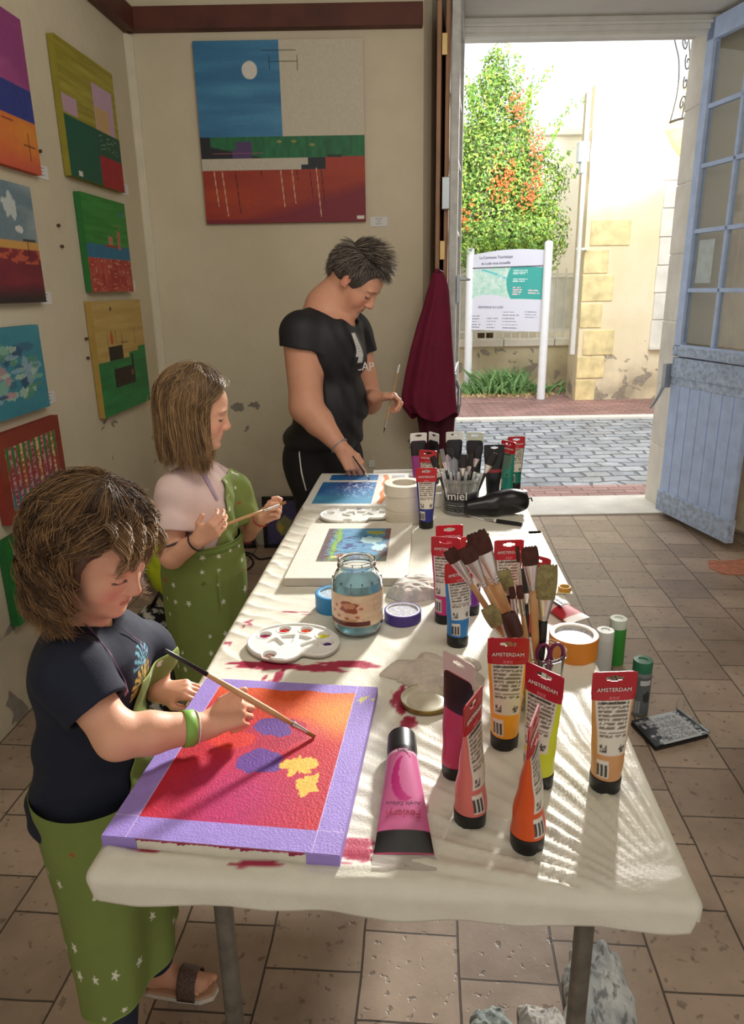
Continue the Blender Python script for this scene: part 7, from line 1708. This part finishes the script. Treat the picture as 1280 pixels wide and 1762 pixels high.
hand(S, wLW, n3(PY(672, 682, 3.03)-wLW), (-.0, .35, .9), (.2, -1, .1), .98, ((40, 60, 34), (50, 66, 34), (56, 66, 34), (60, 66, 34)), thumb=((.8, .5, .0), (.95, .1, -.2)))
for s in (-1, 1): S.add(Cone(peW+[0, s*.09, -.10], peW+[.0, s*.10, -.42], .11, .075), .05); S.add(Cone(peW+[.0, s*.10, -.42], [peW[0]-.02, peW[1]+s*.11, .09], .07, .045), .03); S.add(Cone([peW[0]-.03, peW[1]+s*.11, .045], [peW[0]+.15, peW[1]+s*.12, .035], .04, .03), .03)
sdf_obj('body', S, (-.50, 2.64, .0), (.22, 3.50, 1.75), .0042, m_skin, G3, lambda p: skin_color(p, H3, (214, 158, 130)))
T3 = Sdf(); T3.add(Ell(chW+[0, 0, .01], (.165, .195, .165))); T3.add(Ell(beW, (.172, .19, .19)), .06); T3.add(Ell(chW+[.075, -.03, -.05], (.09, .10, .085)), .06); T3.add(Ell(chW+[.065, .08, -.05], (.09, .09, .085)), .05)
T3.add(Ell(peW+[0, 0, .10], (.178, .20, .09)), .06)
T3.add(Cone(chW+[0, -.06, .07], sRW, .076, .072), .05); mW = sRW+(eRW-sRW)*.22; T3.add(Trim(Cone(sRW, eRW, .090, .100), mW, eRW-sRW+np.array([-.06, 0, .0])), .02); T3.add(Cone(chW+[0, .06, .07], sLW, .080, .084), .05); T3.add(Trim(Cone(sLW, eLW, .084, .086), sLW+(eLW-sLW)*.3, eLW-sLW), .02)
T3.cut(Cone(H3.w(-.03, 0, -.07), nkW+[.045, -.02, .0], .085, .105), .012); T3.cut(Cone(mW-(eRW-sRW)*.12, mW+(eRW-sRW)*.9, .0790, .080), .002)
T3.disp(folds(.006, 9, 2)); T3.disp(lambda p: .0045*np.sin((p[:, 0]*1.4+p[:, 2]*.6)*60+5*fbm(p[:, 0]*5, p[:, 1]*5, p[:, 2]*5))*np.clip((p[:, 0]-chW[0])*9, 0, 1))
sdf_obj('t_shirt', T3, (-.46, 2.70, .80), (.16, 3.46, 1.62), .006, mat('black_jersey', (30, 31, 36), .62, var=.1, bump=.15, bscale=300), G3)
# white print on the chest
def printcol(u, v):
    c = np.tile([30, 31, 36.], (len(u), 1)); m_ = (u > .08) & (u < .80) & (v > .36) & (v < 1.0) & (u > .08+.4*(v-.36)) | ((u > .2) & (u < .62) & (v > .2) & (v < .45)); c[m_] = [206, 206, 204]
    m_ = (u > .15) & (u < .70) & ((v*14 % 1) < .35) & (v > .42) & (v < .85) & (vnoise(u*40, np.floor(v*14)) > .5); c[m_] = [120, 120, 122]; return c
chest_p = PY(622, 605, 2.93)
def chestpatch(u, v):
    rt = n3([.55, -.83, 0]); up = n3([-.12, -.05, 1]); p = chest_p+np.outer((u-.5)*.16, rt)+np.outer((v-.5)*.15, up)+np.array([.15, -.10, 0]); dv = -n3([.15, -.10, 0]); t = np.zeros(len(p))
    for _ in range(50): t = t+np.clip(T3(p+t[:, None]*dv)-.002, -.02, .02)*.8
    return p+t[:, None]*dv-np.array(G3.location)
link('chest_print', grid_mesh('chest_print', chestpatch, 60, 60, printcol), mat('tube_print', (0, 0, 0), .33, attr='col'), G3, smooth=True)
q = PY(640, 632, 2.93); p0 = q+np.array([.15, -.10, 0]); dv = -n3([.15, -.10, 0]); t = 0
for _ in range(60): t += float(T3((p0+t*dv)[None, :])[0]-.016)*.8
text('CAP', 'lettering', .050, frameM(p0+t*dv-np.array(G3.location), n3([.86, -.52, .02]), n3([.1, -.15, .98])), m_white, G3, extrude=.001)
TR = Sdf(); TR.add(Ell(peW+[0, 0, .0], (.185, .205, .19)))
for s in (-1, 1): TR.add(Cone(peW+[0, s*.09, -.10], peW+[.0, s*.10, -.42], .135, .10), .06); TR.add(Cone(peW+[.0, s*.10, -.42], [peW[0]-.02, peW[1]+s*.11, .05], .10, .075), .03)
TR.disp(folds(.006, 8)); sdf_obj('trousers', TR, (-.50, 2.76, .01), (.14, 3.52, 1.06), .008, mat('black_trousers', (24, 24, 28), .8, var=.08), G3)
pts_ = [(512, 748), (508, 775), (508, 800), (513, 830), (522, 860)]; A = []
pp = np.array([PY(a, b, 2.80) for a, b in pts_]); dv = np.array([0., 1., 0]); t = np.zeros(len(pp))
for _ in range(80): t = t+np.clip(TR(pp+t[:, None]*dv)-.001, -.02, .03)*.8
pp = pp+t[:, None]*dv; mb = MB(); mb.tube([tuple(x-np.array(G3.location)) for x in pp], .0035, 6); mb.build('white_piping', m_white, G3, smooth=True)
band('silver_bracelet', G3, eRW, wRW, .93, .005, .0375, m_steel)
for s in (-1, 1):
    b0 = np.array([peW[0]-.02, peW[1]+s*.11, 0])-np.array(G3.location)*[1, 1, 0]; mb = MB(); mb.poly([tuple(b0+[x, y, 0]) for x, y in ((-.07, -.03), (0, -.045), (.10, -.048), (.19, -.02), (.19, .02), (.10, .048), (0, .045), (-.07, .03))], (0, 0, .03)); mb.build('shoe', m_black, G3, bevel=.008)
# short tousled hair
r0 = np.random.RandomState(21); paths = []; rad_ = []; cols = []
c0 = np.array([-.012, 0, .034]); rw = np.array([.104, .084, .094])
for k in range(6500):
    d = r0.normal(size=3); d /= np.linalg.norm(d)
    if d[2] < -.55: continue
    x, y, z = d; th = math.degrees(math.acos(z)); ph = abs(math.degrees(math.atan2(y, x)))
    if ph < 62 and th > 52+.10*ph: continue                 # face
    if ph < 100 and th > 78: continue                       # in front of and around the ear
    if ph < 135 and th > 96: continue
    e = c0+d*rw; n = 9; t = np.linspace(0, 1, n)
    top = max(0, 1-th/58); back = np.array([-.0, 0, 0])
    flow = n3(np.array([.75, .15*math.sin(k), .1]) if th < 45 else np.array([.15 if x > 0 else -.1, 0, -1.])); flow = flow-d*(flow@d)*.8
    L_ = (.030+.030*top)*r0.uniform(.7, 1.25); lift = .35+1.1*top+.3*(ph < 70)*(th < 60)
    cl = r0.normal(size=3)*.15; q = e+np.outer(t*L_, n3(flow+d*lift+cl))+np.outer(t**2*L_*.35, flow)+np.outer(.003*np.sin(t*5+k), n3(np.cross(d, flow)))
    paths.append(H3.W(q)); rad_.append(.0013); g_ = r0.rand(); tc = 1.0*max(0, 1-th/85)*(1 if x > -.2 else .5); cols.append(np.array([62, 56, 54])*(1-max(g_*.5, tc*g_))+np.array([222, 208, 184])*max(g_*.5, tc*g_))  # strands paler towards top and front, sunlit hair put into the colour
cap3 = Sdf().add(Ell(H3.w(*c0), rw*H3.sc*1.005, H3.R)); cap3.cut(Ell(H3.w(.12, 0, -.055), np.array([.090, .085, .098])*H3.sc, H3.R), .01); cap3.cut(Ell(H3.w(.0, 0, -.10), np.array([.070, .12, .105])*H3.sc, H3.R), .01)
add_hair(G3, paths, rad_, cols, cap3, (66, 58, 54), .005, H3.c-.2, H3.c+.2)
# brushes in her hands
stick(PY(687, 628, 3.03), PY(660, 745, 3.00), .003, 'thin pale paint brush held upright in the left hand of the woman', 'paint_brush', 'paint brush', None, [('handle', .0, .80, .0028, .0038, m_wood), ('ferrule', .80, .92, .004, .0035, m_ferr), ('bristles', .92, 1.0, .0035, .001, m_brB), ('painted_end', -.01, .12, .0032, .0036, m_whitep)])
stick(PY(607, 785, 2.76)+[0, 0, .0], P(636, 826, .766), .003, 'short paint brush in the right hand of the woman touching the sea canvas', 'paint_brush', 'paint brush', None, [('handle', .0, .72, .003, .004, m_hblack), ('ferrule', .72, .9, .004, .0035, m_ferr), ('bristles', .9, 1.0, .0035, .001, m_brB)])
